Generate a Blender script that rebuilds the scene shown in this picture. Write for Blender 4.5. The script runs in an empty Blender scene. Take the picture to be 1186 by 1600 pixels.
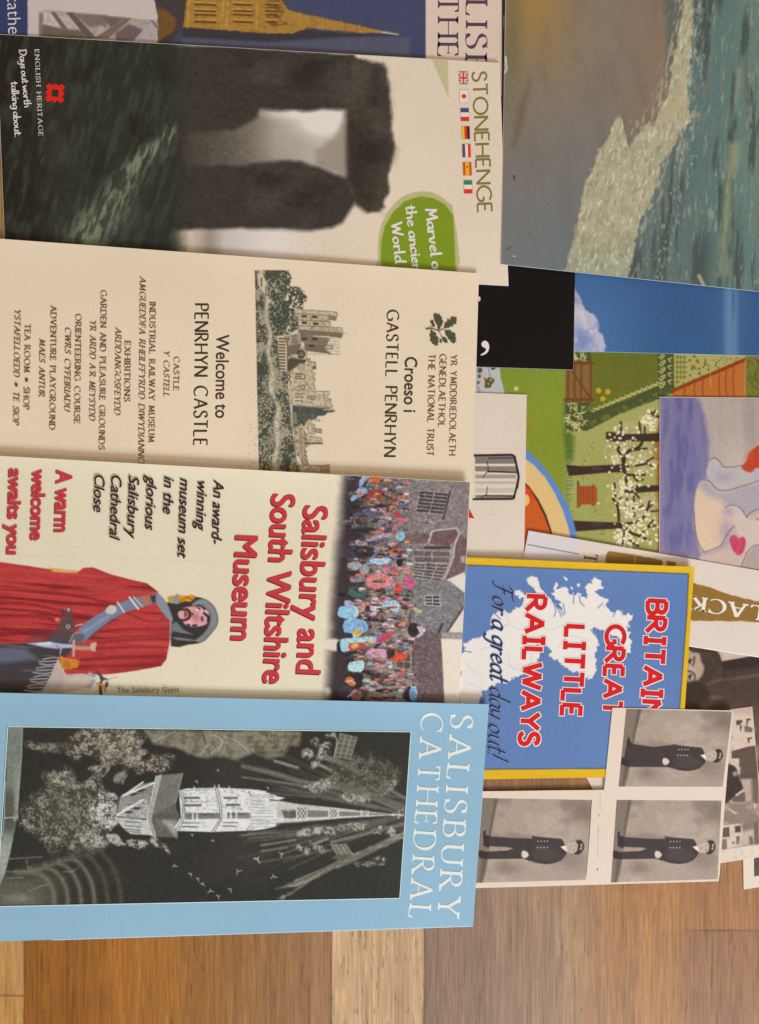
import bpy, math, random
import numpy as np
from mathutils import Vector
scene = bpy.context.scene
COL = scene.collection
# ------------------------------------------------------------------ camera, light, exposure
PX = 0.00029           # one photo pixel on the table top, in metres
CAMH = 0.45            # camera height above the table
cam_d = bpy.data.cameras.new('camera'); cam = bpy.data.objects.new('camera', cam_d); COL.objects.link(cam)
cam.location = (0, 0, CAMH); cam.rotation_euler = (0, 0, 0)
cam_d.sensor_fit = 'VERTICAL'; cam_d.angle = 2 * math.atan(800 * PX / CAMH)
cam_d.clip_start = 0.01; cam_d.clip_end = 50
scene.camera = cam
world = bpy.data.worlds.new('World'); scene.world = world; world.use_nodes = True
bg = world.node_tree.nodes['Background']
bg.inputs[0].default_value = (1.0, 0.75, 0.54, 1); bg.inputs[1].default_value = 0.43
def area(name, loc, target, size, size_y, power, colour):
    l = bpy.data.lights.new(name, 'AREA'); l.shape = 'RECTANGLE'; l.size = size; l.size_y = size_y
    l.energy = power; l.color = colour
    o = bpy.data.objects.new(name, l); COL.objects.link(o); o.location = loc
    o.rotation_euler = (Vector(target) - Vector(loc)).to_track_quat('-Z', 'Y').to_euler()
    return o
# the window the table is lit by (beyond the near edge)
area('window_light', (0.70, -1.30, 0.86), (0, 0.0, 0), 0.6, 0.45, 22.0, (0.95, 0.97, 1.0))
area('added_sheen_light', (0.36, -1.02, 1.52), (0.09, -0.2, 0), 0.34, 0.34, 3.2, (0.93, 0.96, 1.0))  # added lamp, placed so its reflection lays a sheen on the lower boards
scene.view_settings.view_transform = 'Standard'; scene.view_settings.look = 'None'
scene.view_settings.exposure = 0; scene.view_settings.gamma = 1
# ------------------------------------------------------------------ colour
def lin(c):
    c = np.asarray(c, float) / 255.0
    return np.where(c <= 0.04045, c / 12.92, ((c + 0.055) / 1.055) ** 2.4)
ILL = (0.76, 0.65, 0.57)
def albedo(c, ill):                       # ink colour from the colour seen, for even room light
    return np.clip(lin(c) / np.asarray(ill), 0.004, 0.92)
# ------------------------------------------------------------------ materials
def nd(nt, t, **k):
    n = nt.nodes.new(t)
    for a, b in k.items(): setattr(n, a, b)
    return n
def base_mat(name, rough, spec=0.35):
    m = bpy.data.materials.new(name); m.use_nodes = True
    b = m.node_tree.nodes['Principled BSDF']
    b.inputs['Roughness'].default_value = rough; b.inputs['Specular IOR Level'].default_value = spec
    return m, m.node_tree, b
def paper_bump(nt, b, strength, scale=900):
    tc = nd(nt, 'ShaderNodeTexCoord'); no = nd(nt, 'ShaderNodeTexNoise'); no.inputs['Scale'].default_value = scale
    no.inputs['Detail'].default_value = 4
    bp = nd(nt, 'ShaderNodeBump'); bp.inputs['Strength'].default_value = strength; bp.inputs['Distance'].default_value = 0.0002
    nt.links.new(tc.outputs['Object'], no.inputs['Vector']); nt.links.new(no.outputs['Fac'], bp.inputs['Height'])
    n2 = nd(nt, 'ShaderNodeTexNoise'); n2.inputs['Scale'].default_value = 17; n2.inputs['Detail'].default_value = 2
    b2 = nd(nt, 'ShaderNodeBump'); b2.inputs['Strength'].default_value = 0.5; b2.inputs['Distance'].default_value = 0.0016
    nt.links.new(tc.outputs['Object'], n2.inputs['Vector']); nt.links.new(n2.outputs['Fac'], b2.inputs['Height'])
    nt.links.new(bp.outputs[0], b2.inputs['Normal']); nt.links.new(b2.outputs[0], b.inputs['Normal'])
    return tc
def mottle(nt, tc, colour, b):            # the same faint fibre and tone variation for bare paper and printed areas
    n1 = nd(nt, 'ShaderNodeTexNoise'); n1.inputs['Scale'].default_value = 11; n1.inputs['Detail'].default_value = 5
    n2 = nd(nt, 'ShaderNodeTexNoise'); n2.inputs['Scale'].default_value = 1500; n2.inputs['Detail'].default_value = 2
    m1 = nd(nt, 'ShaderNodeMapRange'); m1.inputs[1].default_value = .3; m1.inputs[2].default_value = .7; m1.inputs[3].default_value = 0.955; m1.inputs[4].default_value = 1.035
    m2 = nd(nt, 'ShaderNodeMapRange'); m2.inputs[3].default_value = 0.90; m2.inputs[4].default_value = 1.10
    mu = nd(nt, 'ShaderNodeMath', operation='MULTIPLY')
    mx = nd(nt, 'ShaderNodeMix', data_type='RGBA', blend_type='MULTIPLY'); mx.inputs[0].default_value = 1
    L = nt.links.new
    L(tc.outputs['Object'], n1.inputs['Vector']); L(tc.outputs['Object'], n2.inputs['Vector']); L(n1.outputs['Fac'], m1.inputs[0]); L(n2.outputs['Fac'], m2.inputs[0])
    L(m1.outputs[0], mu.inputs[0]); L(m2.outputs[0], mu.inputs[1]); L(colour, mx.inputs[6]); L(mu.outputs[0], mx.inputs[7]); L(mx.outputs[2], b.inputs['Base Color'])
def print_material(name, rough, spec):    # printed paper: the ink colours are stored on the mesh
    m, nt, b = base_mat(name, rough, spec)
    at = nd(nt, 'ShaderNodeAttribute', attribute_name='Ink')
    tc = paper_bump(nt, b, 0.12)
    mottle(nt, tc, at.outputs['Color'], b)
    return m
M_PRINT = print_material('printed_paper', 0.52, 0.17)
M_GLOSS = print_material('glossy_print', 0.40, 0.28)
_inks = {}
def ink(c, ill=ILL, rough=0.55):
    key = (tuple(c), tuple(ill), rough)
    if key not in _inks:
        m, nt, b = base_mat('ink', rough, 0.2)
        b.inputs['Base Color'].default_value = (*albedo(c, ill), 1); _inks[key] = m
    return _inks[key]
_papers = {}
def paper(c, ill=ILL, rough=0.6):
    key = (tuple(c), tuple(ill), rough)
    if key not in _papers:
        m, nt, b = base_mat('paper', rough, 0.14)
        tc = paper_bump(nt, b, 0.2)
        rgb = nd(nt, 'ShaderNodeRGB'); rgb.outputs[0].default_value = (*albedo(c, ill), 1)
        mottle(nt, tc, rgb.outputs[0], b)
        _papers[key] = m
    return _papers[key]
# ------------------------------------------------------------------ objects
def link(name, me, parent=None):
    o = bpy.data.objects.new(name, me); COL.objects.link(o)
    if parent is not None: o.parent = parent; o.matrix_parent_inverse = parent.matrix_world.inverted()
    return o
def mesh(name, V, F, mats, parent=None, mi=None, smooth=False, cols=None):
    me = bpy.data.meshes.new(name); V = np.asarray(V, float)
    me.from_pydata(V.tolist(), [], F if isinstance(F, list) else F.tolist())
    for m in mats: me.materials.append(m)
    if mi is not None: me.polygons.foreach_set('material_index', np.asarray(mi, np.int32))
    if smooth: me.polygons.foreach_set('use_smooth', np.ones(len(me.polygons), bool))
    if cols is not None:
        at = me.attributes.new('Ink', 'FLOAT_COLOR', 'POINT')
        at.data.foreach_set('color', np.concatenate([cols, np.ones((len(cols), 1))], 1).astype(np.float32).ravel())
    me.update()
    return link(name, me, parent)
def world_pt(px, py, z):                  # table position seen at photo pixel (px, py) for a surface z metres up
    k = PX * (1 - z / CAMH)
    return np.stack([(px - 593) * k, (800 - py) * k, z + 0 * px], -1)
class Leaf:
    """One leaflet, card or photograph: a thin sheet between four corners, with its own height at each."""
    def __init__(s, name, quad, zc, t, label, cat, pcol, ill=ILL, group=None, rough=0.6, wave=0.0, pages=None, seed=0, cut=None, curl=0.0):
        s.q = np.array(quad, float); s.zc = np.array(zc, float) / 1000; s.t = t / 1000; s.ill = ill; s.wave = wave / 1000; s.seed = seed; s.curl = curl / 1000
        c = s.q.mean(0); z = float(s.zc.mean())
        e = bpy.data.objects.new(name, None); COL.objects.link(e); e.empty_display_size = 0.02
        e.location = world_pt(c[0], c[1], z).tolist(); e['label'] = label; e['category'] = cat
        if group: e['group'] = group
        bpy.context.view_layer.update(); s.root = e
        s.mat = paper(pcol, ill, rough); s.n = 0
        s.slab('cover', s.q, 0, s.t, s.mat, cut)
        if pages:                          # inside pages a hair larger than the cover
            off, pc = pages
            s.slab('inner_pages', s.q + np.array(off), -s.t * 0.75, s.t * 0.5, paper(pc, ill, 0.7))
    def uv(s, px, py):
        a, b, c, d = s.q; u = np.full(np.shape(px), 0.5); v = u.copy()
        for _ in range(6):
            P = ((1-u)*(1-v))[..., None]*a + (u*(1-v))[..., None]*b + (u*v)[..., None]*c + ((1-u)*v)[..., None]*d
            du = (1-v)[..., None]*(b-a) + v[..., None]*(c-d); dv = (1-u)[..., None]*(d-a) + u[..., None]*(c-b)
            rx = px - P[..., 0]; ry = py - P[..., 1]
            det = du[..., 0]*dv[..., 1] - du[..., 1]*dv[..., 0]
            u = u + (rx*dv[..., 1] - ry*dv[..., 0])/det; v = v + (ry*du[..., 0] - rx*du[..., 1])/det
        return u, v
    def zuv(s, u, v):
        a, b, c, d = s.zc
        z = (1-u)*(1-v)*a + u*(1-v)*b + u*v*c + (1-u)*v*d
        w = s.wave * (np.sin(u*5.1 + s.seed) * np.sin(v*3.1 + s.seed*1.7) + 0.5*np.sin(u*11 + v*4 + s.seed*2.3))
        return z + w + s.curl*np.exp(-np.clip(v, 0, 1)/0.085)   # the far edge springs up a little
    def top(s, px, py, eps=0.0):
        u, v = s.uv(np.asarray(px, float), np.asarray(py, float))
        z = s.zuv(u, v) + s.t + eps
        return world_pt(np.asarray(px, float), np.asarray(py, float), z)
    def slab(s, name, q, z0, t, mat, cut=None):
        n, m = 44, 121; u, v = np.meshgrid(np.linspace(0, 1, n), np.linspace(0, 1, m))
        P = ((1-u)*(1-v))[..., None]*q[0] + (u*(1-v))[..., None]*q[1] + (u*v)[..., None]*q[2] + ((1-u)*v)[..., None]*q[3]
        z = s.zuv(u, v) + z0
        Vt = world_pt(P[..., 0], P[..., 1], z + t).reshape(-1, 3)
        kk = world_pt(P[..., 0], P[..., 1], z + t); kk[..., 2] -= t
        Vb = kk.reshape(-1, 3)
        i = np.arange(n*m).reshape(m, n)
        ft = np.stack([i[:-1, :-1], i[1:, :-1], i[1:, 1:], i[:-1, 1:]], -1).reshape(-1, 4)
        fb = ft[:, ::-1] + n*m
        ring = np.concatenate([i[0, :-1], i[:-1, -1], i[-1, :0:-1], i[:0:-1, 0]])
        nx = np.roll(ring, -1); sd = np.stack([ring, nx, nx + n*m, ring + n*m], -1)
        return mesh(name, np.concatenate([Vt, Vb]), np.concatenate([ft, fb, sd]), [mat], s.root)
    def eps(s):
        s.n += 1
        return 0.00003 + 0.0000025 * s.n
    def picture(s, name, quad, cv, step=1.0, mat=None, label=None):
        """A printed picture on the sheet: a fine grid carrying the ink colours of canvas cv."""
        q = np.array(quad, float); e = s.eps()
        w = max(np.linalg.norm(q[1]-q[0]), np.linalg.norm(q[2]-q[3])); h = max(np.linalg.norm(q[3]-q[0]), np.linalg.norm(q[2]-q[1]))
        nu, nv = int(w/step)+2, int(h/step)+2
        u, v = np.meshgrid(np.linspace(0, 1, nu), np.linspace(0, 1, nv))
        P = ((1-u)*(1-v))[..., None]*q[0] + (u*(1-v))[..., None]*q[1] + (u*v)[..., None]*q[2] + ((1-u)*v)[..., None]*q[3]
        V = s.top(P[..., 0], P[..., 1], e).reshape(-1, 3)
        c = albedo(cv.sample(P[..., 0], P[..., 1]).reshape(-1, 3), s.ill)
        i = np.arange(nu*nv, dtype=np.int32).reshape(nv, nu)
        F = np.stack([i[:-1, :-1], i[1:, :-1], i[1:, 1:], i[:-1, 1:]], -1).reshape(-1, 4)
        me = bpy.data.meshes.new(name); nF = len(F)
        me.vertices.add(len(V)); me.vertices.foreach_set('co', V.astype(np.float32).ravel())
        me.loops.add(nF*4); me.loops.foreach_set('vertex_index', F.ravel())
        me.polygons.add(nF); me.polygons.foreach_set('loop_start', np.arange(0, nF*4, 4, dtype=np.int32))
        at = me.attributes.new('Ink', 'FLOAT_COLOR', 'POINT')
        at.data.foreach_set('color', np.concatenate([c, np.ones((len(c), 1))], 1).astype(np.float32).ravel())
        me.materials.append(mat or M_PRINT); me.update(calc_edges=True)
        o = link(name, me, s.root)
        if label: o['label'] = label
        return o
    def shapes(s, name, polys, label=None):
        """Flat printed shapes: list of (points, colour); one mesh, each shape a hair above the one before."""
        e = s.eps(); V, F, MI, mats = [], [], [], []
        for pts, c in polys:
            p = np.array(pts, float); m = ink(c, s.ill)
            if m not in mats: mats.append(m)
            e += 0.000006; b = len(V)
            V += s.top(p[:, 0], p[:, 1], e).tolist(); a = 0.5*np.sum(p[:, 0]*np.roll(p[:, 1], -1) - p[:, 1]*np.roll(p[:, 0], -1))
            f = list(range(b, b+len(p)));  F.append(f if a < 0 else f[::-1]); MI.append(mats.index(m))
        s.n += 1 + len(polys)//3
        o = mesh(name, V, F, mats, s.root, MI)
        if label: o['label'] = label
        return o
# ------------------------------------------------------------------ canvas: computes printed colours
_tabs = {}
def noise(X, Y, sx, sy=None, seed=0, octv=3, rot=0.0):
    sy = sy or sx
    if rot: c, n_ = math.cos(rot), math.sin(rot); X, Y = X*c + Y*n_, -X*n_ + Y*c
    out = 0; amp = 1; tot = 0
    for o in range(octv):
        k = (seed*31 + o) % 97
        if k not in _tabs: _tabs[k] = np.random.RandomState(1000 + k).rand(256, 256)
        T = _tabs[k]; x = X/sx*2**o + 1000; y = Y/sy*2**o + 1000
        xi = np.floor(x).astype(int); yi = np.floor(y).astype(int); fx = x - xi; fy = y - yi
        fx = fx*fx*(3-2*fx); fy = fy*fy*(3-2*fy); a, b, c2, d = xi & 255, (xi+1) & 255, yi & 255, (yi+1) & 255
        out = out + amp*((T[c2, a]*(1-fx) + T[c2, b]*fx)*(1-fy) + (T[d, a]*(1-fx) + T[d, b]*fx)*fy)
        tot += amp; amp *= 0.55
    return out/tot
def sm(x, a, b):
    t = np.clip((x-a)/(b-a), 0, 1); return t*t*(3-2*t)
def cat(pts, n=6, closed=True):
    p = np.array(pts, float); N = len(p); out = []
    for i in range(N if closed else N-1):
        if closed: a, b, c, d = p[i-1], p[i], p[(i+1) % N], p[(i+2) % N]
        else: a, b, c, d = p[max(i-1, 0)], p[i], p[i+1], p[min(i+2, N-1)]
        for t in np.arange(n)/n:
            out.append(0.5*((2*b) + (c-a)*t + (2*a-5*b+4*c-d)*t*t + (3*b-a-3*c+d)*t**3))
    if not closed: out.append(p[-1])
    return np.array(out)
def mp(o, pts):                            # enlarged-detail coordinates -> photo pixels
    x0, y0, k = o
    return [(x0 + x/k, y0 + y/k) for x, y in pts]
class Cv:
    def __init__(s, x0, y0, x1, y1, base, res=1.0):
        s.x0, s.y0, s.r = x0, y0, res
        s.X, s.Y = np.meshgrid(np.arange(x0, x1+res, res, dtype=float), np.arange(y0, y1+res, res, dtype=float))
        s.a = np.zeros(s.X.shape + (3,)); s.a[:] = base; s.h, s.w = s.X.shape
    def sample(s, x, y):
        fx = np.clip((x-s.x0)/s.r, 0, s.w-1.001); fy = np.clip((y-s.y0)/s.r, 0, s.h-1.001)
        i = fx.astype(int); j = fy.astype(int); u = (fx-i)[..., None]; v = (fy-j)[..., None]; A = s.a
        return (A[j, i]*(1-u) + A[j, i+1]*u)*(1-v) + (A[j+1, i]*(1-u) + A[j+1, i+1]*u)*v
    def n(s, sx, sy=None, seed=0, octv=3, rot=0.0): return noise(s.X, s.Y, sx, sy, seed, octv, rot)
    def box(s, p, pad):
        i0 = max(int((p[:, 0].min()-pad-s.x0)/s.r), 0); i1 = min(int((p[:, 0].max()+pad-s.x0)/s.r)+2, s.w)
        j0 = max(int((p[:, 1].min()-pad-s.y0)/s.r), 0); j1 = min(int((p[:, 1].max()+pad-s.y0)/s.r)+2, s.h)
        return (slice(j0, max(j1, j0)), slice(i0, max(i1, i0)))
    def mix(s, m, col, sl=None):
        sl = sl if sl is not None else (slice(None), slice(None))
        col = np.asarray(col, float)
        s.a[sl] += m[..., None]*(col - s.a[sl])
    def sdf(s, p, sl, closed=True):
        X, Y = s.X[sl], s.Y[sl]; d = np.full(X.shape, 1e9); ins = np.zeros(X.shape, bool)
        N = len(p)
        for i in range(N if closed else N-1):
            ax, ay = p[i]; bx, by = p[(i+1) % N]; ex, ey = bx-ax, by-ay; L = ex*ex+ey*ey+1e-12
            t = np.clip(((X-ax)*ex + (Y-ay)*ey)/L, 0, 1)
            d = np.minimum(d, (X-ax-t*ex)**2 + (Y-ay-t*ey)**2)
            if closed and ay != by:
                c = (ay > Y) != (by > Y)
                ins ^= c & (X < ex*(Y-ay)/ey + ax)
        d = np.sqrt(d)
        return np.where(ins, -d, d) if closed else d
    def pmask(s, pts, soft=0.7, smooth=0, rough=None):
        p = cat(pts, smooth) if smooth else np.array(pts, float)
        sl = s.box(p, soft*2 + (rough[0]*2 if rough else 0)); 
        if s.X[sl].size == 0: return np.zeros(s.X[sl].shape), sl
        d = s.sdf(p, sl)
        if rough: d = d + (noise(s.X[sl], s.Y[sl], rough[1], None, 7, 3)-0.5)*2*rough[0]
        return np.clip(0.5 - d/(2*soft), 0, 1), sl
    def poly(s, pts, col, soft=0.7, a=1.0, smooth=0, rough=None, tex=None):
        m, sl = s.pmask(pts, soft, smooth, rough)
        if tex is not None: m = m*tex[sl]
        s.mix(m*a, col[sl] if isinstance(col, np.ndarray) and col.ndim == 3 else col, sl)
    def line(s, pts, w, col, soft=0.6, a=1.0, smooth=0, tex=None):
        p = cat(pts, smooth, False) if smooth else np.array(pts, float)
        sl = s.box(p, w/2 + soft*2)
        if s.X[sl].size == 0: return
        m = np.clip(0.5 + (w/2 - s.sdf(p, sl, False))/(2*soft), 0, 1)
        if w < 1: m = m*0.9
        if tex is not None: m = m*tex[sl]
        s.mix(m*a, col, sl)
    def ell(s, cx, cy, rx, ry, col, rot=0.0, soft=0.7, a=1.0, tex=None):
        R = max(rx, ry)+soft*2; p = np.array([(cx-R, cy-R), (cx+R, cy+R)]); sl = s.box(p, 0)
        if s.X[sl].size == 0: return
        dx, dy = s.X[sl]-cx, s.Y[sl]-cy; c, n_ = math.cos(rot), math.sin(rot)
        r = np.hypot((dx*c+dy*n_)/rx, (-dx*n_+dy*c)/ry); m = np.clip(0.5 - (r-1)*min(rx, ry)/(2*soft), 0, 1)
        if tex is not None: m = m*tex[sl]
        s.mix(m*a, col, sl)
    def glow(s, cx, cy, rx, ry, col, a=1.0, rot=0.0):
        dx, dy = s.X-cx, s.Y-cy; c, n_ = math.cos(rot), math.sin(rot)
        s.mix(a*np.exp(-(((dx*c+dy*n_)/rx)**2 + ((-dx*n_+dy*c)/ry)**2)), col)
    def grain(s, amt, scale=2.0, seed=3):
        s.a += ((s.n(scale, scale, seed, 2)-0.5)*2*amt)[..., None]
        s.a = np.clip(s.a, 0, 255)
# ------------------------------------------------------------------ lettering
def arc(cx, cy, rx, ry, a0, a1, n=14):
    return [(cx + rx*math.cos(math.radians(a0+(a1-a0)*i/n)), cy + ry*math.sin(math.radians(a0+(a1-a0)*i/n))) for i in range(n+1)]
def spl(*p): return [tuple(q) for q in cat(p, 6, False)]
_S = spl((.45, .80), (.37, .95), (.23, 1.0), (.09, .94), (.03, .78), (.10, .62), (.25, .53), (.40, .43), (.47, .26), (.41, .08), (.25, 0), (.09, .04), (0, .19))
CAPS = {   # width, strokes, serif feet (x, y), arm ticks (x, y, +1 hangs down / -1 stands up)
 'A': (.72, [[(0, 0), (.36, 1)], [(.36, 1), (.72, 0)], [(.13, .36), (.59, .36)]], [(0, 0), (.72, 0)], []),
 'B': (.53, [[(0, 0), (0, 1)], [(0, 1), (.24, 1)] + arc(.24, .765, .23, .235, 90, -90) + [(0, .53)], [(.24, .53)] + arc(.26, .265, .27, .265, 90, -90) + [(0, 0)]], [(0, 0), (0, 1)], []),
 'C': (.74, [arc(.44, .5, .44, .5, 48, 312, 24)], [], [(.735, .87, 1)]),
 'D': (.72, [[(0, 0), (0, 1)], [(0, 1), (.28, 1)] + arc(.28, .5, .44, .5, 90, -90, 20) + [(0, 0)]], [(0, 0), (0, 1)], []),
 'E': (.46, [[(0, 0), (0, 1)], [(0, 1), (.43, 1)], [(0, .52), (.36, .52)], [(0, 0), (.46, 0)]], [(0, 0), (0, 1)], [(.43, 1, 1), (.46, 0, -1), (.36, .52, 0)]),
 'F': (.44, [[(0, 0), (0, 1)], [(0, 1), (.43, 1)], [(0, .52), (.36, .52)]], [(0, 0), (0, 1)], [(.43, 1, 1), (.36, .52, 0)]),
 'G': (.78, [arc(.44, .5, .44, .5, 48, 325, 24), [(.78, .46), (.78, .10)], [(.55, .46), (.78, .46)]], [], [(.735, .87, 1)]),
 'H': (.66, [[(0, 0), (0, 1)], [(.66, 0), (.66, 1)], [(0, .52), (.66, .52)]], [(0, 0), (0, 1), (.66, 0), (.66, 1)], []),
 'I': (.0, [[(0, 0), (0, 1)]], [(0, 0), (0, 1)], []),
 'J': (.25, [spl((.22, 1), (.22, .2), (.15, -.02), (0, -.05))], [(.22, 1)], []),
 'K': (.6, [[(0, 0), (0, 1)], [(.54, 1), (0, .45)], [(.16, .6), (.6, 0)]], [(0, 0), (0, 1), (.54, 1), (.6, 0)], []),
 'L': (.46, [[(0, 0), (0, 1)], [(0, 0), (.46, 0)]], [(0, 0), (0, 1)], [(.46, 0, -1)]),
 'M': (.82, [[(.05, 0), (.1, 1)], [(.1, 1), (.41, .1)], [(.41, .1), (.72, 1)], [(.72, 1), (.77, 0)]], [(.05, 0), (.77, 0)], []),
 'N': (.68, [[(0, 0), (0, 1)], [(0, 1), (.68, 0)], [(.68, 0), (.68, 1)]], [(0, 0), (.68, 1), (0, 1)], []),
 'O': (.88, [arc(.44, .5, .44, .5, 90, 450, 30)], [], []),
 'P': (.48, [[(0, 0), (0, 1)], [(0, 1), (.22, 1)] + arc(.22, .74, .26, .26, 90, -90) + [(0, .48)]], [(0, 0), (0, 1)], []),
 'R': (.60, [[(0, 0), (0, 1)], [(0, 1), (.22, 1)] + arc(.22, .75, .25, .25, 90, -90) + [(0, .5)], [(.2, .5), (.6, 0)]], [(0, 0), (0, 1), (.6, 0)], []),
 'S': (.47, [_S], [], [(.45, .90, 1), (.01, .10, -1)]),
 'T': (.60, [[(.30, 0), (.30, 1)], [(0, 1), (.60, 1)]], [(.30, 0)], [(0.01, 1, 1), (.59, 1, 1)]),
 'U': (.62, [[(0, 1), (0, .33)] + arc(.31, .33, .31, .33, 180, 360, 16) + [(.62, 1)]], [(0, 1), (.62, 1)], []),
 'V': (.68, [[(0, 1), (.34, 0)], [(.34, 0), (.68, 1)]], [(0, 1), (.68, 1)], []),
 'W': (1.0, [[(0, 1), (.26, 0)], [(.26, 0), (.5, 1)], [(.5, 1), (.74, 0)], [(.74, 0), (1, 1)]], [(0, 1), (1, 1)], []),
 'X': (.62, [[(0, 0), (.58, 1)], [(.04, 1), (.62, 0)]], [(0, 0), (.62, 0)], []),
 'Y': (.64, [[(0, 1), (.32, .47)], [(.64, 1), (.32, .47)], [(.32, .47), (.32, 0)]], [(0, 1), (.64, 1), (.32, 0)], []),
 "'": (.05, [[(.05, 1), (.0, .75)]], [], []), ' ': (.12, [], [], []),
 '●': (.6, ['dot'], [], []),
}
HAND = {   # one-line handwriting, x-height .5
 'a': (.42, [spl((.38, .42), (.22, .5), (.05, .36), (.04, .12), (.18, .0), (.33, .14), (.38, .45)), spl((.38, .45), (.36, .1), (.45, .0))]),
 'b': (.40, [spl((.04, 1), (.04, .05)), spl((.04, .3), (.2, .48), (.37, .34), (.33, .06), (.15, -.02), (.04, .1))]),
 'c': (.36, [spl((.34, .42), (.2, .5), (.04, .32), (.08, .06), (.22, 0), (.36, .1))]),
 'd': (.44, [spl((.38, .40), (.2, .48), (.04, .3), (.06, .06), (.2, 0), (.36, .16)), spl((.42, 1), (.38, .5), (.38, .08), (.46, 0))]),
 'e': (.38, [spl((.05, .24), (.22, .28), (.34, .38), (.22, .5), (.06, .36), (.05, .12), (.2, 0), (.37, .1))]),
 'f': (.34, [spl((.36, .92), (.25, 1), (.16, .85), (.15, .3), (.13, -.25)), [(.0, .5), (.32, .53)]]),
 'g': (.42, [spl((.38, .42), (.2, .5), (.05, .34), (.06, .1), (.2, .04), (.36, .2)), spl((.38, .48), (.36, -.1), (.26, -.38), (.06, -.32))]),
 'h': (.42, [spl((.05, 1), (.04, 0)), spl((.04, .28), (.2, .48), (.34, .4), (.36, .0))]),
 'i': (.12, [spl((.06, .5), (.06, .06), (.12, 0)), [(.07, .74), (.08, .78)]]),
 'k': (.40, [spl((.05, 1), (.04, 0)), [(.36, .5), (.06, .24)], [(.14, .3), (.40, 0)]]),
 'l': (.14, [spl((.06, 1), (.05, .1), (.13, .0))]),
 'n': (.42, [spl((.05, .5), (.04, 0)), spl((.04, .28), (.2, .48), (.34, .42), (.36, .06), (.43, 0))]),
 'o': (.42, [spl((.22, .5), (.06, .38), (.05, .12), (.2, 0), (.36, .12), (.37, .36), (.22, .5))]),
 'r': (.30, [spl((.05, .5), (.05, 0)), spl((.05, .28), (.16, .46), (.30, .46))]),
 's': (.30, [spl((.28, .44), (.14, .5), (.06, .38), (.16, .26), (.27, .14), (.16, 0), (.02, .06))]),
 't': (.32, [spl((.15, .82), (.13, .1), (.22, 0), (.32, .08)), [(.0, .52), (.30, .56)]]),
 'u': (.42, [spl((.05, .5), (.05, .12), (.18, 0), (.34, .16), (.38, .5)), spl((.38, .5), (.37, .06), (.44, 0))]),
 'v': (.38, [spl((.02, .5), (.17, .0), (.36, .5))]),
 'w': (.54, [spl((.02, .5), (.12, .02), (.28, .4), (.40, .02), (.54, .5))]),
 'y': (.40, [spl((.03, .5), (.08, .16), (.22, .1), (.36, .3)), spl((.38, .5), (.32, 0), (.22, -.34), (.04, -.36))]),
 'D': (.62, [spl((.1, .98), (.08, .02)), spl((.0, .92), (.3, 1.0), (.58, .7), (.5, .25), (.25, 0), (.0, .03))]),
 'M': (.66, [[(.04, 0), (.12, .98)], [(.12, .98), (.30, .3)], [(.30, .3), (.54, 1.0)], [(.54, 1.0), (.62, .0)]]),
 'W': (.76, [[(.02, 1), (.18, .05)], [(.18, .05), (.38, .8)], [(.38, .8), (.54, .05)], [(.54, .05), (.76, 1)]]),
 'F': (.56, [spl((.22, .95), (.2, .4), (.12, .02), (.0, .0)), spl((.02, .82), (.1, .95), (.3, .93), (.6, 1.02)), [(.1, .52), (.42, .55)]]),
 '.': (.10, [[(.04, .02), (.07, .04)]]), '!': (.16, [[(.14, 1), (.08, .25)], [(.05, .02), (.06, .05)]]), ' ': (.2, []),
}
def ribbon(pts, wfun, cap):
    """Triangles of one pen stroke through pts (unit text space). Returns verts, faces (convex strips, not overlapping)."""
    p = np.array(pts, float)
    keep = [0] + [i for i in range(1, len(p)) if np.hypot(*(p[i]-p[i-1])) > 1e-5]
    p = p[keep]
    if len(p) < 2: return [], []
    closed = np.hypot(*(p[0]-p[-1])) < 1e-4 and len(p) > 8
    d = np.diff(p, axis=0); d /= np.linalg.norm(d, axis=1)[:, None]
    if closed: t = np.concatenate([[d[0]+d[-1]], d[1:]+d[:-1], [d[0]+d[-1]]])
    else: t = np.concatenate([[d[0]], d[1:]+d[:-1], [d[-1]]])
    t /= np.maximum(np.linalg.norm(t, axis=1), 1e-6)[:, None]
    nrm = np.stack([-t[:, 1], t[:, 0]], 1); w = np.array([wfun(a) for a in t])
    if not closed and cap == 'flat': pass
    L = p + nrm*w[:, None]/2; R = p - nrm*w[:, None]/2
    V = []; F = []
    for i in range(len(p)): V += [tuple(L[i]), tuple(R[i])]
    for i in range(len(p)-1): F.append([2*i, 2*i+1, 2*i+3, 2*i+2])
    if cap == 'round' and not closed:
        for i, sgn in ((0, -1), (len(p)-1, 1)):
            b = len(V); a0 = math.atan2(*(nrm[i]*sgn*-1)[::-1]) if sgn < 0 else math.atan2(*(nrm[i]*-1)[::-1])
            a0 = math.atan2(-nrm[i][1], -nrm[i][0]) if sgn > 0 else math.atan2(nrm[i][1], nrm[i][0])
            pts_ = [(p[i][0] + w[i]/2*math.cos(a0+math.pi*k/8), p[i][1] + w[i]/2*math.sin(a0+math.pi*k/8)) for k in range(9)]
            V += pts_; F.append(list(range(b, b+9)))
    return V, F
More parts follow.
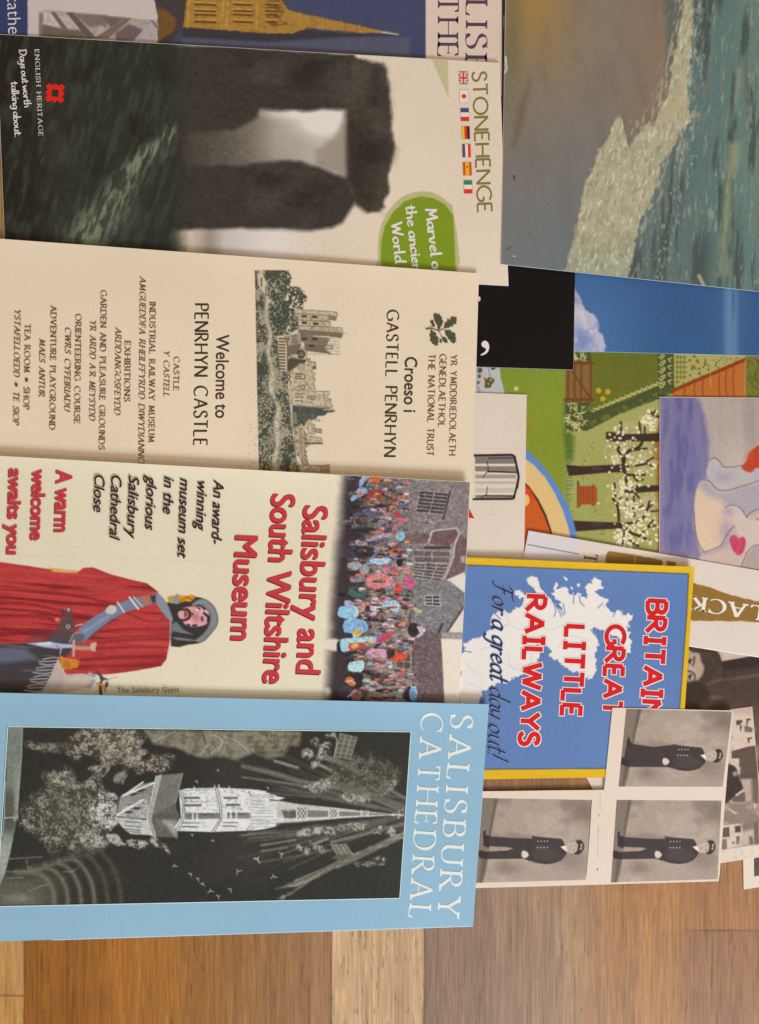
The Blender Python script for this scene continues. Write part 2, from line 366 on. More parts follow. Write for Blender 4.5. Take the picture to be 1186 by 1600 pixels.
def layout_strokes(txt, style, weight, thin=None, space=.2, ws=None, shear=0, wspace=.32):
    """-> list of (verts, faces) pieces in text space and the total width."""
    tab = HAND if style == 'hand' else CAPS
    out = []; x = 0
    for ch in txt:
        if ch == ' ': x += wspace; continue
        g = tab[ch]; wd = g[0]
        strokes = g[1]
        if style == 'slab' and ch == 'I': wd = .36; strokes = [[(.18, 0), (.18, 1)], [(0, 0), (.36, 0)], [(0, 1), (.36, 1)]]
        pieces = []
        for st in strokes:
            if isinstance(st, str):
                c = [(wd/2 + .34*math.cos(a*math.pi/8), .44 + .27*math.sin(a*math.pi/8)) for a in range(16)]
                pieces.append((c, [list(range(16))])); continue
            if style == 'serif' or style == 'flare':
                ph = math.radians(18)
                f = lambda t: thin + (weight-thin)*abs(math.sin(math.atan2(t[1], t[0]) - ph))**2.2
                pieces.append(ribbon(st, f, 'flat'))
            elif style == 'hand':
                ph = math.radians(35)
                f = lambda t: weight*(.62 + .38*abs(math.sin(math.atan2(t[1], t[0]) - ph)))
                pieces.append(ribbon(st, f, 'round'))
            else:
                q = np.array(st, float)
                if style == 'slab':          # keep heavy strokes inside the cap height
                    q = q.copy(); q[:, 1] = weight/2 + q[:, 1]*(1-weight)
                pieces.append(ribbon(q, lambda t: weight, 'round' if style == 'round' else 'sq'))
        if style == 'serif':
            for sx, sy in g[2]:
                sg = 1 if sy < .5 else -1; h = .16; b = weight*.5
                pieces.append(([(sx-h, sy), (sx+h, sy), (sx+h, sy+sg*thin*.9), (sx+b, sy+sg*.11), (sx-b, sy+sg*.11), (sx-h, sy+sg*thin*.9)], [[0, 1, 2, 3, 4, 5] if sg > 0 else [5, 4, 3, 2, 1, 0]]))
            for tx, ty, sg in g[3]:
                if ch in 'CGS': pieces.append(([(tx-thin*.6, ty-.13), (tx+thin*.6, ty-.13), (tx+thin*.6, ty+.13), (tx-thin*.6, ty+.13)], [[0, 1, 2, 3]]))
                elif sg == 0: pieces.append(([(tx-thin*.5, ty-.1), (tx+thin*.5, ty-.1), (tx+thin*.5, ty+.1), (tx-thin*.5, ty+.1)], [[0, 1, 2, 3]]))
                else:
                    s2 = 1 if tx > .3 else -1
                    pieces.append(([(tx-s2*.10, ty), (tx+s2*thin*.4, ty), (tx+s2*(thin*.4+.02), ty-sg*.19), (tx-s2*thin*.6, ty-sg*.17)], [[0, 1, 2, 3]]))
        sp = space + (.10 if style == 'serif' else 0)
        if style in ('mono', 'slab', 'flare', 'round') and ch == 'I' and style != 'slab': x += .06
        for V, F in pieces:
            if len(V): out.append(([(x + a + shear*b, b) for a, b in V], F))
        if style in ('mono', 'flare', 'round') and ch == 'I': x += .06
        x += wd + sp
    return out, x - space
def place(leaf, name, groups, width, p0, p1, cap, label=None):
    """groups: list of (pieces, colour, (dx, dy) px, z rank). Text runs from p0 to p1 (photo px), cap height cap px."""
    p0, p1 = np.array(p0, float), np.array(p1, float); L = np.linalg.norm(p1-p0); d = (p1-p0)/L; up = np.array([d[1], -d[0]])
    e = leaf.eps(); V, F, MI, mats = [], [], [], []
    for gi, (pieces, colr, off, sx) in enumerate(groups):
        m = ink(colr, leaf.ill)
        if m not in mats: mats.append(m)
        kx = L/width
        for k, (pv, pf) in enumerate(pieces):
            pv = np.array(pv); b = len(V)
            px = p0 + np.outer(pv[:, 0]*kx, d) + np.outer(pv[:, 1]*cap, up) + np.array(off)
            V += leaf.top(px[:, 0], px[:, 1], e + gi*6e-6 + (k % 4)*1.2e-6 + (1e-5 if gi == len(groups)-1 and gi else 0)).tolist()
            for f in pf: F.append([b+i for i in f]); MI.append(mats.index(m))
    leaf.n += 1 + 2*len(groups)
    o = mesh(name, V, F, mats, leaf.root, MI)
    if label: o['label'] = label
    return o
def strokes(leaf, name, txt, p0, p1, cap, colr, style='mono', weight=.12, thin=.04, space=.2, shear=0, outline=None, label=None, wspace=.32):
    groups = []
    if outline:
        oc, ow = outline
        pcs, w = layout_strokes(txt, style, weight, thin, space, None, shear, wspace)
        # outline: the same pen, wider
        o2 = []
        for ch_p in layout_strokes(txt, style, weight, thin, space, None, shear, wspace)[0]: o2.append(ch_p)
        big = []
        for dx, dy in [(a*ow, b*ow) for a, b in ((-1, -1), (1, 1), (-1, 1), (1, -1), (0, 1), (1, 0), (0, -1), (-1, 0))]:
            groups.append((pcs, oc, (dx, dy), 1))
        groups.append((pcs, colr, (0, 0), 1))
        return place(leaf, name, groups, w, p0, p1, cap, label)
    pcs, w = layout_strokes(txt, style, weight, thin, space, None, shear, wspace)
    return place(leaf, name, [(pcs, colr, (0, 0), 1)], w, p0, p1, cap, label)
def font_pieces(txt, bold=0.0, shear=0.0, space=1.0):
    cu = bpy.data.curves.new('lettering', 'FONT'); cu.body = txt; cu.size = 1; cu.offset = bold; cu.space_character = space; cu.resolution_u = 4
    ob = bpy.data.objects.new('lettering', cu); COL.objects.link(ob); bpy.context.view_layer.update()
    me = ob.evaluated_get(bpy.context.evaluated_depsgraph_get()).to_mesh()
    V = np.array([v.co[:2] for v in me.vertices]); F = [list(p.vertices) for p in me.polygons]
    nz = [p.normal.z for p in me.polygons]
    F = [f if z > 0 else f[::-1] for f, z in zip(F, nz)]
    ob.evaluated_get(bpy.context.evaluated_depsgraph_get()).to_mesh_clear()
    bpy.data.objects.remove(ob); bpy.data.curves.remove(cu)
    V[:, 0] -= V[:, 0].min(); V[:, 1] /= CAPH; w = V[:, 0].max()
    V[:, 0] += shear*V[:, 1]
    return [(V, F)], w
CAPH = 1.0
def _caph():
    global CAPH
    p, w = font_pieces('H'); CAPH = float(np.ptp(np.array(p[0][0])[:, 1]))
_caph()
def sans(leaf, name, txt, p0, p1, cap, colr, bold=0.0, shear=0.0, shadow=None, label=None, space=1.0):
    fat = bold if bold > .1 else 0        # heavy weights: the letter drawn again all round itself, fat px away
    pcs, w = font_pieces(txt, 0 if fat else bold, shear, space)
    ring = [(fat*a, fat*b) for a, b in ((-1, -1), (1, 1), (-1, 1), (1, -1), (0, 1), (1, 0), (0, -1), (-1, 0))] if fat else []
    g = []
    if shadow: g += [(pcs, shadow[0], (shadow[1][0]+a, shadow[1][1]+b), 1) for a, b in ring[::2]]
    g += [(pcs, colr, r, 1) for r in ring]
    g.append((pcs, colr, (0, 0), 1))
    return place(leaf, name, g, w, p0, p1, cap, label)
# ------------------------------------------------------------------ the table the papers lie on
def wood_colour(X, Y):
    xs = [-400, -150, -30, 37, 38, 120, 230, 330, 420, 500, 517, 519, 590, 662, 664, 720, 800, 880, 950, 1010, 1069, 1071, 1186, 1400, 1600]
    cs = [(150, 98, 45), (160, 105, 50), (174, 128, 70), (180, 136, 80), (148, 92, 34), (148, 91, 32), (153, 98, 40), (153, 103, 50), (150, 106, 62), (142, 102, 68), (140, 100, 68),
          (192, 154, 114), (188, 150, 110), (191, 153, 114), (134, 104, 82), (140, 109, 86), (144, 112, 88), (150, 117, 88), (157, 111, 68), (157, 110, 64), (150, 104, 62), (142, 98, 64), (142, 98, 64), (150, 106, 72), (150, 106, 72)]  # board colours; the mauve drift across them is reflected glare put into the colour
    c = np.stack([np.interp(X, xs, [k[i] for k in cs]) for i in range(3)], -1)
    c2 = np.array((166, 112, 62)); m = ((X > 960) & (Y < 1455 - (X-1070)*0.02)) * 0.55
    c = c + m[..., None]*(c2 - c)
    m = ((X < 37) & (Y > 1555)) * 0.5
    c = c + m[..., None]*(np.array((188, 136, 74)) - c)
    m = ((X > 664) & (Y < 1240)) * 0.5
    c = c + m[..., None]*(np.array((130, 78, 36)) - c)
    c = c*(1 + 0.10*(noise(X, Y, 26, 500, 41, 3) - .5)[..., None]*2 + 0.06*(noise(X, Y, 110, 260, 44, 2) - .5)[..., None]*2)
    streak = sm(noise(X + 6*noise(X, Y, 60, 160, 3, 2), Y, 3.2, 130, 42, 2), .60, .78)
    c = c*(1 - 0.10*streak)[..., None]
    lightb = (X > 518) & (X < 663)
    pores = sm(noise(X, Y, 1.9, 20, 43, 2), .77, .84)*np.where(lightb, .34, .13)
    c = c*(1 - pores)[..., None]*np.array((1, 1, 1)) 
    # short staves glued side by side, each with its own tone
    sid = np.floor(X/64.0) + 57*np.floor((Y + 131*np.floor(X/64.0))/420.0); tone = np.sin(sid*12.9898)*43758.5453; tone = tone - np.floor(tone)
    c = c*(1 + .07*(tone-.5))[..., None]
    fine = noise(X + 5*noise(X, Y, 40, 120, 47, 2), Y, 1.8, 38, 46, 3); c = c*(1 + .34*(fine-.5))[..., None]
    rs = np.random.RandomState(6)     # a few long hairline cracks in the grain
    for k in range(46):
        x0, y0, L0, sl0 = rs.uniform(0, 1186), rs.uniform(1180, 1600), rs.uniform(10, 46), rs.uniform(-.12, .06)
        c = c*(1 - (.30*np.exp(-((X - x0 - sl0*(Y-y0))/.9)**2)*sm(Y, y0, y0+4)*(1-sm(Y, y0+L0-6, y0+L0)))[..., None])
    seam = np.zeros_like(X)
    for bx, y0, y1 in ((37.5, -3000, 3000), (518, -3000, 3000), (663.5, -3000, 3000)):
        seam = np.maximum(seam, np.exp(-((X-bx)/.9)**2)*((Y > y0) & (Y < y1)))
    seam = np.maximum(seam, np.exp(-((Y-1455+(X-1070)*.02)/1.0)**2)*(X > 1065)*.8)
    seam = np.maximum(seam, np.exp(-((Y-1556)/1.0)**2)*(X < 37)*.8)
    return c*(1 - .35*seam)[..., None]
def build_table():
    m, nt, b = base_mat('oiled_wood', 0.40, 0.40)
    at = nd(nt, 'ShaderNodeAttribute', attribute_name='Ink'); tc = nd(nt, 'ShaderNodeTexCoord')
    mpn = nd(nt, 'ShaderNodeMapping'); mpn.inputs['Scale'].default_value = (1500, 45, 1)
    no = nd(nt, 'ShaderNodeTexNoise'); no.inputs['Scale'].default_value = 1; no.inputs['Detail'].default_value = 4; no.inputs['Roughness'].default_value = .6
    mr = nd(nt, 'ShaderNodeMapRange'); mr.inputs[1].default_value = .3; mr.inputs[2].default_value = .75; mr.inputs[3].default_value = .90; mr.inputs[4].default_value = 1.10
    mx = nd(nt, 'ShaderNodeMix', data_type='RGBA', blend_type='MULTIPLY'); mx.inputs[0].default_value = 1
    bp = nd(nt, 'ShaderNodeBump'); bp.inputs['Strength'].default_value = .25; bp.inputs['Distance'].default_value = .0004
    L = nt.links.new
    L(tc.outputs['Object'], mpn.inputs[0]); L(mpn.outputs[0], no.inputs['Vector']); L(no.outputs['Fac'], mr.inputs[0])
    L(at.outputs['Color'], mx.inputs[6]); L(mr.outputs[0], mx.inputs[7]); L(mx.outputs[2], b.inputs['Base Color'])
    L(no.outputs['Fac'], bp.inputs['Height']); L(bp.outputs[0], b.inputs['Normal'])
    xs = np.concatenate([np.linspace(-1500, -10, 30)[:-1], np.arange(-10, 1200, 1.25), np.linspace(1200, 2700, 30)])
    ys = np.concatenate([np.linspace(-1200, 0, 20)[:-1], np.linspace(0, 1190, 120)[:-1], np.arange(1190, 1610, 3.0), np.linspace(1612, 2400, 14)])
    X, Y = np.meshgrid(xs, ys); nv, nu = X.shape
    V = world_pt(X, Y, 0*X).reshape(-1, 3)
    i = np.arange(nu*nv).reshape(nv, nu); F = np.stack([i[:-1, :-1], i[1:, :-1], i[1:, 1:], i[:-1, 1:]], -1).reshape(-1, 4)
    c = albedo(wood_colour(X, Y).reshape(-1, 3), (0.88, 0.78, 0.70))
    o = mesh('table_top', V, F, [m], None, cols=c); o['kind'] = 'structure'; o['label'] = 'wooden table top of glued boards in brown and honey tones'
    o.location.z = -0.0002
build_table()
# ------------------------------------------------------------------ old cathedral guide at the top edge
ILT = (0.63, 0.52, 0.435)
ILS = (0.70, 0.595, 0.505)
def guide_canvas():
    c = Cv(-10, -4, 790, 104, (56, 56, 78)); X, Y = c.X, c.Y
    c.a[:] = np.where((X < 43)[..., None], (48, 52, 82), c.a)
    c.mix(sm(X, 42.5, 43.5)*(1-sm(X, 665, 666)), (57, 58, 80))
    c.mix(sm(X, 240, 400)*(1-sm(X, 664, 665.5)), (60, 61, 84))
    # collage of brown carvings between the white leaf and the tower
    c.poly([(240, -6), (300, -6), (292, 40), (268, 66), (262, 80), (240, 80)], (60, 50, 48), 2, rough=(3, 14))
    c.poly(mp((230, 0, 2.893), [(45, 50), (75, 40), (120, 75), (130, 110), (110, 150), (70, 170), (40, 200)]), (112, 74, 30), 2, smooth=4, tex=.5+.5*c.n(5, 5, 8))
    c.poly(mp((230, 0, 2.893), [(160, 120), (540, 148), (680, 128), (880, 150), (1130, 158), (500, 200), (160, 170)]), (52, 46, 48), 2.5)
    c.poly(mp((230, 0, 2.893), [(160, 170), (540, 190), (900, 168), (1190, 170), (1190, 260), (160, 215)]), (74, 72, 84), 3)
    # gold tower and spire lying on its side
    c.poly(mp((230, 0, 2.893), [(162, 122), (180, -10), (600, -10), (640, 45), (760, 75), (1130, 152), (960, 148), (720, 126), (660, 150), (560, 152)]), (150, 108, 46), 1.0, rough=(1.5, 6))
    c.poly(mp((230, 0, 2.893), [(545, -10), (600, -10), (640, 40), (600, 80), (640, 110), (560, 118), (530, 70)]), (104, 68, 28), 1.5, tex=sm(c.n(8, 3, 5), .35, .6))
    for x0, x1 in ((212, 312), (388, 476), (535, 590)):
        for y in (22, 52, 68, 100):
            c.poly(mp((230, 0, 2.893), [(x0, y-8), (x1, y-4), (x1, y+6), (x0, y+2)]), (92, 58, 24), .8)
            c.line(mp((230, 0, 2.893), [(x0, y-11), (x1, y-8)]), 1.2, (190, 146, 74))
    for x in (190, 345, 365, 500): c.line(mp((230, 0, 2.893), [(x, 0), (x-8, 125)]), 3.2, (172, 128, 60), a=.7)
    for x in (690, 790, 880, 960): c.line(mp((230, 0, 2.893), [(x, 55+(x-690)*.2), (x+4, 130+(x-690)*.07)]), 1.4, (176, 130, 62), a=.7)
    m = sm(c.n(6, 2.5, 9), .5, .75)*.3; msk, sl = c.pmask(mp((230, 0, 2.893), [(162, 122), (180, -10), (600, -10), (1130, 152), (560, 152)]), 1)
    c.mix(m[sl]*msk, (92, 60, 26), sl)
    c.line(mp((230, 0, 2.893), [(1060, 146), (1135, 156)]), 1.6, (170, 160, 160))
    # white leaf with a grey beam photograph
    c.poly([(43, -6), (240, -6), (243, 8), (246, 24), (245, 42), (247, 60), (243, 75), (43, 75)], (177, 158, 150), .9, rough=(1.2, 7))
    E3 = (0, 0, 4.393); G = lambda p, col, **k: c.poly(mp(E3, p), col, **k)
    G([(270, 95), (300, 65), (900, 122), (1060, 140), (1085, 160), (1070, 300), (270, 265)], (150, 130, 120), soft=1.2)
    G([(300, 75), (350, 80), (420, 195), (300, 165)], (176, 156, 146), soft=1.2)
    G([(385, 105), (470, 110), (540, 190), (460, 210)], (166, 146, 136), soft=1.2)
    G([(272, 165), (420, 195), (560, 210), (600, 270), (270, 265)], (96, 80, 68), soft=2)
    G([(345, 80), (380, 85), (470, 205), (430, 200)], (98, 82, 74), soft=1)
    G([(455, 85), (500, 85), (660, 260), (600, 265)], (88, 72, 66), soft=1)
    G([(500, 90), (740, 105), (730, 190), (620, 190)], (110, 92, 84), soft=2)
    G([(620, 190), (700, 175), (735, 200), (700, 245), (650, 240)], (158, 138, 128), soft=2)
    G([(640, 265), (860, 125), (905, 125), (740, 265)], (104, 84, 76), soft=1)
    G([(700, 110), (860, 122), (760, 190)], (96, 80, 76), soft=2); G([(790, 230), (880, 165), (985, 205), (920, 280), (800, 280)], (98, 78, 74), soft=2)
    G([(985, 205), (1040, 140), (1085, 170), (1070, 300), (920, 280)], (156, 138, 134), soft=1.5); G([(1030, 138), (1050, 138), (1085, 180), (1075, 200)], (112, 94, 92), soft=.8)
    G([(268, 88), (292, 92), (290, 250), (268, 250)], (120, 98, 90), soft=1.5)
    c.mix((sm(c.n(4, 4, 15), .5, .8)*.25)*((X > 62) & (X < 245) & (Y > 17 + (X-62)*.08)), (90, 76, 70))
    # white band on the right
    c.mix(sm(X, 664.5, 665.8), (195, 168, 147))
    c.grain(5, 2.2)
    return c
old = Leaf('cathedral_guide', [(-60, -190), (784, -170), (784, 150), (-60, 110)], (0, 0, 0, 0), .5,
           'old guide with a gold spire on navy, showing along the top edge', 'guide', (195, 168, 147), ILT, seed=1)
old.picture('cover_picture', [(-8, -3), (783.2, -3), (783.2, 103), (-8, 100)], guide_canvas(), 1.0)
sans(old, 'band_lettering', 'cathe', (11, -7), (12.6, 53.5), 20.5, (196, 186, 188), bold=-.01)
strokes(old, 'title_lettering', 'LISB', (728.3, 3), (727, 116), 33.5, (72, 54, 66), 'serif', .135, .035, .26)
strokes(old, 'title_lettering', 'THED', (684.4, -5), (683.6, 131), 32, (72, 54, 66), 'serif', .135, .035, .24)
# ------------------------------------------------------------------ dark card peeking out beside it
def sliver_canvas():
    c = Cv(780, -6, 800, 400, (70, 64, 56)); c.mix(sm(c.n(14, 40, 4), .35, .7), (44, 40, 36)); c.mix(sm(c.Y, 18, 30)*(1-sm(c.Y, 36, 52)), (126, 116, 104)); c.grain(6); return c
peek = Leaf('photo_card', [(785.5, -160), (1000, -160), (1000, 380), (785.5, 380)], (0, 0, 0, 0), .3,
            'dark photo card showing as a thin strip along the left edge of the beach picture', 'photo card', (80, 72, 62), ILT, seed=2)
peek.picture('photograph', [(786.2, -5), (798, -5), (798, 378), (786.2, 378)], sliver_canvas(), 1.2)
# ------------------------------------------------------------------ standing stones leaflet
def stones_canvas():
    c = Cv(-10, 40, 800, 460, (200, 176, 151)); X, Y = c.X, c.Y
    C2 = (390, 0, 2.965)
    c.mix((1-sm(X, 380, 640))*.35, (192, 168, 146)); c.mix(sm(c.n(90, 60, 6), .4, .8)*.2, (196, 174, 152))
    # fog between the stones
    fog = np.stack([np.interp(X, [250, 300, 390, 440, 500, 530], k) for k in ((50, 66, 108, 140, 166, 150), (43, 58, 97, 128, 153, 138), (36, 49, 85, 114, 138, 124))], -1)
    m = sm(X, 235, 280)*(1-sm(X, 548, 552))*((Y > 120) & (Y < 300)); c.mix(m, fog)
    c.glow(516, 190, 60, 22, (220, 207, 190), .9); c.glow(508, 196, 26, 12, (228, 216, 200), .6); c.glow(470, 178, 60, 9, (216, 200, 180), .9); c.glow(424, 220, 46, 32, (164, 146, 126), .5)
    c.poly(mp(C2, [(300, 700), (390, 640), (440, 520), (456, 510), (456, 830), (400, 800), (310, 760)]), (132, 116, 98), 5, a=.75)
    DK, DK2 = (52, 46, 39), (84, 68, 54)
    c.poly(mp(C2, [(-160, 210), (250, 235), (480, 252), (502, 290), (505, 330), (500, 400), (495, 490), (460, 505), (330, 505), (250, 518), (200, 510), (110, 512), (50, 505), (40, 545), (-60, 600), (-460, 640), (-460, 210)]), DK, 4.0, rough=(2.5, 22))
    c.poly(mp(C2, [(-460, 560), (-60, 590), (50, 545), (60, 700), (0, 760), (-460, 800)]), (66, 56, 46), 22, a=.35)
    c.poly(mp(C2, [(470, 270), (500, 266), (560, 284), (612, 290), (635, 320), (642, 380), (652, 450), (660, 600), (670, 690), (657, 760), (642, 810), (644, 890), (622, 925), (628, 960), (605, 985), (550, 985), (520, 965), (490, 940), (455, 830), (455, 500), (480, 480)]), (62, 54, 45), 3.2, rough=(3, 14))
    c.poly(mp(C2, [(455, 500), (500, 485), (560, 560), (600, 720), (590, 900), (540, 975), (490, 940), (455, 830)]), (52, 43, 34), 8, a=.9)
    c.poly(mp(C2, [(-460, 780), (-40, 765), (120, 745), (230, 748), (330, 780), (400, 808), (455, 826), (495, 930), (470, 970), (430, 1030), (380, 1055), (280, 1070), (100, 1066), (-40, 1060), (-120, 1068), (-200, 1065), (-460, 1060)]), DK, 4.0, rough=(2.5, 22))
    for sd, col, a in ((21, (84, 74, 62), .34), (22, (30, 25, 20), .50)):
        m = sm(c.n(60, 40, sd, 4), .42, .78)*a
        for pg in ([(-100, 240), (480, 252), (495, 490), (50, 505)], [(492, 290), (620, 295), (668, 690), (625, 970), (490, 940), (455, 500)], [(0, 760), (330, 780), (480, 940), (380, 1055), (0, 1060)]):
            mk, sl = c.pmask(mp(C2, pg), 14); c.mix(mk*m[sl], col, sl)
    pit = (c.n(3.2, 2.4, 71, 3)-.5)*.22 + (c.n(9, 6, 72, 3)-.5)*.22; dk = sm(140-c.a.mean(-1), 20, 70); c.a *= (1 + dk*pit)[..., None]
    # grass in front: everything left of the stones
    g = 1-sm(X + 10*(c.n(20, 20, 12)-.5), 262, 300)
    c.mix(g, (40, 39, 32)); c.mix((1-sm(X, 15, 120))*.8, (28, 23, 18))
    st = sm(c.n(7, 34, 13, 4, .25), .42, .72); c.mix(g*st*.6, (58, 60, 48)); c.mix(g*sm(c.n(30, 40, 14), .5, .8)*.5, (26, 23, 17))
    path = np.array([(268, 204), (250, 228), (222, 246), (206, 268), (186, 296), (172, 322), (150, 346), (136, 372)], float)
    dd = c.sdf(cat(path, 5, False), (slice(None), slice(None)), False)
    gl = np.exp(-(dd/np.interp(Y, [200, 280, 380], [11, 21, 38]))**2)
    c.mix(g*gl*(.25+.75*sm(c.n(4, 16, 17, 4, .35), .36, .66)), (110, 112, 88))
    c.mix(g*np.exp(-((X-95)/30)**2 - ((Y-240)/60)**2)*.3, (66, 64, 52))
    # lit mist at the foot of the nearer stone
    k = sm(X, 284, 345)*sm(Y, 352, 366)*(1-sm(X, 420, 520)); c.mix(k*.9, np.stack([np.interp(X, [284, 310, 325, 350, 420], q) for q in ((70, 120, 112, 176, 200), (60, 108, 98, 160, 182), (48, 96, 86, 148, 168))], -1))
    # green speech roundel and corner flash
    c.poly(mp(C2, [(840, 268), (920, 282), (922, 456)]), (172, 158, 116), .8)
    c.poly(mp(C2, [(600, 1300), (595, 1200), (596, 1120), (611, 1040), (650, 968), (712, 908), (790, 887), (860, 896), (920, 938), (944, 985), (950, 1300)]), (162, 152, 102), .8, smooth=3)
    c.poly(mp(C2, [(618, 1310), (608, 1200), (610, 1120), (626, 1050), (665, 982), (722, 930), (790, 909), (850, 917), (905, 946), (944, 1000), (950, 1130), (957, 1310)]), (110, 124, 26), .8)
    c.grain(5, 2.5)
    return c
sto = Leaf('stone_circle_leaflet', [(-6, 53), (780, 98), (794, 446), (8, 402)], (.6, 1.6, 1.9, .1), .6,
           'leaflet with misty standing stones, a green roundel and a row of flags', 'leaflet', (206, 184, 166), ILT, wave=.2, seed=3, pages=((.6, .8), (200, 182, 166)))
sto.picture('cover_picture', [(-5.4, 53.6), (779.4, 98.4), (793.4, 445.4), (8.4, 401.5)], stones_canvas(), 1.05)
strokes(sto, 'title_lettering', 'STONEHENGE', (737.8, 113), (746.6, 332), 22, (118, 98, 50), 'mono', .135, .1, .16)
strokes(sto, 'name_lettering', 'ENGLISH HERITAGE', (54.2, 78), (60.6, 213), 6.8, (190, 176, 158), 'serif', .15, .06, .26, wspace=.7)
strokes(sto, 'slogan_lettering', 'Days out worth', (30, 78), (38.5, 168), 11, (226, 210, 190), 'hand', .13, 0, .06, wspace=.2)
strokes(sto, 'slogan_lettering', 'talking about.', (17.5, 128), (23.5, 214), 11, (226, 210, 190), 'hand', .13, 0, .06, wspace=.2)
strokes(sto, 'roundel_lettering', 'Marvel of', (665, 327), (677, 432), 17, (240, 232, 214), 'hand', .15, 0, .09, wspace=.26)
strokes(sto, 'roundel_lettering', 'the ancien', (634, 322), (645.5, 424), 16, (240, 232, 214), 'hand', .15, 0, .08, wspace=.26)
strokes(sto, 'roundel_lettering', 'World', (611, 349), (618.3, 411), 16.5, (240, 232, 214), 'hand', .15, 0, .09)
def emblem():     # square of battlements
    R = (196, 30, 20); P = []
    a = math.radians(4); cx, cy = 86, 145.5
    def t(p): return [(cx + x*math.cos(a)-y*math.sin(a), cy + x*math.sin(a)+y*math.cos(a)) for x, y in p]
    P.append((t([(-12, -12), (12, -12), (12, -5.5), (-12, -5.5)]), R)); P.append((t([(-12, 5.5), (12, 5.5), (12, 12), (-12, 12)]), R))
    P.append((t([(-12, -5.5), (-5.5, -5.5), (-5.5, 5.5), (-12, 5.5)]), R)); P.append((t([(5.5, -5.5), (12, -5.5), (12, 5.5), (5.5, 5.5)]), R))
    for k in (-9.5, 0, 9.5):
        for q in ([(k-2.6, -14.2), (k+2.6, -14.2), (k+2.6, -12), (k-2.6, -12)], [(k-2.6, 12), (k+2.6, 12), (k+2.6, 14.2), (k-2.6, 14.2)],
                  [(-14.2, k-2.6), (-12, k-2.6), (-12, k+2.6), (-14.2, k+2.6)], [(12, k-2.6), (14.2, k-2.6), (14.2, k+2.6), (12, k+2.6)]): P.append((t(q), R))
    sto.shapes('emblem', P)
emblem()
def flag(x0, y0, x1, y1, kind, label):
    def R(a, b, c_, d): return [(x0 + (x1-x0)*a + b*.7, y0 + (y1-y0)*b), (x0 + (x1-x0)*c_ + b*.7, y0 + (y1-y0)*b), (x0 + (x1-x0)*c_ + d*.7, y0 + (y1-y0)*d), (x0 + (x1-x0)*a + d*.7, y0 + (y1-y0)*d)]
    W, RD, BL, NV = (216, 202, 190), (206, 40, 22), (66, 62, 92), (60, 52, 70); P = [(R(-.04, -.03, 1.04, 1.03), (150, 132, 116))]
    if kind == 'cross':
        P += [(R(0, 0, 1, 1), NV)]
        q = lambda *p: [(x0+(x1-x0)*a + b*.7, y0+(y1-y0)*b) for a, b in p]
        P += [(q((0, 0), (.14, 0), (1, .86), (1, 1), (.86, 1), (0, .14)), W), (q((1, 0), (1, .14), (.14, 1), (0, 1), (0, .86), (.86, 0)), W),
              (q((0, .02), (.06, 0), (1, .95), (.95, 1)), RD), (q((.95, 0), (1, .05), (.05, 1), (0, .95)), RD), (R(0, .36, 1, .64), W), (R(.34, 0, .66, 1), W), (R(0, .42, 1, .58), RD), (R(.40, 0, .60, 1), RD)]
    elif kind == 'disc':
        P += [(R(0, 0, 1, 1), (214, 196, 178)), ([(x0+(x1-x0)*.5+3.6*math.cos(a*.3927), (y0+y1)/2+3.6*math.sin(a*.3927)) for a in range(16)], RD)]
    elif kind == 'fr': P += [(R(0, 0, 1, .33), BL), (R(0, .33, 1, .67), W), (R(0, .67, 1, 1), RD)]
    elif kind == 'it': P += [(R(0, 0, 1, .33), (48, 108, 60)), (R(0, .33, 1, .67), W), (R(0, .67, 1, 1), RD)]
    elif kind == 'nl': P += [(R(0, 0, .33, 1), BL), (R(.33, 0, .67, 1), W), (R(.67, 0, 1, 1), RD)]
    elif kind == 'de': P += [(R(0, 0, .33, 1), (222, 158, 40)), (R(.33, 0, .67, 1), (198, 44, 20)), (R(.67, 0, 1, 1), (52, 34, 30))]
    elif kind == 'es': P += [(R(0, 0, .27, 1), (196, 60, 20)), (R(.27, 0, .73, 1), (226, 150, 36)), (R(.73, 0, 1, 1), (196, 60, 20)), (R(.42, .25, .60, .42), (150, 60, 24))]
    sto.shapes('flag', P, label)
for f in ((717.2, 111.5, 730.6, 131.5, 'cross', 'blue flag with red and white crosses'), (718.2, 140.5, 731.6, 160.3, 'disc', 'white flag with a red disc'), (719.6, 169, 732.3, 189, 'fr', 'flag of blue, white and red bands across'),
          (721.2, 197.4, 733.6, 217, 'de', 'flag of black, red and gold stripes'), (722.4, 225.3, 735, 245.4, 'nl', 'flag of red, white and blue stripes'), (723.4, 253.8, 736.3, 273.8, 'es', 'red and yellow striped flag with small crest'), (724.8, 282, 737.4, 302, 'it', 'flag of green, white and red bands')): flag(*f)
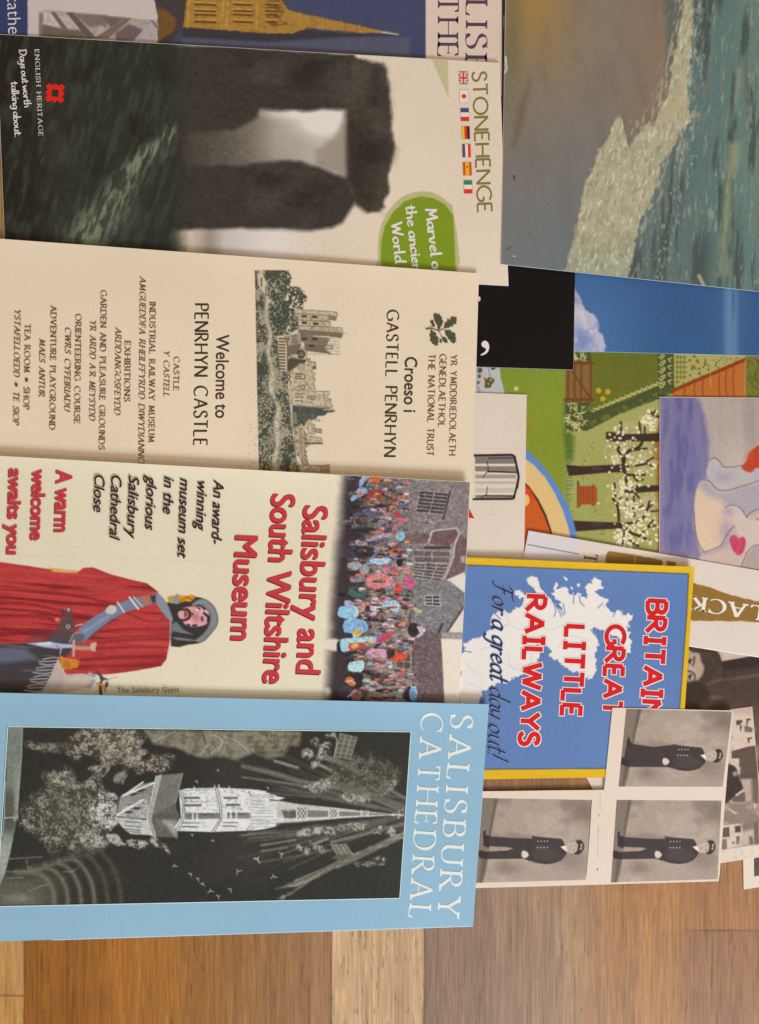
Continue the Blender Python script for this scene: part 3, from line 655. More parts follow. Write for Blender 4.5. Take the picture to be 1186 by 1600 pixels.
# ------------------------------------------------------------------ beach picture
def beach_canvas():
    c = Cv(775, -6, 1200, 475, (118, 104, 90)); X, Y = c.X, c.Y; C3 = (760, 0, 2.784)
    v = (Y + .3*(X-783)); c.mix(sm(v, 140, 400), (104, 102, 97)); c.mix(sm(v, 340, 480)*.7, (94, 102, 104))
    c.mix(sm(X, 930, 1020)*(1-sm(Y, 190, 260))*.8, (122, 100, 80)); c.glow(835, 10, 62, 90, (150, 112, 54), .85, -.2); c.glow(800, 60, 16, 110, (104, 92, 62), .7); c.glow(905, 40, 60, 60, (128, 108, 84), .5)
    c.poly(mp(C3, [(190, 350), (150, 560), (120, 640), (140, 480)]), (92, 70, 40), 7, a=.6); c.mix(sm(c.n(18, 60, 31, 3, -.2), .45, .8)*.22, (92, 84, 76))
    sea = np.array(mp(C3, [(770, -20), (860, -20), (830, 200), (800, 400), (850, 560), (760, 720), (690, 900), (620, 1200), (600, 1330), (1300, 1330), (1300, -20)]))
    m, sl = c.pmask(sea, 4)
    tex = np.stack([np.interp(X, [960, 1060, 1120, 1186], k) for k in ((94, 84, 84, 94), (98, 97, 103, 112), (88, 93, 97, 102))], -1)
    c.mix(m, tex[sl], sl)
    gm = np.zeros(X.shape); gm[sl] = m
    c.mix(gm*sm(X, 1080, 1180)*sm(Y, 180, 360)*.75, (84, 106, 96)); c.mix(gm*sm(Y, 250, 420)*(1-sm(X, 1020, 1090))*.6, (84, 100, 94))
    c.mix(gm*sm(c.n(9, 70, 33, 4, .06), .5, .72)*.6, (104, 108, 92)); c.mix(gm*sm(c.n(12, 90, 34, 3, .05), .5, .75)*.7, (54, 60, 54)); c.mix(gm*sm(c.n(3, 20, 35, 3, .1), .62, .8)*.6, (142, 142, 118))
    c.mix(np.exp(-((X-1108-(Y-250)*-.06)/14)**2)*sm(Y, 330, 400)*.7, (58, 66, 60))
    c.poly(mp(C3, [(1050, 620), (1105, 620), (1105, 700), (1070, 780), (1060, 960), (1030, 1200), (1005, 1200), (1030, 900)]), (128, 130, 100), 6, a=.8); c.poly(mp(C3, [(1085, 300), (1110, 290), (1100, 400), (1075, 520)]), (128, 128, 104), 4, a=.8)
    c.line(mp(C3, [(925, 1200), (945, 1240)]), 5, (150, 140, 124), 2)
    c.poly(mp(C3, [(770, -20), (860, -20), (838, 120), (815, 250), (790, 330), (780, 120)]), (82, 84, 78), 5, a=.8)
    foam = mp(C3, [(338, 1180), (360, 1100), (380, 1040), (398, 950), (412, 870), (430, 790), (468, 716), (490, 650), (530, 600), (552, 530), (578, 504), (596, 520), (606, 580), (620, 642), (640, 606), (665, 576), (690, 540), (712, 518), (728, 546), (752, 470), (785, 415), (800, 340), (815, 250), (830, 180), (845, 90), (862, -10), (900, -10), (896, 120), (888, 250), (868, 400), (892, 520), (860, 560), (830, 590), (800, 670), (765, 690), (745, 800), (700, 900), (662, 980), (640, 1080), (612, 1210)])
    c.poly(foam, (162, 150, 120), 1.4, rough=(4, 8)); wash = np.exp(-(np.clip(c.sdf(np.array(foam), (slice(None), slice(None))), 0, 60)/16)**2)*(c.X > 985); c.mix(wash*sm(c.n(3, 12, 66, 3, .25), .50, .66)*.8, (160, 154, 126))
    m, sl = c.pmask(foam, 1.4, 0, (4, 8)); c.mix(m*sm(c.Y[sl], 330, 430)*.6, (132, 138, 112), sl)
    c.mix(m*sm(c.n(3, 11, 36, 3, .2)[sl], .56, .72)*.55, (116, 110, 90), sl); c.mix(m*sm(c.n(2.6, 9, 37, 3, .3)[sl], .60, .74)*.6, (204, 194, 166), sl); c.mix(m*sm(c.n(16, 16, 38)[sl], .5, .7)*.3, (128, 122, 92), sl)
    edge = (c.sdf(np.array(foam[:22]), (slice(None), slice(None)), False)); c.mix(np.exp(-(edge/1.3)**2)*.35, (90, 74, 54))
    for (x, y, r) in ((858, 430, 26), (820, 470, 30), (868, 505, 16), (795, 500, 24)): c.ell(*mp(C3, [(x, y)])[0], r/2.784, r/2.784, (168, 150, 110), 0, 3, .7)
    rnd = random.Random(4)
    for i in range(150):
        t = rnd.random(); x = 890 + rnd.gauss(0, 1)*22 - 150*t; y = 560 + 640*t + rnd.gauss(0, 30)
        if rnd.random() < .4: x, y = 860 + rnd.random()*90, rnd.random()*420
        p = mp(C3, [(x, y), (x + rnd.uniform(-3, 5), y + rnd.uniform(5, 16))]); c.line(p, rnd.uniform(.7, 1.6), (176, 170, 140), .7, a=rnd.uniform(.3, .9))
    # creases and a chip at the corner of the print
    c.line(mp(C3, [(120, 765), (122, 780)]), 2.4, (52, 44, 40), 1); c.line(mp(C3, [(85, 1085), (105, 1075)]), 1, (40, 40, 42)); c.ell(*mp(C3, [(118, 1118)])[0], 3, 2.4, (150, 146, 140)); c.ell(*mp(C3, [(116, 1122)])[0], 1.3, 1.3, (40, 40, 40))
    c.line(mp(C3, [(84, 248), (88, 300), (80, 318)]), 2.2, (206, 196, 178), .8)
    c.grain(5, 2.2)
    return c
ILB = (0.66, 0.56, 0.475)
ILG = (0.70, 0.60, 0.515)
def build_beach():
    be = Leaf('beach_photograph', [(792, -150), (1330, -120), (1330, 471), (783, 413)], (1.6, .7, 1.3, 2.8), .35,
              'large glossy picture of a sandy beach with foaming surf at the top right', 'photograph', (170, 160, 148), ILB, wave=.3, seed=4)
    be.picture('photograph', [(790.5, -5), (1198, -5), (1198, 456.5), (783.4, 412.3)], beach_canvas(), 1.05, M_GLOSS)
# ------------------------------------------------------------------ sky cover and black cover
def sky_canvas():
    c = Cv(860, 400, 1200, 565, (66, 98, 138)); X, Y = c.X, c.Y; C6 = (720, 400, 2.545)
    c.mix(sm(X, 905, 1070)*.95, (48, 80, 116)); c.mix((1-sm(Y, 425, 500))*.25, (52, 82, 120))
    c.mix(np.exp(-((X-1142)/11)**4)*.55*sm(c.n(6, 60, 2), .1, .5), (122, 140, 160)); c.mix(np.exp(-((X-1142)/24)**2)*.25, (90, 118, 146))
    cl = mp(C6, [(430, 110), (455, 122), (470, 150), (480, 172), (486, 200), (505, 225), (528, 238), (545, 262), (552, 290), (566, 318), (570, 350), (562, 392), (430, 392)])
    c.poly(cl, (168, 162, 172), 1.5, smooth=3, rough=(5, 12)); m, sl = c.pmask(cl, 3, 3, (5, 12))
    c.mix(m*sm(c.n(22, 26, 8, 4)[sl], .42, .66)*.75, (112, 122, 156), sl); c.mix(m*np.exp(-((X[sl]-905)/12)**2-((Y[sl]-530)/24)**2)*.8, (98, 118, 158), sl); c.mix(m*sm(c.n(14, 14, 9, 4)[sl], .52, .72)*.7, (194, 178, 176), sl)
    c.grain(3); return c
sky = Leaf('sky_cover_brochure', [(800, 360), (1260, 360), (1260, 558), (800, 546.2)], (.5, .5, .5, .5), .3,
           'brochure with plain blue sky and one white cloud, below the beach picture', 'brochure', (150, 160, 176), ILG, seed=5)
sky.picture('cover_picture', [(862, 402), (1198, 402), (1198, 556), (862, 547.4)], sky_canvas(), 1.4)
blk = Leaf('black_cover_brochure', [(725, 398), (899, 398), (896, 577.6), (725, 572.3)], (.9, .9, .9, .9), .3,
           'black brochure showing only a white comma, between the castle leaflet and the blue sky', 'brochure', (20, 14, 14), ILG, seed=6, pages=((.3, .7), (170, 160, 150)))
def comma():
    p = cat(mp((720, 400, 2.545), [(82, 350), (88, 340), (98, 337), (108, 344), (113, 358), (111, 374), (102, 387), (86, 395), (78, 393), (92, 384), (100, 374), (98, 366), (88, 362)]), 4)
    blk.shapes('lettering', [(p, (232, 220, 206)), ([(749 + 1.8*math.cos(a*.6283), 467 + 4*math.sin(a*.6283)) for a in range(10)], (220, 206, 190))])
comma()
# ------------------------------------------------------------------ illustrated garden leaflet
def garden_canvas():
    c = Cv(735, 540, 1200, 905, (122, 134, 44)); X, Y = c.X, c.Y; F2, F3, E6, E7, C6 = (880, 540, 3.876), (880, 640, 6.669), (700, 560, 5.93), (700, 730, 5.93), (720, 400, 2.545)
    rnd = random.Random(11)
    c.mix(sm(c.n(40, 40, 3), .4, .8)*.3, (128, 140, 42)); c.mix((1-sm(Y, 575, 640))*.3, (112, 130, 48))
    # orchard panel: pale grass
    c.poly([(884, 540), (1190, 540), (1190, 905), (880, 905)], (150, 150, 86), .8)
    c.mix(sm(X, 883, 886)*sm(c.n(60, 60, 5), .4, .8)*.3, (134, 138, 70)); c.mix(sm(X, 960, 1000)*sm(Y, 800, 850)*.5, (142, 132, 74))
    c.poly(mp(F2, [(0, 350), (0, 560), (20, 700), (60, 700), (70, 560), (40, 520)]), (92, 110, 44), 4)
    for y in range(678, 826, 3):
        c.line([(883, y), (883 + rnd.uniform(5, 12), y + rnd.uniform(-3, 3))], 1.1, (66, 86, 36), .7, a=.8)
    # meadow behind the hedge
    c.poly(mp(F2, [(130, 40), (600, 40), (640, 240), (180, 400), (140, 400)]), (98, 100, 36), 1.2); c.mix(((X > 925) & (X < 1030) & (Y < 610))*sm(c.n(8, 30, 7), .5, .7)*.25, (84, 92, 34))
    # hedges: dark leaf bands with pale strokes
    H = (70, 76, 40)
    for pg in ([(570, 40), (672, 40), (675, 300), (600, 260), (575, 240)], [(130, 400), (380, 330), (580, 240), (680, 250), (660, 290), (520, 345), (330, 420), (150, 515), (20, 520), (10, 340), (110, 340), (170, 345)], [(10, 40), (170, 40), (175, 100), (10, 100)]):
        c.poly(mp(F2, pg), H, 1, rough=(1.5, 5))
    m, sl = c.pmask(mp(F2, [(130, 480), (330, 380), (600, 270), (680, 250), (660, 290), (520, 345), (330, 420), (150, 515)]), 1); c.mix(m*sm(c.n(8, 5, 9)[sl], .5, .62)*.6, (104, 112, 60), sl)
    def leafy(x, y, L, ang, col=(188, 180, 122), w=1.5):
        for s_ in (-1, 1): c.line([(x, y), (x + L*math.cos(ang+s_*.6), y + L*math.sin(ang+s_*.6))], w, col, .5, a=.9)
    for i in range(26): t = i/25; p = mp(F2, [(185 + 400*t, 400 - 165*t)])[0]; leafy(p[0], p[1], 5, -2.2 + .6*(i % 2))
    for i in range(9): p = mp(F2, [(612 + 6*(i % 2)*4, 60 + i*22)])[0]; leafy(p[0], p[1], 6, (.3 if i % 2 else 2.8), w=1.7); leafy(p[0]-5, p[1]+2, 4, 2.4)
    for i in range(34): p = mp(F2, [(rnd.uniform(22, 128), rnd.uniform(345, 515))])[0]; leafy(p[0], p[1], rnd.uniform(4, 7), rnd.uniform(-3, 3), w=1.6)
    for i in range(10): p = mp(F2, [(rnd.uniform(66, 135), rnd.uniform(45, 90))])[0]; leafy(p[0], p[1], 5, rnd.uniform(-3, 3), w=1.6)
    # gate
    c.poly(mp(F2, [(15, 95), (178, 95), (178, 340), (10, 340)]), (118, 92, 50), 1)
    BR = (112, 58, 28)
    for x in (30, 70, 110, 168): c.line(mp(F2, [(x, 98), (x-2, 338)]), 3.0, BR, .8)
    for y in (105, 328): c.line(mp(F2, [(12, y), (178, y)]), 5, BR, .8)
    c.line(mp(F2, [(60, 160), (165, 320)]), 3.2, BR, .8)
    # daffodils
    for x, y in ((215, 272), (270, 280), (240, 322)):
        px, py = mp(F2, [(x, y)])[0]
        for k in range(5): c.ell(px + 2.6*math.cos(k*1.257), py + 2.6*math.sin(k*1.257), 1.9, 1.5, (206, 158, 40), k*1.257)
        c.ell(px, py, 1.6, 1.6, (196, 120, 20))
    # kitchen garden with rows, path of orange soil
    c.poly(mp(F2, [(670, 40), (1110, 40), (1095, 85), (690, 240), (672, 240)]), (160, 150, 92), .8)
    for i in range(70):
        x, y = rnd.uniform(760, 1080), rnd.uniform(60, 210); 
        if y < 232 - (x-690)*.375: r = 12*(1-(x-760)/420)*rnd.uniform(.6, 1); c.ell(*mp(F2, [(x, y)])[0], r/3.876, r/3.876, (104, 100, 40))
    for i in range(16): x, y = 690 + 22*(i % 3), 70 + 30*(i//3); p = mp(F2, [(x, y)])[0]; c.line([(p[0]-2, p[1]), (p[0]+3, p[1])], 2, (110, 106, 44)); c.line([(p[0], p[1]-2), (p[0], p[1]+3)], 2, (110, 106, 44))
    c.poly(mp(F2, [(660, 300), (690, 255), (1105, 85), (1105, 330), (660, 330)]), (172, 98, 44), .8); c.line(mp(F2, [(665, 272), (1108, 82)]), 5.5, (128, 54, 22), .9)
    for x in (735, 795, 845, 945, 985, 1030): 
        y0 = 240 - (x-690)*.37; c.line(mp(F2, [(x-8, y0), (x+4, y0+35), (x-2, y0+70), (x+5, 320)]), 1.6, (132, 60, 24), .6, smooth=3)
    c.line(mp(F2, [(890, 150), (893, 250)]), .8, (206, 160, 110)); c.line(mp(F2, [(1104, 80), (1102, 320)]), 1, (190, 150, 100))
    c.poly(mp(F2, [(1106, 60), (1300, 60), (1300, 330), (1104, 330)]), (112, 108, 44), .8)
    for i in range(70): p = mp(F2, [(rnd.uniform(1112, 1195), rnd.uniform(90, 320))])[0]; c.line([p, (p[0]+rnd.uniform(-1, 1), p[1]-4)], 1, (74, 82, 36), .6)
    # orchard: dark trunks lying on their side, branches, blossom
    c.poly(mp(F3, [(930, 380), (1010, 100), (1020, 1480), (975, 1480), (990, 1200), (970, 900), (965, 620)]), (142, 92, 36), 3, rough=(3, 8))
    for i in range(1300):
        k = rnd.choice((((640, 270), 170, 130), ((800, 560), 190, 190), ((860, 520), 160, 170), ((560, 480), 110, 110), ((600, 860), 110, 150), ((820, 1200), 180, 230), ((700, 1060), 150, 170), ((900, 130), 90, 110), ((880, 1000), 120, 120), ((650, 1330), 110, 110)))
        x, y = rnd.gauss(k[0][0], k[1]*.5), rnd.gauss(k[0][1], k[2]*.5); p = mp(F3, [(x, y)])[0]; r = rnd.uniform(1.2, 2.6); v = rnd.uniform(.8, 1)
        if 380 < x < 985: c.ell(p[0], p[1], r, r*.9, (190*v, 174*v, 130*v), 0, .8, .6)
    TR = (58, 40, 34)
    def limb(pts, w): c.line(mp(F3, pts), w, TR, .6, smooth=3)
    for pg in ([(30, 575), (200, 590), (400, 580), (640, 570), (660, 650), (400, 660), (200, 680), (60, 690)], [(85, 1155), (250, 1165), (450, 1172), (640, 1178), (650, 1240), (400, 1250), (140, 1270), (100, 1230)], [(445, 235), (480, 230), (660, 255), (900, 250), (1010, 240), (1010, 335), (800, 330), (450, 335)], [(640, 790), (800, 795), (1005, 785), (1005, 850), (800, 865), (640, 870)]): c.poly(mp(F3, pg), TR, 1)
    for w, p in ((4, [(630, 600), (610, 480), (570, 420), (600, 370)]), (4.5, [(630, 580), (650, 480), (700, 420), (790, 390), (830, 320)]), (3.6, [(660, 590), (780, 580), (880, 560)]), (3, [(690, 430), (870, 405)]), (4, [(640, 640), (660, 760), (690, 860)]), (3.6, [(650, 680), (780, 680), (850, 680)]), (3, [(730, 690), (770, 740), (830, 730)]),
                 (4, [(580, 1160), (570, 1020), (520, 930)]), (3, [(560, 1000), (610, 880)]), (3.4, [(545, 900), (535, 770)]), (4, [(650, 1190), (800, 1160), (870, 1060), (900, 960)]), (2.6, [(870, 1060), (990, 1055)]), (2.6, [(860, 1050), (930, 990)]), (4, [(640, 1230), (720, 1290), (800, 1320), (900, 1365)]), (4, [(630, 1240), (700, 1360), (780, 1420)]), (3, [(800, 1310), (880, 1230), (960, 1210)]), (2.6, [(880, 1220), (940, 1150)]), (3, [(730, 1010), (740, 1110)]), (3, [(650, 1050), (665, 930)]), (3.4, [(600, 130), (605, 250)]), (3, [(795, 130), (810, 290)]), (2.6, [(850, 180), (850, 260)]), (3, [(870, 540), (940, 500)]), (3, [(880, 560), (940, 600)]), (3, [(735, 900), (735, 1000)]), (3, [(770, 1040), (830, 1000)]), (3, [(740, 860), (790, 920)]), (4, [(900, 20), (1000, 80)]), (3, [(940, 60), (960, 10)]), (3, [(640, 1260), (620, 1400)])): limb(p, w)
    for i in range(330):
        k = rnd.choice((((640, 270), 190, 110), ((600, 480), 130, 160), ((800, 560), 220, 220), ((580, 860), 130, 190), ((820, 1200), 200, 260), ((800, 1250), 200, 260), ((700, 1060), 190, 220), ((900, 130), 80, 110), ((700, 800), 110, 110), ((640, 1330), 130, 130)))
        x, y = rnd.gauss(k[0][0], k[1]*.5), rnd.gauss(k[0][1], k[2]*.5); p = mp(F3, [(x, y)])[0]; r = rnd.uniform(1.5, 2.4)
        if 350 < x < 1000: c.ell(p[0], p[1], r, r, (224, 212, 176), 0, .7, rnd.uniform(.75, 1))
    for tx in (310, 330, 355, 375, 400):
        for ty in (610, 1190): c.line(mp(F3, [(tx, ty-8), (tx+4, ty+14)]), .9, (120, 106, 100), .5, a=.7)
    for i in range(26): k = rnd.choice(((230, 530), (240, 700), (340, 1040), (300, 410), (400, 1130), (410, 1290))); p = mp(F3, [(rnd.gauss(k[0], 28), rnd.gauss(k[1], 30))])[0]; c.ell(p[0], p[1], .7, .7, (60, 56, 30), 0, .5)
    # beehive
    c.poly(mp(F3, [(145, 740), (165, 750), (165, 1020), (145, 1020)]), (74, 52, 28), .8); c.poly(mp(F3, [(155, 785), (190, 790), (195, 800), (295, 795), (300, 778), (325, 780), (355, 830), (355, 960), (320, 1005), (298, 1005), (292, 985), (195, 985), (185, 1010), (155, 1005)]), (158, 74, 34), .7)
    for x in (180, 212, 245, 275, 312): c.line(mp(F3, [(x, 795), (x, 990)]), .9, (96, 40, 20), .5, a=.8)
    # left picture: rainbow arch, orange field, cream band
    arc_o = cat(mp(C6, [(245, 760), (290, 800), (340, 855), (385, 920), (420, 985), (445, 1050), (465, 1140), (468, 1240), (200, 1240), (200, 760)]), 4)
    c.poly(mp(C6, [(240, 755), (290, 796), (345, 856), (390, 925), (425, 990), (450, 1060), (466, 1140), (470, 1250), (160, 1250), (160, 740)]), (86, 120, 170), .9)
    c.poly(mp(C6, [(240, 795), (290, 830), (335, 880), (375, 945), (405, 1010), (428, 1080), (440, 1140), (444, 1250), (160, 1250), (160, 780)]), (206, 172, 118), .9)
    c.poly(mp(C6, [(240, 885), (275, 920), (310, 970), (340, 1030), (360, 1090), (372, 1150), (375, 1250), (160, 1250), (160, 880)]), (74, 34, 18), .9)
    c.poly(mp(C6, [(240, 895), (270, 928), (305, 978), (333, 1035), (354, 1095), (366, 1150), (368, 1250), (160, 1250), (160, 890)]), (184, 84, 30), .9)
    c.poly(mp(E7, [(700, 160), (770, 210), (810, 300), (760, 330), (700, 250)]), (204, 62, 30), 1.2); c.ell(*mp(E7, [(720, 305)])[0], 6, 9, (226, 172, 110)); c.ell(*mp(E7, [(770, 240)])[0], 2, 2, (120, 70, 30))
    # pale picture of a berry plant, star flower, red letter
    c.poly(mp(E6, [(260, 60), (480, 70), (488, 180), (510, 250), (525, 330), (250, 330)]), (170, 166, 160), .8, smooth=0)
    c.glow(752, 590, 7, 14, (190, 150, 130), .6)
    for x, y, rx, ry in ((295, 110, 24, 26), (290, 165, 16, 18), (282, 225, 12, 16)): c.ell(*mp(E6, [(x, y)])[0], rx/5.93, ry/5.93, (74, 76, 96), .4)
    c.line(mp(E6, [(370, 85), (385, 130), (390, 170)]), 1.3, (92, 112, 140)); c.poly(mp(E6, [(395, 80), (450, 85), (420, 108), (400, 100)]), (60, 62, 50), .8)
    c.line(mp(E6, [(275, 260), (295, 320)]), 2, (110, 120, 140)); c.line(mp(E6, [(340, 180), (350, 215), (345, 265)]), 2, (76, 70, 34))
    c.poly(mp(E6, [(345, 210), (380, 175), (425, 190), (428, 212), (405, 245), (395, 270), (350, 272), (345, 245)]), (84, 80, 36), .8, smooth=3); c.ell(*mp(E6, [(398, 200)])[0], 2, 2, (150, 146, 120)); c.ell(*mp(E6, [(375, 235)])[0], 2, 1.6, (140, 136, 100))
    for k in range(5): px, py = mp(E6, [(632, 280)])[0]; c.line([(px, py), (px + 3.6*math.cos(k*1.257-.6), py + 3.6*math.sin(k*1.257-.6))], 1.6, (214, 206, 120), .6)
    c.line(mp(E6, [(735, 690), (742, 640), (755, 605), (758, 640), (738, 655)]), 1.4, (176, 92, 30), .6, smooth=3)
    k = (c.a[..., 2] < c.a[..., 1]*.86)[..., None]; c.a = np.where(k, c.a*np.array((.98, .96, .92)), c.a)
    c.grain(5, 2.2); return c
gar = Leaf('garden_map_leaflet', [(700, 540), (1260, 548), (1260, 910), (700, 900)], (0, 0, 0, 0), .4,
           'illustrated leaflet of a green garden with an orchard, beehive, gate and orange path', 'leaflet', (150, 150, 90), ILG, seed=7)
gar.picture('cover_picture', [(737, 541), (1198, 548), (1198, 904), (737, 902)], garden_canvas(), 1.0)
# ------------------------------------------------------------------ watercolour card
def water_canvas():
    c = Cv(1025, 612, 1200, 935, (162, 144, 131)); X, Y = c.X, c.Y; F1 = (1020, 600, 5.331)
    c.mix(sm(c.n(5, 90, 3, 3), .4, .75)*.3, (146, 128, 118)); c.glow(1172, 660, 12, 70, (138, 122, 118), .6); c.glow(1150, 720, 30, 40, (184, 166, 154), .5)
    pu = mp(F1, [(-10, 0), (330, 0), (400, 170), (440, 330), (470, 480), (475, 620), (450, 760), (380, 850), (340, 1100), (370, 1340), (400, 1480), (440, 1700), (-10, 1700)])
    c.poly(pu, (106, 98, 132), 4, rough=(4, 22)); m, sl = c.pmask(pu, 4)
    c.mix(m*sm(c.n(7, 60, 5, 4)[sl], .42, .7)*.5, (124, 110, 128), sl); c.mix(m*sm(c.n(10, 50, 6, 3)[sl], .5, .75)*.6, (80, 76, 118), sl); c.mix(m*sm(Y[sl], 838, 880)*.6, (138, 118, 128), sl); c.glow(1032, 760, 6, 120, (140, 122, 140), .5)
    L = (64, 56, 60)
    # soft pale rounded figures
    c.poly(mp(F1, [(455, 780), (455, 700), (475, 640), (520, 618), (560, 650), (590, 690), (700, 690), (900, 650), (900, 830), (600, 890), (540, 880)]), (168, 154, 150), 1.2, smooth=3); c.glow(1130, 745, 14, 8, (136, 128, 140), .6)
    b1 = mp(F1, [(345, 1060), (352, 930), (380, 840), (430, 798), (480, 810), (520, 870), (570, 890), (700, 870), (900, 805), (900, 1300), (780, 1330), (600, 1290), (560, 1350), (430, 1400), (380, 1330), (352, 1200)])
    c.poly(b1, (197, 166, 138), 1.2, smooth=2)
    c.poly(mp(F1, [(380, 850), (430, 800), (480, 812), (530, 880), (620, 895), (900, 810), (900, 1060), (780, 1110), (600, 1000), (540, 960), (470, 930)]), (148, 138, 146), 6, smooth=2, a=.85)
    c.poly(mp(F1, [(385, 1450), (430, 1400), (570, 1350), (620, 1240), (690, 1170), (780, 1110), (900, 1100), (900, 1700), (400, 1700)]), (182, 156, 140), 1.5); c.glow(1135, 830, 12, 22, (144, 128, 142), .7)
    c.poly(mp(F1, [(590, 1060), (610, 1020), (660, 1008), (720, 1020), (780, 1110), (830, 1140), (900, 1150), (900, 1340), (840, 1350), (790, 1400), (740, 1330), (700, 1200), (660, 1110), (620, 1110)]), (186, 164, 148), 1.5, smooth=2); c.glow(1138, 800, 9, 7, (138, 130, 142), .7)
    c.poly(mp(F1, [(740, 1530), (790, 1420), (840, 1350), (900, 1340), (900, 1600)]), (160, 138, 130), 1.5)
    for p in ([(480, 630), (520, 614), (560, 650), (592, 690), (680, 690), (745, 676)], [(425, 800), (470, 808), (520, 865), (570, 888), (640, 884), (760, 846), (900, 800)], [(345, 1060), (355, 1220), (385, 1330), (430, 1400)], [(420, 1405), (560, 1350), (600, 1290), (640, 1220), (680, 1180)], [(600, 1030), (650, 1008), (710, 1020), (750, 1060), (785, 1110)], [(780, 1108), (830, 1060), (900, 1035)], [(735, 1530), (760, 1460), (800, 1380), (850, 1345), (900, 1340)], [(860, 1120), (900, 1140)]): c.line(mp(F1, p), 1.1, L, .8, a=.8, smooth=4)
    c.line(mp(F1, [(410, 1430), (560, 1372), (640, 1310)]), 4, (150, 130, 142), 2.5, a=.7, smooth=3)
    hb = mp(F1, [(642, 1290), (660, 1262), (690, 1258), (715, 1285), (745, 1270), (768, 1290), (775, 1330), (750, 1400), (715, 1428), (680, 1400), (650, 1350)]); c.poly(hb, (182, 66, 84), 1.2, smooth=3)
    m, sl = c.pmask(hb, 1, 3); c.mix(m*sm(c.n(3, 18, 7, 2, .5)[sl], .5, .7)*.5, (150, 48, 70), sl)
    hr = mp(F1, [(740, 690), (780, 640), (800, 580), (850, 530), (920, 510), (920, 690), (860, 700), (820, 735), (770, 725)]); c.poly(hr, (168, 58, 36), 1.2, smooth=3); c.glow(1172, 715, 8, 9, (190, 72, 46), .5)
    c.grain(6, 2.4); return c
wat = Leaf('watercolour_card', [(1031, 620), (1270, 622), (1270, 930), (1030, 930)], (.5, .5, .5, .5), .5,
           'watercolour card in lilac and cream with red hearts, lying on the garden leaflet', 'card', (190, 172, 160), ILG, seed=8)
wat.picture('painting', [(1031.8, 621), (1198, 622.4), (1198, 928), (1031, 928)], water_canvas(), 1.2)
# ------------------------------------------------------------------ white card with engraved column
def drum_canvas():
    c = Cv(735, 685, 832, 820, (210, 189, 170)); E6, E7 = (700, 560, 5.93), (700, 730, 5.93); K = (38, 28, 26)
    ch = ((np.floor(c.X*.9) + np.floor(c.Y*.9)) % 2)
    def hatch(y0, y1, a, x0=742, x1=806): 
        m = ((c.Y > y0) & (c.Y < y1) & (c.X > x0) & (c.X < x1 + 1.5*np.sin((c.Y-710)/12)))*1.0; c.mix(m*a*(.55 + .45*ch), (70, 58, 54))
    o = 560 - 730
    hatch(712, 725, .8); hatch(728.5, 737, .75); hatch(741, 748, .5); hatch(752, 757, .22); hatch(762, 770, .18); hatch(773, 779, .75)
    c.line(mp(E6, [(240, 898), (590, 893), (612, 905), (628, 960), (650, 1060), (655, 1100), (640, 1200)]), 3.2, K, .5); c.line(mp(E7, [(640, 20), (655, 90), (630, 210), (608, 290), (590, 294), (200, 297)]), 3.0, K, .5)
    c.line(mp(E6, [(380, 924), (600, 922)]), 1.6, K); c.line(mp(E6, [(370, 1048), (630, 1056)]), 2.2, K); c.line(mp(E6, [(250, 914), (600, 912)]), 2.0, (120, 104, 98), .8)
    c.line(mp(E6, [(362, 955), (372, 1000), (372, 1045), (340, 1075), (325, 1105)]), 1, K, .5); c.line(mp(E7, [(365, 185), (358, 250), (310, 280)]), 1, K, .5); c.line(mp(E7, [(340, 262), (620, 268)]), 1.4, K); c.line(mp(E6, [(250, 1145), (640, 1143)]), .8, (150, 136, 126))
    return c
drm = Leaf('column_drawing_card', [(640, 610), (823, 616.5), (818, 930), (640, 930)], (.5, .5, .5, .5), .4,
           'white card printed with a black line drawing of a fluted column, beside the garden leaflet', 'card', (210, 189, 170), ILL, seed=9)
drm.picture('drawing', [(737, 700), (814, 702), (812, 786), (737, 784)], drum_canvas(), .6)
drm.shapes('arrow', [(mp((700, 730, 5.93), [(190, 370), (246, 478), (185, 466)]), (196, 40, 24))])
# ------------------------------------------------------------------ tilted white booklet with gold
def gold_canvas():
    c = Cv(815, 825, 1200, 1032, (208, 188, 172)); E8 = (820, 820, 3.2404); Gd = (136, 98, 44)
    c.poly([(815, 820), (905, 845), (905, 900), (815, 890)], (204, 190, 188), 8)
    c.line(mp(E8, [(16, 100), (272, 148)]), 1.1, (70, 58, 54), .5)
    c.poly(mp(E8, [(408, 240), (410, 155), (418, 142), (430, 132), (555, 152), (697, 180), (694, 240)]), Gd, .7, rough=(.8, 5)); c.poly(mp(E8, [(718, 240), (718, 182), (765, 190), (762, 240)]), Gd, .6)
    c.poly(mp(E8, [(780, 270), (862, 297), (930, 315), (1000, 340), (1080, 365), (1240, 402), (1240, 500), (1100, 489), (950, 487), (780, 484)]), Gd, .7, rough=(1.2, 5))
    m = sm(c.n(3, 3, 4), .6, .75)*.25; c.mix(m*(c.a[..., 2] < 100), (170, 130, 70)); c.line(mp(E8, [(560, 150), (556, 200)]), 1.6, (190, 150, 92), .8)
    c.grain(2); return c
lac = Leaf('gold_titled_booklet', [(826, 829), (1270, 906), (1250, 1036), (800, 965)], (1.05, 1.05, 1.05, 1.05), .4,
           'tilted white booklet with gold bands and white capitals, half hidden under the railways booklet', 'booklet', (208, 188, 172), ILL, seed=10, pages=((.8, 1.6), (222, 210, 198)))
lac.picture('gold_bands', [(826.4, 830), (1198, 894.4), (1198, 1026), (812, 966)], gold_canvas(), 1.0)
strokes(lac, 'title_lettering', 'LACK', (1189, 947.5), (1080, 930.5), 22, (228, 214, 196), 'serif', .19, .06, .20)
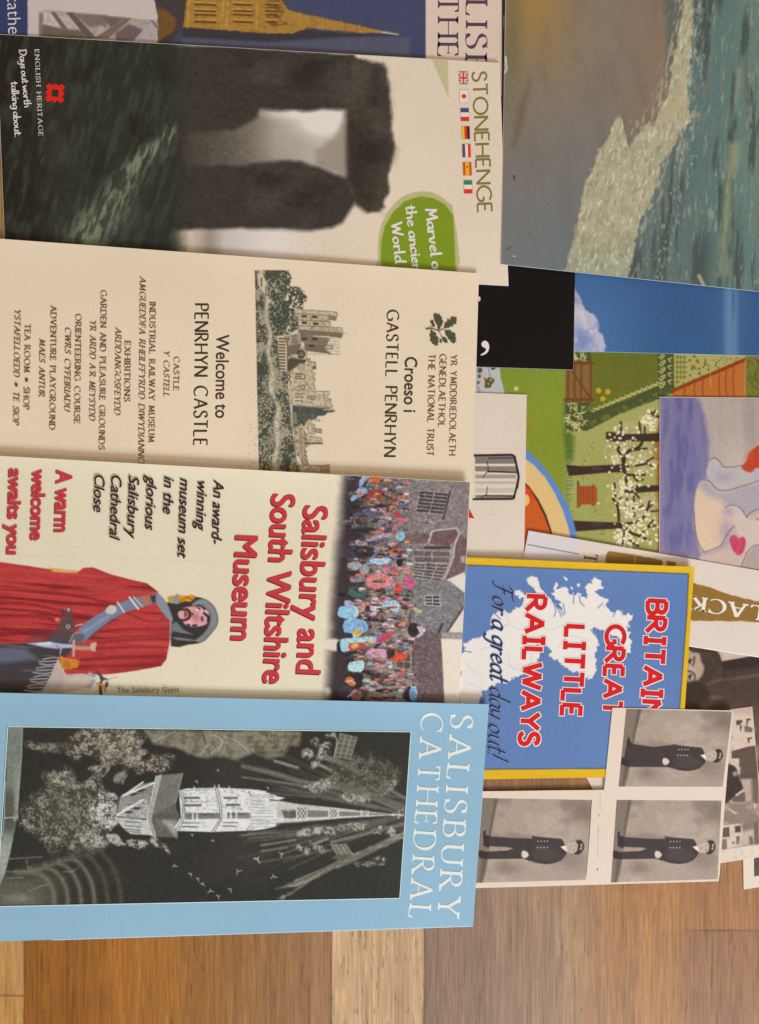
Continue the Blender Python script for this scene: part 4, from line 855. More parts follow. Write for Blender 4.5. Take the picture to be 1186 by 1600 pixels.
strokes(lac, 'title_lettering', 'T', (913, 864.5), (911, 879), 21, (120, 88, 52), 'serif', .19, .06, .2)
# ------------------------------------------------------------------ grey photographs at the right edge
ILP = (0.83, 0.73, 0.645)
def woman_canvas():
    c = Cv(1040, 985, 1200, 1345, (74, 58, 48)); E1 = (1060, 990, 8)
    c.poly(mp(E1, [(420, 140), (1200, 280), (1200, 320), (910, 285), (540, 350), (520, 300)]), (190, 170, 152), 1)
    c.poly(mp(E1, [(540, 350), (910, 285), (1300, 310), (1300, 480), (560, 560)]), (52, 40, 34), 1.5); c.poly(mp(E1, [(560, 470), (1300, 380), (1300, 600), (600, 620)]), (76, 58, 48), 4, a=.8)
    c.line(mp(E1, [(330, 640), (480, 590), (700, 560), (1010, 515)]), 3, (112, 90, 76), 2.5, a=.8, smooth=3)
    c.mix(sm(c.n(26, 14, 3, 3), .5, .8)*.35, (54, 40, 32)); c.mix(sm(c.Y, 1085, 1130)*.6, (112, 90, 76)); c.mix(sm(c.n(20, 24, 9, 3), .45, .75)*sm(c.Y, 1110, 1140)*.7, (150, 124, 106))
    c.poly(mp(E1, [(100, 150), (150, 160), (300, 190), (420, 200), (490, 230), (525, 290), (535, 380), (480, 440), (420, 560), (330, 620), (230, 580), (240, 300), (120, 230)]), (66, 52, 42), 1.5, smooth=3)
    for k in range(9): c.line(mp(E1, [(270, 240 + k*10), (380 + k*10, 230 + k*22), (440 + k*6, 300 + k*30)]), 1.1, (112, 92, 78) if k % 2 else (44, 34, 28), .8, a=.7, smooth=4)
    c.poly(mp(E1, [(100, 220), (180, 235), (260, 250), (285, 340), (320, 420), (305, 500), (250, 575), (170, 600), (100, 600)]), (176, 148, 128), 2, smooth=3)
    c.glow(1081, 1046, 5, 14, (196, 168, 148), .6)
    c.line(mp(E1, [(200, 290), (196, 350), (180, 400)]), 2.8, (84, 64, 54), 1, smooth=3); c.line(mp(E1, [(120, 470), (170, 480), (205, 520), (205, 570)]), 2.6, (84, 64, 54), 1, smooth=3)
    for y in (345, 540): c.ell(*mp(E1, [(150, y)])[0], 3.4, 4.6, (90, 72, 62), .2); c.ell(*mp(E1, [(146, y)])[0], 1.6, 1.8, (34, 26, 24)); c.ell(*mp(E1, [(165, y+10)])[0], 1.0, 1.8, (206, 186, 170))
    c.poly(mp(E1, [(90, 610), (200, 590), (330, 640), (400, 760), (380, 900), (90, 900)]), (56, 42, 34), 3); c.glow(1102, 1104, 8, 6, (126, 102, 84), .7); c.glow(1118, 1090, 10, 3, (124, 100, 84), .7); c.glow(1126, 1098, 12, 6, (42, 32, 26), .6)
    c.mix(sm(c.X, 1183, 1186)*sm(c.Y, 1200, 1215), (196, 174, 156)); c.grain(7, 2); return c
wom = Leaf('portrait_photograph', [(1040, 992), (1290, 1040), (1270, 1345), (1040, 1330)], (.2, .2, .2, .2), .2,
           'grey photograph of a face and dark hair peeping out beside the yellow-edged booklet', 'photograph', (200, 180, 162), ILP, seed=11)
wom.picture('photograph', [(1041, 1003), (1198, 1027.5), (1198, 1339), (1041, 1328)], woman_canvas(), 1.0)
def street_canvas():
    c = Cv(1085, 1095, 1200, 1360, (206, 182, 160)); E1, E2 = (1060, 990, 8), (1060, 1190, 7.62); D = (84, 66, 56)
    G = lambda p, col, **k: c.poly(mp(E1, p), col, **k); H = lambda p, col, **k: c.poly(mp(E2, p), col, **k)
    c.mix(sm(c.Y, 1190, 1200), (150, 128, 112)); c.mix((1-sm(c.Y, 1110, 1122))*.5, (170, 146, 126))
    G([(722, 1085), (800, 1080), (800, 1100), (770, 1140), (725, 1145)], D); G([(770, 1140), (790, 1150), (785, 1230), (765, 1180)], D); G([(850, 1065), (905, 1060), (905, 1080), (870, 1090), (868, 1140), (850, 1140)], D); G([(820, 1160), (850, 1150), (925, 1180), (925, 1235), (830, 1230)], (120, 98, 84)); G([(850, 1305), (920, 1295), (920, 1315), (890, 1320), (890, 1365), (870, 1365), (866, 1320)], D)
    G([(665, 1470), (880, 1410), (965, 1400), (985, 1700), (760, 1700), (760, 1560), (665, 1560)], (92, 72, 62)); 
    H([(730, -20), (940, -20), (950, 980), (900, 960), (900, 200), (730, 140)], (92, 74, 64), soft=1); H([(720, 150), (900, 140), (900, 205), (735, 210)], (86, 68, 60), soft=1); H([(735, 215), (860, 205), (900, 300), (900, 480), (800, 490), (760, 330)], (178, 154, 136), soft=3); H([(870, 205), (935, 205), (935, 480), (880, 480)], (110, 90, 80), soft=3)
    H([(600, -20), (680, -20), (740, 80), (730, 150), (640, 160)], (198, 174, 154), soft=2)
    H([(500, 60), (620, 35), (690, 80), (705, 150), (740, 230), (770, 330), (700, 390), (640, 440), (500, 520)], (58, 46, 42), soft=1.5, smooth=3); H([(640, 130), (690, 110), (705, 160), (660, 180)], (150, 128, 112), soft=1); H([(700, 380), (760, 335), (795, 380), (795, 480), (620, 480)], (104, 84, 74), soft=1.5); c.line(mp(E2, [(690, 400), (770, 345)]), 3, (206, 184, 164), 1)
    c.line(mp(E2, [(620, 470), (680, 500), (800, 490)]), 2, (206, 184, 164), 1.2, smooth=3)
    H([(500, 500), (960, 480), (960, 740), (500, 770)], (138, 116, 102), soft=3); c.mix(((c.Y > 1255) & (c.Y < 1288))*sm(c.n(14, 10, 3, 3), .45, .7)*.6, (184, 160, 142)); H([(900, 500), (925, 520), (922, 560), (905, 555)], (210, 190, 170), soft=1); c.line(mp(E2, [(600, 560), (680, 620)]), 2, (200, 178, 160), 1)
    H([(500, 760), (770, 735), (770, 1000), (500, 1050)], (206, 182, 160), soft=1); H([(525, 790), (605, 778), (612, 895), (520, 905)], (96, 78, 70)); H([(515, 925), (575, 918), (578, 1040), (512, 1048)], (126, 104, 92)); H([(672, 770), (740, 760), (745, 840), (675, 845)], (78, 62, 54), soft=1); H([(690, 890), (730, 890), (740, 980), (690, 990)], (104, 84, 74), soft=1)
    H([(750, 740), (900, 730), (900, 850), (770, 850)], (130, 106, 94), soft=2); H([(780, 830), (900, 800), (910, 990), (700, 1000), (740, 900)], (190, 166, 148), soft=3); H([(840, 890), (880, 890), (895, 980), (850, 990)], (110, 90, 80), soft=1.4); c.ell(*mp(E2, [(655, 965)])[0], 1.6, 1.6, D); H([(905, 720), (945, 715), (955, 990), (905, 990)], (112, 90, 80), soft=1)
    H([(500, 1052), (960, 985), (1200, 950), (1200, 1400), (400, 1400)], (212, 192, 172), soft=.8)
    c.mix(sm(c.n(5, 5, 8), .55, .8)*.2, (120, 100, 88)); c.grain(7, 2); return c
stt = Leaf('street_photograph', [(1085, 1116), (1175.5, 1104), (1196, 1338), (1085, 1355)], (.5, .5, .5, .5), .2,
           'narrow grey street photograph with a white bottom border, right of the sepia portrait cards', 'photograph', (212, 192, 172), ILP, seed=12)
stt.picture('photograph', [(1086, 1116.5), (1175, 1104.8), (1195.4, 1336.8), (1086, 1353.6)], street_canvas(), .9)
low = Leaf('white_bordered_photograph', [(1161, 1325), (1300, 1305), (1300, 1368), (1162, 1390)], (.0, .0, .0, .0), .2,
           'white bordered dark photograph whose corner lies on bare wood at the right edge', 'photograph', (216, 196, 176), ILP, seed=13)
lc = Cv(1170, 1320, 1215, 1390, (92, 78, 70)); lc.mix(sm(lc.n(10, 10, 2), .4, .7)*.5, (70, 58, 52)); lc.grain(5)
low.picture('photograph', [(1178, 1338), (1212, 1333), (1212, 1364), (1178.5, 1369.5)], lc, 1.2)
scr = Leaf('card_scrap', [(905, 1195), (946, 1195), (946, 1236), (928, 1236)], (0, 0, 0, 0), .2,
           'plain white card whose corner peeps out between the yellow edge and the photo cards', 'card', (208, 188, 170), ILP, seed=14)
# ------------------------------------------------------------------ railways booklet
def map_canvas():
    c = Cv(690, 865, 1100, 1225, (88, 113, 156)); X, Y = c.X, c.Y; C9 = (700, 820, 2.4403); W = (216, 204, 200); BD = (70, 90, 124)
    c.mix(sm(c.n(160, 120, 3), .3, .8)*.25, (96, 121, 164)); c.mix(sm(X, 960, 1080)*.25, (74, 102, 148))
    land = [(52, 500), (66, 470), (58, 452), (78, 446), (92, 432), (108, 438), (126, 424), (146, 412), (168, 392), (158, 372), (166, 350), (184, 334), (206, 322), (226, 330), (246, 330), (262, 312), (272, 318), (286, 296), (300, 290), (272, 276), (256, 262), (258, 250), (276, 252), (296, 266), (322, 270), (340, 264), (330, 242), (312, 232), (304, 214), (316, 212), (322, 196), (338, 204), (346, 226), (352, 246), (366, 256), (372, 270), (392, 280), (404, 300), (420, 316), (438, 322), (428, 298), (408, 282), (400, 262), (402, 228), (412, 220), (418, 246), (428, 240), (440, 234), (456, 244), (462, 256), (460, 270), (478, 262), (488, 268), (496, 262), (510, 272), (530, 280), (540, 270), (528, 250), (530, 232), (548, 214), (556, 202), (570, 208), (584, 212), (580, 226), (592, 240), (580, 250), (560, 252), (570, 268), (590, 276), (608, 284), (612, 300), (600, 312), (616, 318), (632, 330), (646, 320), (662, 330), (664, 344), (684, 340), (704, 348), (704, 364), (690, 372), (694, 386), (680, 398), (692, 410), (690, 432), (702, 448), (698, 470), (690, 494), (678, 486), (672, 462), (660, 436), (640, 428), (612, 420), (596, 402), (574, 396), (556, 388), (546, 384), (556, 412), (570, 440), (572, 470), (560, 492), (566, 520), (564, 556), (556, 580), (534, 586), (512, 574), (492, 562), (476, 566), (458, 548), (436, 536), (424, 520), (400, 510), (384, 496), (394, 480), (382, 470), (372, 452), (358, 470), (360, 490), (346, 496), (340, 524), (324, 540), (308, 548), (300, 568), (280, 570), (262, 580), (244, 588), (230, 604), (210, 606), (192, 598), (168, 614), (150, 628), (132, 636), (128, 660), (120, 682), (40, 700), (30, 520)]
    p = mp(C9, land)
    d = c.sdf(np.array(p), (slice(None), slice(None))) + (noise(X, Y, 3.2, 3.2, 7, 2)-.5)*7.5 + (noise(X, Y, 9, 9, 8, 2)-.5)*4
    c.mix(np.clip(.5 - (d-1.0)/1.4, 0, 1)*.6, BD); c.mix(np.clip(.5 - d/1.2, 0, 1), W)
    for pg in ([(300, 205), (322, 194), (345, 214), (348, 236), (330, 242), (306, 226)], [(322, 196), (340, 200), (344, 212), (326, 208)], [(440, 198), (448, 198), (458, 212), (450, 214)], [(492, 226), (504, 222), (504, 236), (494, 236)], [(466, 238), (474, 236), (478, 246), (468, 246)], [(548, 212), (560, 200), (586, 214), (580, 236), (556, 240)], [(345, 232), (352, 240), (376, 276), (366, 272)], [(46, 556), (54, 560), (52, 576), (46, 574)]): c.poly(mp(C9, pg), W if pg[0][0] > 50 else (150, 130, 60), .7, rough=(1.2, 4))
    for l in ([(384, 268), (420, 320), (432, 350)], [(320, 250), (360, 276), (384, 286)], [(440, 300), (446, 340)], [(480, 266), (478, 300)], [(500, 270), (505, 296), (520, 310)], [(545, 400), (560, 420), (575, 436)], [(330, 440), (344, 462), (340, 486)], [(350, 486), (366, 504)], [(590, 300), (570, 318)], [(640, 330), (630, 350)], [(404, 300), (412, 330), (404, 350)], [(180, 340), (200, 360)], [(60, 480), (90, 486)], [(430, 322), (440, 345)]): c.line(mp(C9, l), 1.5, BD, .6, a=.8)
    rnd = random.Random(8)
    for l in ([(170, 400), (230, 380), (280, 400), (330, 380)], [(120, 480), (180, 460), (200, 520), (250, 540)], [(230, 480), (240, 540), (300, 560)], [(330, 330), (340, 380), (400, 400), (430, 380)], [(460, 460), (500, 480), (540, 470)], [(460, 420), (500, 430), (545, 440)], [(480, 500), (520, 510), (560, 500)], [(70, 600), (120, 620)], [(60, 520), (100, 560), (130, 580), (120, 640)], [(440, 380), (450, 420), (420, 470)], [(300, 470), (320, 500), (310, 540)], [(210, 330), (230, 370), (200, 400)], [(470, 540), (480, 510)]):
        c.line([(x + rnd.uniform(-1, 1), y + rnd.uniform(-1, 1)) for x, y in cat(mp(C9, l), 5, False)], .9, (168, 160, 160), .6, a=.7)
    # yellow frame with a thin dark keyline
    inn = [(690, 881), (728.7, 882.7), (1076, 896.6), (1073, 960), (1062, 1107), (1055, 1200), (757, 1202), (690, 1203)]
    m = np.clip(.5 + c.sdf(np.array(inn), (slice(None), slice(None)))/1.2, 0, 1); c.mix(m, (204, 158, 22))
    c.line(inn[1:6] + [inn[6]], 1.5, (52, 52, 60), .6, a=.85)
    c.mix(m*sm(c.n(30, 4, 5), .6, .8)*.25, (226, 186, 70))
    for x in (770, 793, 862, 975): c.line([(x, 870 + (x-728)*.041), (x+10, 871 + (x-728)*.041)], 1.0, (230, 206, 150), .6, a=.7)
    c.grain(3); return c
bri = Leaf('railways_booklet', [(700, 869.5), (1085, 885.7), (1063, 1213), (700, 1218.5)], (1.3, 2.8, .7, .1), .5,
           'blue booklet with a yellow border, a white map and red capitals', 'booklet', (204, 158, 22), ILL, seed=15, wave=.15, curl=1.2)
bri.picture('cover_picture', [(701, 870), (1084.4, 886.2), (1062.4, 1212.4), (701, 1218)], map_canvas(), 1.0)
SL = dict(style='slab', weight=.20, space=.17, outline=((228, 204, 198), 1.25))
RD = (196, 22, 26)
strokes(bri, 'title_lettering', 'BRITAIN', (1009, 938), (998.5, 1121), 36, RD, **SL)
strokes(bri, 'title_lettering', 'GREAT', (945, 978), (938, 1116), 35, RD, **SL)
strokes(bri, 'title_lettering', 'LITTLE', (881.5, 978), (874, 1118), 36, RD, **SL)
strokes(bri, 'title_lettering', 'RAILWAYS', (819.5, 931), (808, 1162), 36.5, RD, **SL)
strokes(bri, 'slogan_lettering', 'For a great day out!', (771, 909), (763, 1180), 32, (36, 38, 58), 'hand', .10, 0, .07, shear=.32, wspace=.26, outline=((130, 150, 186), .5))
# ------------------------------------------------------------------ sheet of three portrait cards
def man(c, q, legs_together):
    """Paint one portrait inside quad q; u runs feet to head, v across."""
    q = np.array(q, float)
    def M(pts):
        out = []
        for x, y in pts:
            u, v = (x-40)/990, (y-70)/765
            out.append(tuple((1-u)*(1-v)*q[0] + u*(1-v)*q[1] + u*v*q[2] + (1-u)*v*q[3]))
        return out
    G = lambda p, col, **k: c.poly(M(p), col, **k)
    m, sl = c.pmask(q, .6); X, Y = c.X[sl], c.Y[sl]
    c.mix(m, (166, 143, 124), sl)
    cx, cy = q.mean(0)
    n1 = noise(X-cx, Y-cy, 44, 34, 51, 3); c.mix(m*sm(n1, .45, .7)*.6, (186, 162, 143), sl); n2 = noise(X-cx, Y-cy, 50, 40, 53, 3); c.mix(m*sm(n2, .55, .75)*.6, (132, 112, 96), sl)
    ex, ey = M([(980, 160)])[0]; c.mix(m*np.exp(-((X-ex)/30)**2 - ((Y-ey)/24)**2)*.5, (112, 92, 78), sl); ex, ey = M([(900, 640)])[0]; c.mix(m*np.exp(-((X-ex)/24)**2 - ((Y-ey)/16)**2)*.5, (116, 98, 84), sl); ex, ey = M([(300, 700)])[0]; c.mix(m*np.exp(-((X-ex)/22)**2 - ((Y-ey)/10)**2)*.6, (112, 94, 80), sl)
    c.mix(m*sm(noise(X-cx, Y-cy, 30, 20, 55, 3), .5, .8)*sm(Y, cy+25, cy+60)*.4, (190, 166, 148), sl)
    G([(30, 60), (185, 60), (150, 300), (130, 620), (95, 845), (0, 845)], (126, 108, 92), soft=1.2); G([(150, 70), (182, 70), (150, 300), (140, 420), (120, 420), (130, 300)], (92, 76, 64), soft=1.5, a=.7)
    G([(75, 600), (130, 600), (120, 720), (95, 840), (70, 840)], (90, 76, 64), soft=2, a=.7)
    K, K2 = (64, 52, 50), (52, 42, 40)
    if legs_together:
        G([(105, 410), (330, 440), (520, 415), (520, 640), (250, 640), (90, 640), (60, 600), (75, 430)], K, soft=.7); G([(75, 390), (90, 340), (115, 400), (140, 420), (80, 440)], K2, soft=.8); G([(20, 560), (40, 545), (110, 570), (120, 635), (40, 620)], K2, soft=.8)
    else:
        G([(80, 425), (110, 405), (140, 415), (330, 430), (520, 436), (520, 640), (440, 622), (250, 622), (110, 620), (100, 560), (130, 552), (300, 545), (355, 525), (300, 514), (130, 505), (85, 500)], K, soft=.7); G([(70, 370), (90, 360), (95, 405), (125, 410), (135, 520), (80, 500)], K2, soft=.8); G([(32, 545), (60, 540), (130, 560), (130, 620), (60, 615), (35, 580)], K2, soft=.8)
    G([(512, 408), (560, 420), (785, 440), (808, 470), (820, 505), (845, 560), (830, 600), (795, 645), (740, 668), (660, 678), (590, 668), (500, 640), (455, 625), (450, 440), (522, 436)], K, soft=.7); G([(560, 500), (700, 520), (800, 600), (700, 660), (540, 640)], (78, 66, 62), soft=4, a=.7)
    c.line(M([(470, 450), (500, 560), (500, 640)]), 1.2, K2, 1); c.line(M([(700, 668), (560, 640), (500, 600)]), 1.2, K2, 1)
    G([(780, 515), (825, 502), (842, 540), (846, 572)], (226, 206, 188), soft=.6); c.line(M([(805, 560), (835, 570)]), 1.1, (30, 24, 22)); c.line(M([(790, 500), (812, 498)]), 2, K2)
    G([(430, 570), (445, 548), (480, 560), (498, 590), (470, 618), (440, 608)], (206, 188, 172), soft=.8, smooth=3); 
    for y in (462, 520):
        for x in (572, 602, 632, 660): c.ell(*M([(x, y)])[0], 1.05, .9, (206, 190, 178), 0, .5)
    G([(840, 500), (870, 478), (915, 472), (930, 500), (925, 560), (900, 575), (860, 572), (842, 550)], (186, 162, 142), soft=1.2, smooth=3); c.ell(*M([(905, 505)])[0], .8, .8, (110, 90, 78)); c.ell(*M([(903, 545)])[0], .8, .8, (110, 90, 78)); c.line(M([(868, 512), (866, 540)]), .9, (130, 104, 92), .6)
    G([(915, 462), (955, 452), (985, 480), (995, 530), (975, 570), (945, 590), (905, 582), (932, 560), (940, 520), (932, 485)], K2, soft=.8, smooth=2); G([(958, 490), (978, 488), (975, 550), (955, 545), (965, 520)], (182, 160, 144), soft=.8)
    lum = c.a[sl].mean(-1, keepdims=True); c.a[sl] += .15*m[..., None]*(lum*np.array((1.02, 1.0, .96)) - c.a[sl]); c.a[sl] *= (1 + .14*(noise(X, Y, 2, 2, 57, 2)-.5))[..., None]
QA = [(978.5, 1107.5), (1144, 1112), (1129.4, 1229.5), (966.4, 1229)]; QB = [(754, 1247), (923.5, 1250), (915.5, 1375), (744, 1379.6)]; QC = [(963.6, 1250), (1127.5, 1251), (1121.4, 1374), (954.5, 1379)]
def sheet_canvas(q, together):
    q = np.array(q); c = Cv(q[:, 0].min()-4, q[:, 1].min()-4, q[:, 0].max()+4, q[:, 1].max()+4, (206, 184, 164)); man(c, q, together); 
    return c
class Sheet(Leaf):
    outline = [(957, 1105.8), (1000, 1106.8), (1050, 1108), (1100, 1109.3), (1146, 1110.5), (1142, 1150), (1136, 1215), (1130, 1290), (1124.6, 1365), (1122.8, 1377), (1060, 1378.8), (1000, 1380.4), (930, 1382.5), (860, 1384.5), (800, 1386.2), (744, 1387.6), (705, 1388.5), (716, 1237), (754, 1236.4), (800, 1236), (850, 1235.2), (900, 1234.7), (944, 1234.2), (948, 1196), (952, 1155)]
    def slab(s, name, q, z0, t, mat, cut=None):
        p = np.array(s.outline); n = len(p); V = s.top(p[:, 0], p[:, 1], 0); B = V.copy(); B[:, 2] -= t
        F = [list(range(n))[::-1]] + [list(range(n, 2*n))] + [[i, (i+1) % n, n+(i+1) % n, n+i] for i in range(n)]
        return mesh(name, np.concatenate([V, B]), F, [mat], s.root)
she = Sheet('portrait_card_sheet', [(700, 1106), (1150, 1106), (1150, 1389), (700, 1389)], (1.6, 2.1, .6, .1), .25,
            'cream sheet of three sepia portrait cards of a standing person in dark uniform and cap', 'photo sheet', (217, 195, 175), ILP, seed=16)
she.picture('portrait_photo', QA, sheet_canvas(QA, True), .8, None, 'upper right portrait, legs together')
o = she.picture('portrait_photo', QB, sheet_canvas(QB, False), .8, None, 'lower left portrait with a dark line along one edge')
she.picture('portrait_photo', QC, sheet_canvas(QC, False), .8)
def sheet_marks():
    q = lambda x, y, w, h: [(x, y), (x+w, y), (x+w, y+h), (x, y+h)]
    G = (150, 128, 110)
    she.shapes('pencil_marks', [([(923.6, 1250), (924.9, 1250), (921, 1312), (919.6, 1312)], (84, 66, 54)), ([(919.6, 1312), (921, 1312), (916.4, 1368), (915.6, 1368)], (110, 92, 80)), (q(935, 1272, 1.3, 4), G), (q(934.5, 1290, .9, 12), (176, 152, 134)), (q(933, 1356, 1.6, 5), G), (q(937.5, 1240, .7, 26), (192, 170, 150)), (q(934, 1303, .6, 40), (194, 172, 152))])
sheet_marks()
# ------------------------------------------------------------------ castle leaflet
ILC = (0.70, 0.595, 0.50)
PAP = (211, 186, 156)
def castle_canvas():
    c = Cv(380, 405, 600, 770, PAP); X, Y = c.X, c.Y; F4, F5 = (390, 410, 6.976), (390, 570, 6.976); K = (64, 66, 54); P = PAP; MID = (150, 130, 104)
    # speckled ground left of the picture
    c.mix(sm(c.n(1.6, 1.6, 5, 1), .74, .82)*sm(Y, 570, 700)*((X > 386) & (X < 403))*.4, (120, 102, 80))
    base = lambda y: 398 + (y-422)*(404.5-398)/(735-422)
    xl = base(Y); xr = np.interp(Y, [422, 470, 500, 530, 570, 620, 680, 720, 745], [452, 446, 452, 444, 450, 452, 458, 464, 470])
    m = sm(X, xl-.5, xl+.8)*(1-sm(X, xr-3, xr+2))*sm(Y, 421.5, 423)
    st = c.n(2.1, 2.1, 6, 2); big = c.n(16, 20, 7, 3)
    c.mix(m, (150, 136, 110)); c.mix(m*sm(st + (big-.5)*1.0, .40, .56), K)
    ridge = np.interp(Y, [422, 500, 560, 590, 610, 640, 660, 690, 740], [408, 420, 421, 424, 426, 434, 434, 432, 430]) + 2*np.sin(Y/9)
    c.mix(m*np.exp(-((X-ridge)/4)**2)*sm(st, .3, .6)*.9, (206, 184, 152))
    c.mix(m*((X < ridge-4) & (Y > 575))*sm(st, .36, .46)*.5, K)
    c.poly(mp(F4, [(80, 120), (140, 130), (180, 200), (200, 330), (170, 350), (130, 290), (90, 250)]), (200, 178, 146), 1, a=.75); c.line(mp(F4, [(130, 170), (130, 260)]), 2, K, .8); c.line(mp(F4, [(175, 260), (180, 350), (215, 355)]), 1.2, K); c.poly(mp(F4, [(200, 380), (230, 420), (290, 430), (240, 450), (190, 430)]), (198, 176, 144), 1)
    # trees
    for pg in ([(180, 120), (430, 110), (440, 200), (430, 300), (350, 400), (240, 380), (210, 250)], [(220, 440), (360, 410), (430, 430), (500, 520), (530, 640), (520, 740), (380, 790), (290, 800), (230, 700), (210, 560)], [(430, 260), (520, 270), (600, 330), (620, 400), (590, 460), (560, 500), (440, 470), (415, 340)]):
        mk, sl = c.pmask(mp(F4, pg), 1.5, 3, (3, 5)); c.mix(mk*sm(st[sl], .30, .44), K, sl); c.mix(mk*sm(c.n(3, 3, 9, 2)[sl], .62, .74)*.6, (168, 150, 120), sl)
    c.poly(mp(F4, [(360, 420), (420, 430), (440, 560), (400, 620), (350, 540)]), (58, 62, 52), 2, a=.7)
    def blk(p, col, o=F4, ol=True, soft=.5):
        q = mp(o, p); c.poly(q, col, soft)
        if ol: c.line(q + [q[0]], .9, (84, 74, 60), .5, a=.8)
    S = (128, 110, 86)
    # keep with four turrets, lying on its side
    blk([(515, 510), (945, 540), (960, 570), (945, 600), (870, 580), (520, 555)], (206, 180, 146)); blk([(870, 580), (950, 590), (940, 632), (868, 625)], S); blk([(515, 555), (865, 585), (870, 642), (530, 628)], (196, 170, 136)); blk([(530, 628), (880, 650), (885, 700), (530, 690)], (204, 178, 144))
    blk([(530, 690), (1010, 712), (1018, 770), (540, 735)], (200, 174, 140)); blk([(540, 735), (1018, 775), (1000, 822), (860, 800), (540, 790)], (112, 98, 78)); blk([(550, 790), (870, 830), (840, 895), (600, 870), (560, 860)], (120, 104, 82)); blk([(600, 880), (820, 900), (900, 905), (905, 940), (820, 950), (890, 995), (610, 960)], (110, 96, 76)); blk([(820, 900), (905, 908), (905, 945), (815, 945)], (196, 170, 136))
    for x, y in ((595, 586), (710, 594), (600, 658), (722, 668), (600, 832), (712, 836), (680, 912)): c.poly(mp(F4, [(x-30, y-14), (x+22, y-12), (x+30, y), (x+22, y+14), (x-30, y+12)]), (62, 54, 44), .6)
    c.line(mp(F4, [(1018, 772), (1128, 772)]), .7, (150, 128, 100)); c.mix(((X > 465) & (X < 532) & (Y > 516) & (Y < 556))*(np.floor(Y*.8) % 2)*.12, K)
    for a in np.linspace(525, 995, 12): c.line(mp(F4, [(a, 690+(a-530)*.045), (a, 735+(a-530)*.08)]), .5, (150, 130, 102), .4, a=.5)
    # round terrace with columns
    blk([(285, 800), (370, 790), (410, 850), (415, 1000), (415, 1190), (330, 1190), (310, 1000), (305, 860)], (188, 164, 132)); 
    for i in range(11): y = 830 + i*33; c.line(mp(F4, [(322, y), (385, y+3)]), 2.2, (74, 66, 52), .6)
    c.line(mp(F4, [(395, 820), (412, 900), (418, 1190)]), 1.3, (66, 58, 46))
    blk([(400, 805), (520, 780), (530, 880), (420, 900)], (180, 156, 124)); blk([(410, 815), (460, 810), (465, 865), (425, 870)], (206, 180, 146)); c.ell(*mp(F4, [(427, 835)])[0], 1.6, 2.2, K); blk([(470, 800), (500, 790), (520, 880), (470, 878)], (132, 114, 90)); blk([(525, 760), (550, 765), (560, 880), (540, 885)], (204, 178, 144))
    blk([(420, 910), (540, 890), (560, 900), (520, 1000), (450, 1010), (425, 1030)], (104, 92, 74)); blk([(560, 940), (600, 930), (625, 1000), (620, 1060), (540, 1040), (520, 1010)], (200, 174, 140)); c.ell(*mp(F4, [(562, 1000)])[0], 6.5, 7, (60, 54, 44)); c.ell(*mp(F4, [(566, 1000)])[0], 4, 4.4, (112, 98, 78)); blk([(445, 1000), (530, 1000), (530, 1040), (445, 1035)], (198, 172, 138)); blk([(440, 1040), (620, 1065), (600, 1100), (500, 1110), (440, 1180), (425, 1190), (425, 1060)], (76, 68, 56))
    blk([(630, 1050), (660, 1050), (665, 1085), (720, 1085), (722, 1160), (640, 1160)], (196, 170, 138)); blk([(625, 1140), (720, 1130), (715, 1160), (640, 1165)], (96, 84, 68))
    # long range and square tower
    blk([(415, 60), (550, -20), (690, 20), (680, 80), (720, 90), (690, 140), (718, 150), (700, 200), (718, 270), (420, 270)], (202, 176, 142), F5); c.poly(mp(F5, [(415, -60), (480, -40), (540, 0), (440, 70), (415, 60)]), (76, 68, 56), 1)
    for yy in (100, 125, 150): c.line(mp(F5, [(500, yy), (565, yy)]), 1.7, (70, 62, 50), .5)
    c.line(mp(F5, arc(570, 128, 34, 28, -90, 90)), 1.5, (84, 74, 60)); c.line(mp(F5, [(512, 240), (560, 236)] + arc(570, 240, 34, 20, -90, 90)), 1.4, (84, 74, 60)); c.line(mp(F5, [(425, 60), (440, 90), (425, 110), (445, 130), (425, 160), (450, 190)]), 1.6, (60, 54, 44))
    blk([(450, 280), (800, 290), (830, 460), (460, 440)], (206, 180, 146), F5); blk([(800, 290), (870, 290), (870, 330), (850, 330), (855, 370), (890, 375), (885, 430), (905, 440), (900, 462), (830, 465)], (208, 182, 148), F5)
    for yy, x0, x1 in ((318, 500, 575), (352, 498, 580), (392, 500, 580), (345, 635, 690), (368, 635, 690)): c.line(mp(F5, [(x0, yy), (x1-10, yy), (x1, yy+10)]), 1.4, (72, 64, 52), .5)
    c.line(mp(F5, arc(694, 358, 22, 24, -90, 90)), 1.3, (84, 74, 60))
    blk([(465, 445), (830, 468), (930, 490), (920, 515), (850, 520), (820, 550), (740, 560), (720, 590), (640, 610), (560, 650), (480, 690), (470, 560)], (66, 70, 62), F5, False, 1); c.line(mp(F5, [(810, 488), (925, 490)]), 2, (200, 176, 142)); blk([(510, 510), (525, 650), (480, 650), (470, 520)], (120, 108, 84), F5)
    c.mix(((X > 462) & (X < 505) & (Y > 636) & (Y < 660))*sm(st, .5, .7)*.4, (140, 128, 104))
    blk([(520, 690), (560, 640), (640, 630), (640, 700)], (200, 174, 140), F5); c.ell(*mp(F5, [(590, 645)])[0], 2.4, 3, (66, 58, 46)); blk([(630, 600), (665, 590), (670, 640), (710, 650), (712, 760), (640, 750)], (198, 172, 138), F5); blk([(710, 695), (785, 700), (785, 745), (715, 735)], (150, 128, 102), F5); blk([(610, 770), (780, 795), (795, 850), (620, 865)], (202, 176, 142), F5); c.line(mp(F5, [(620, 855), (790, 858)]), 2, (70, 62, 50))
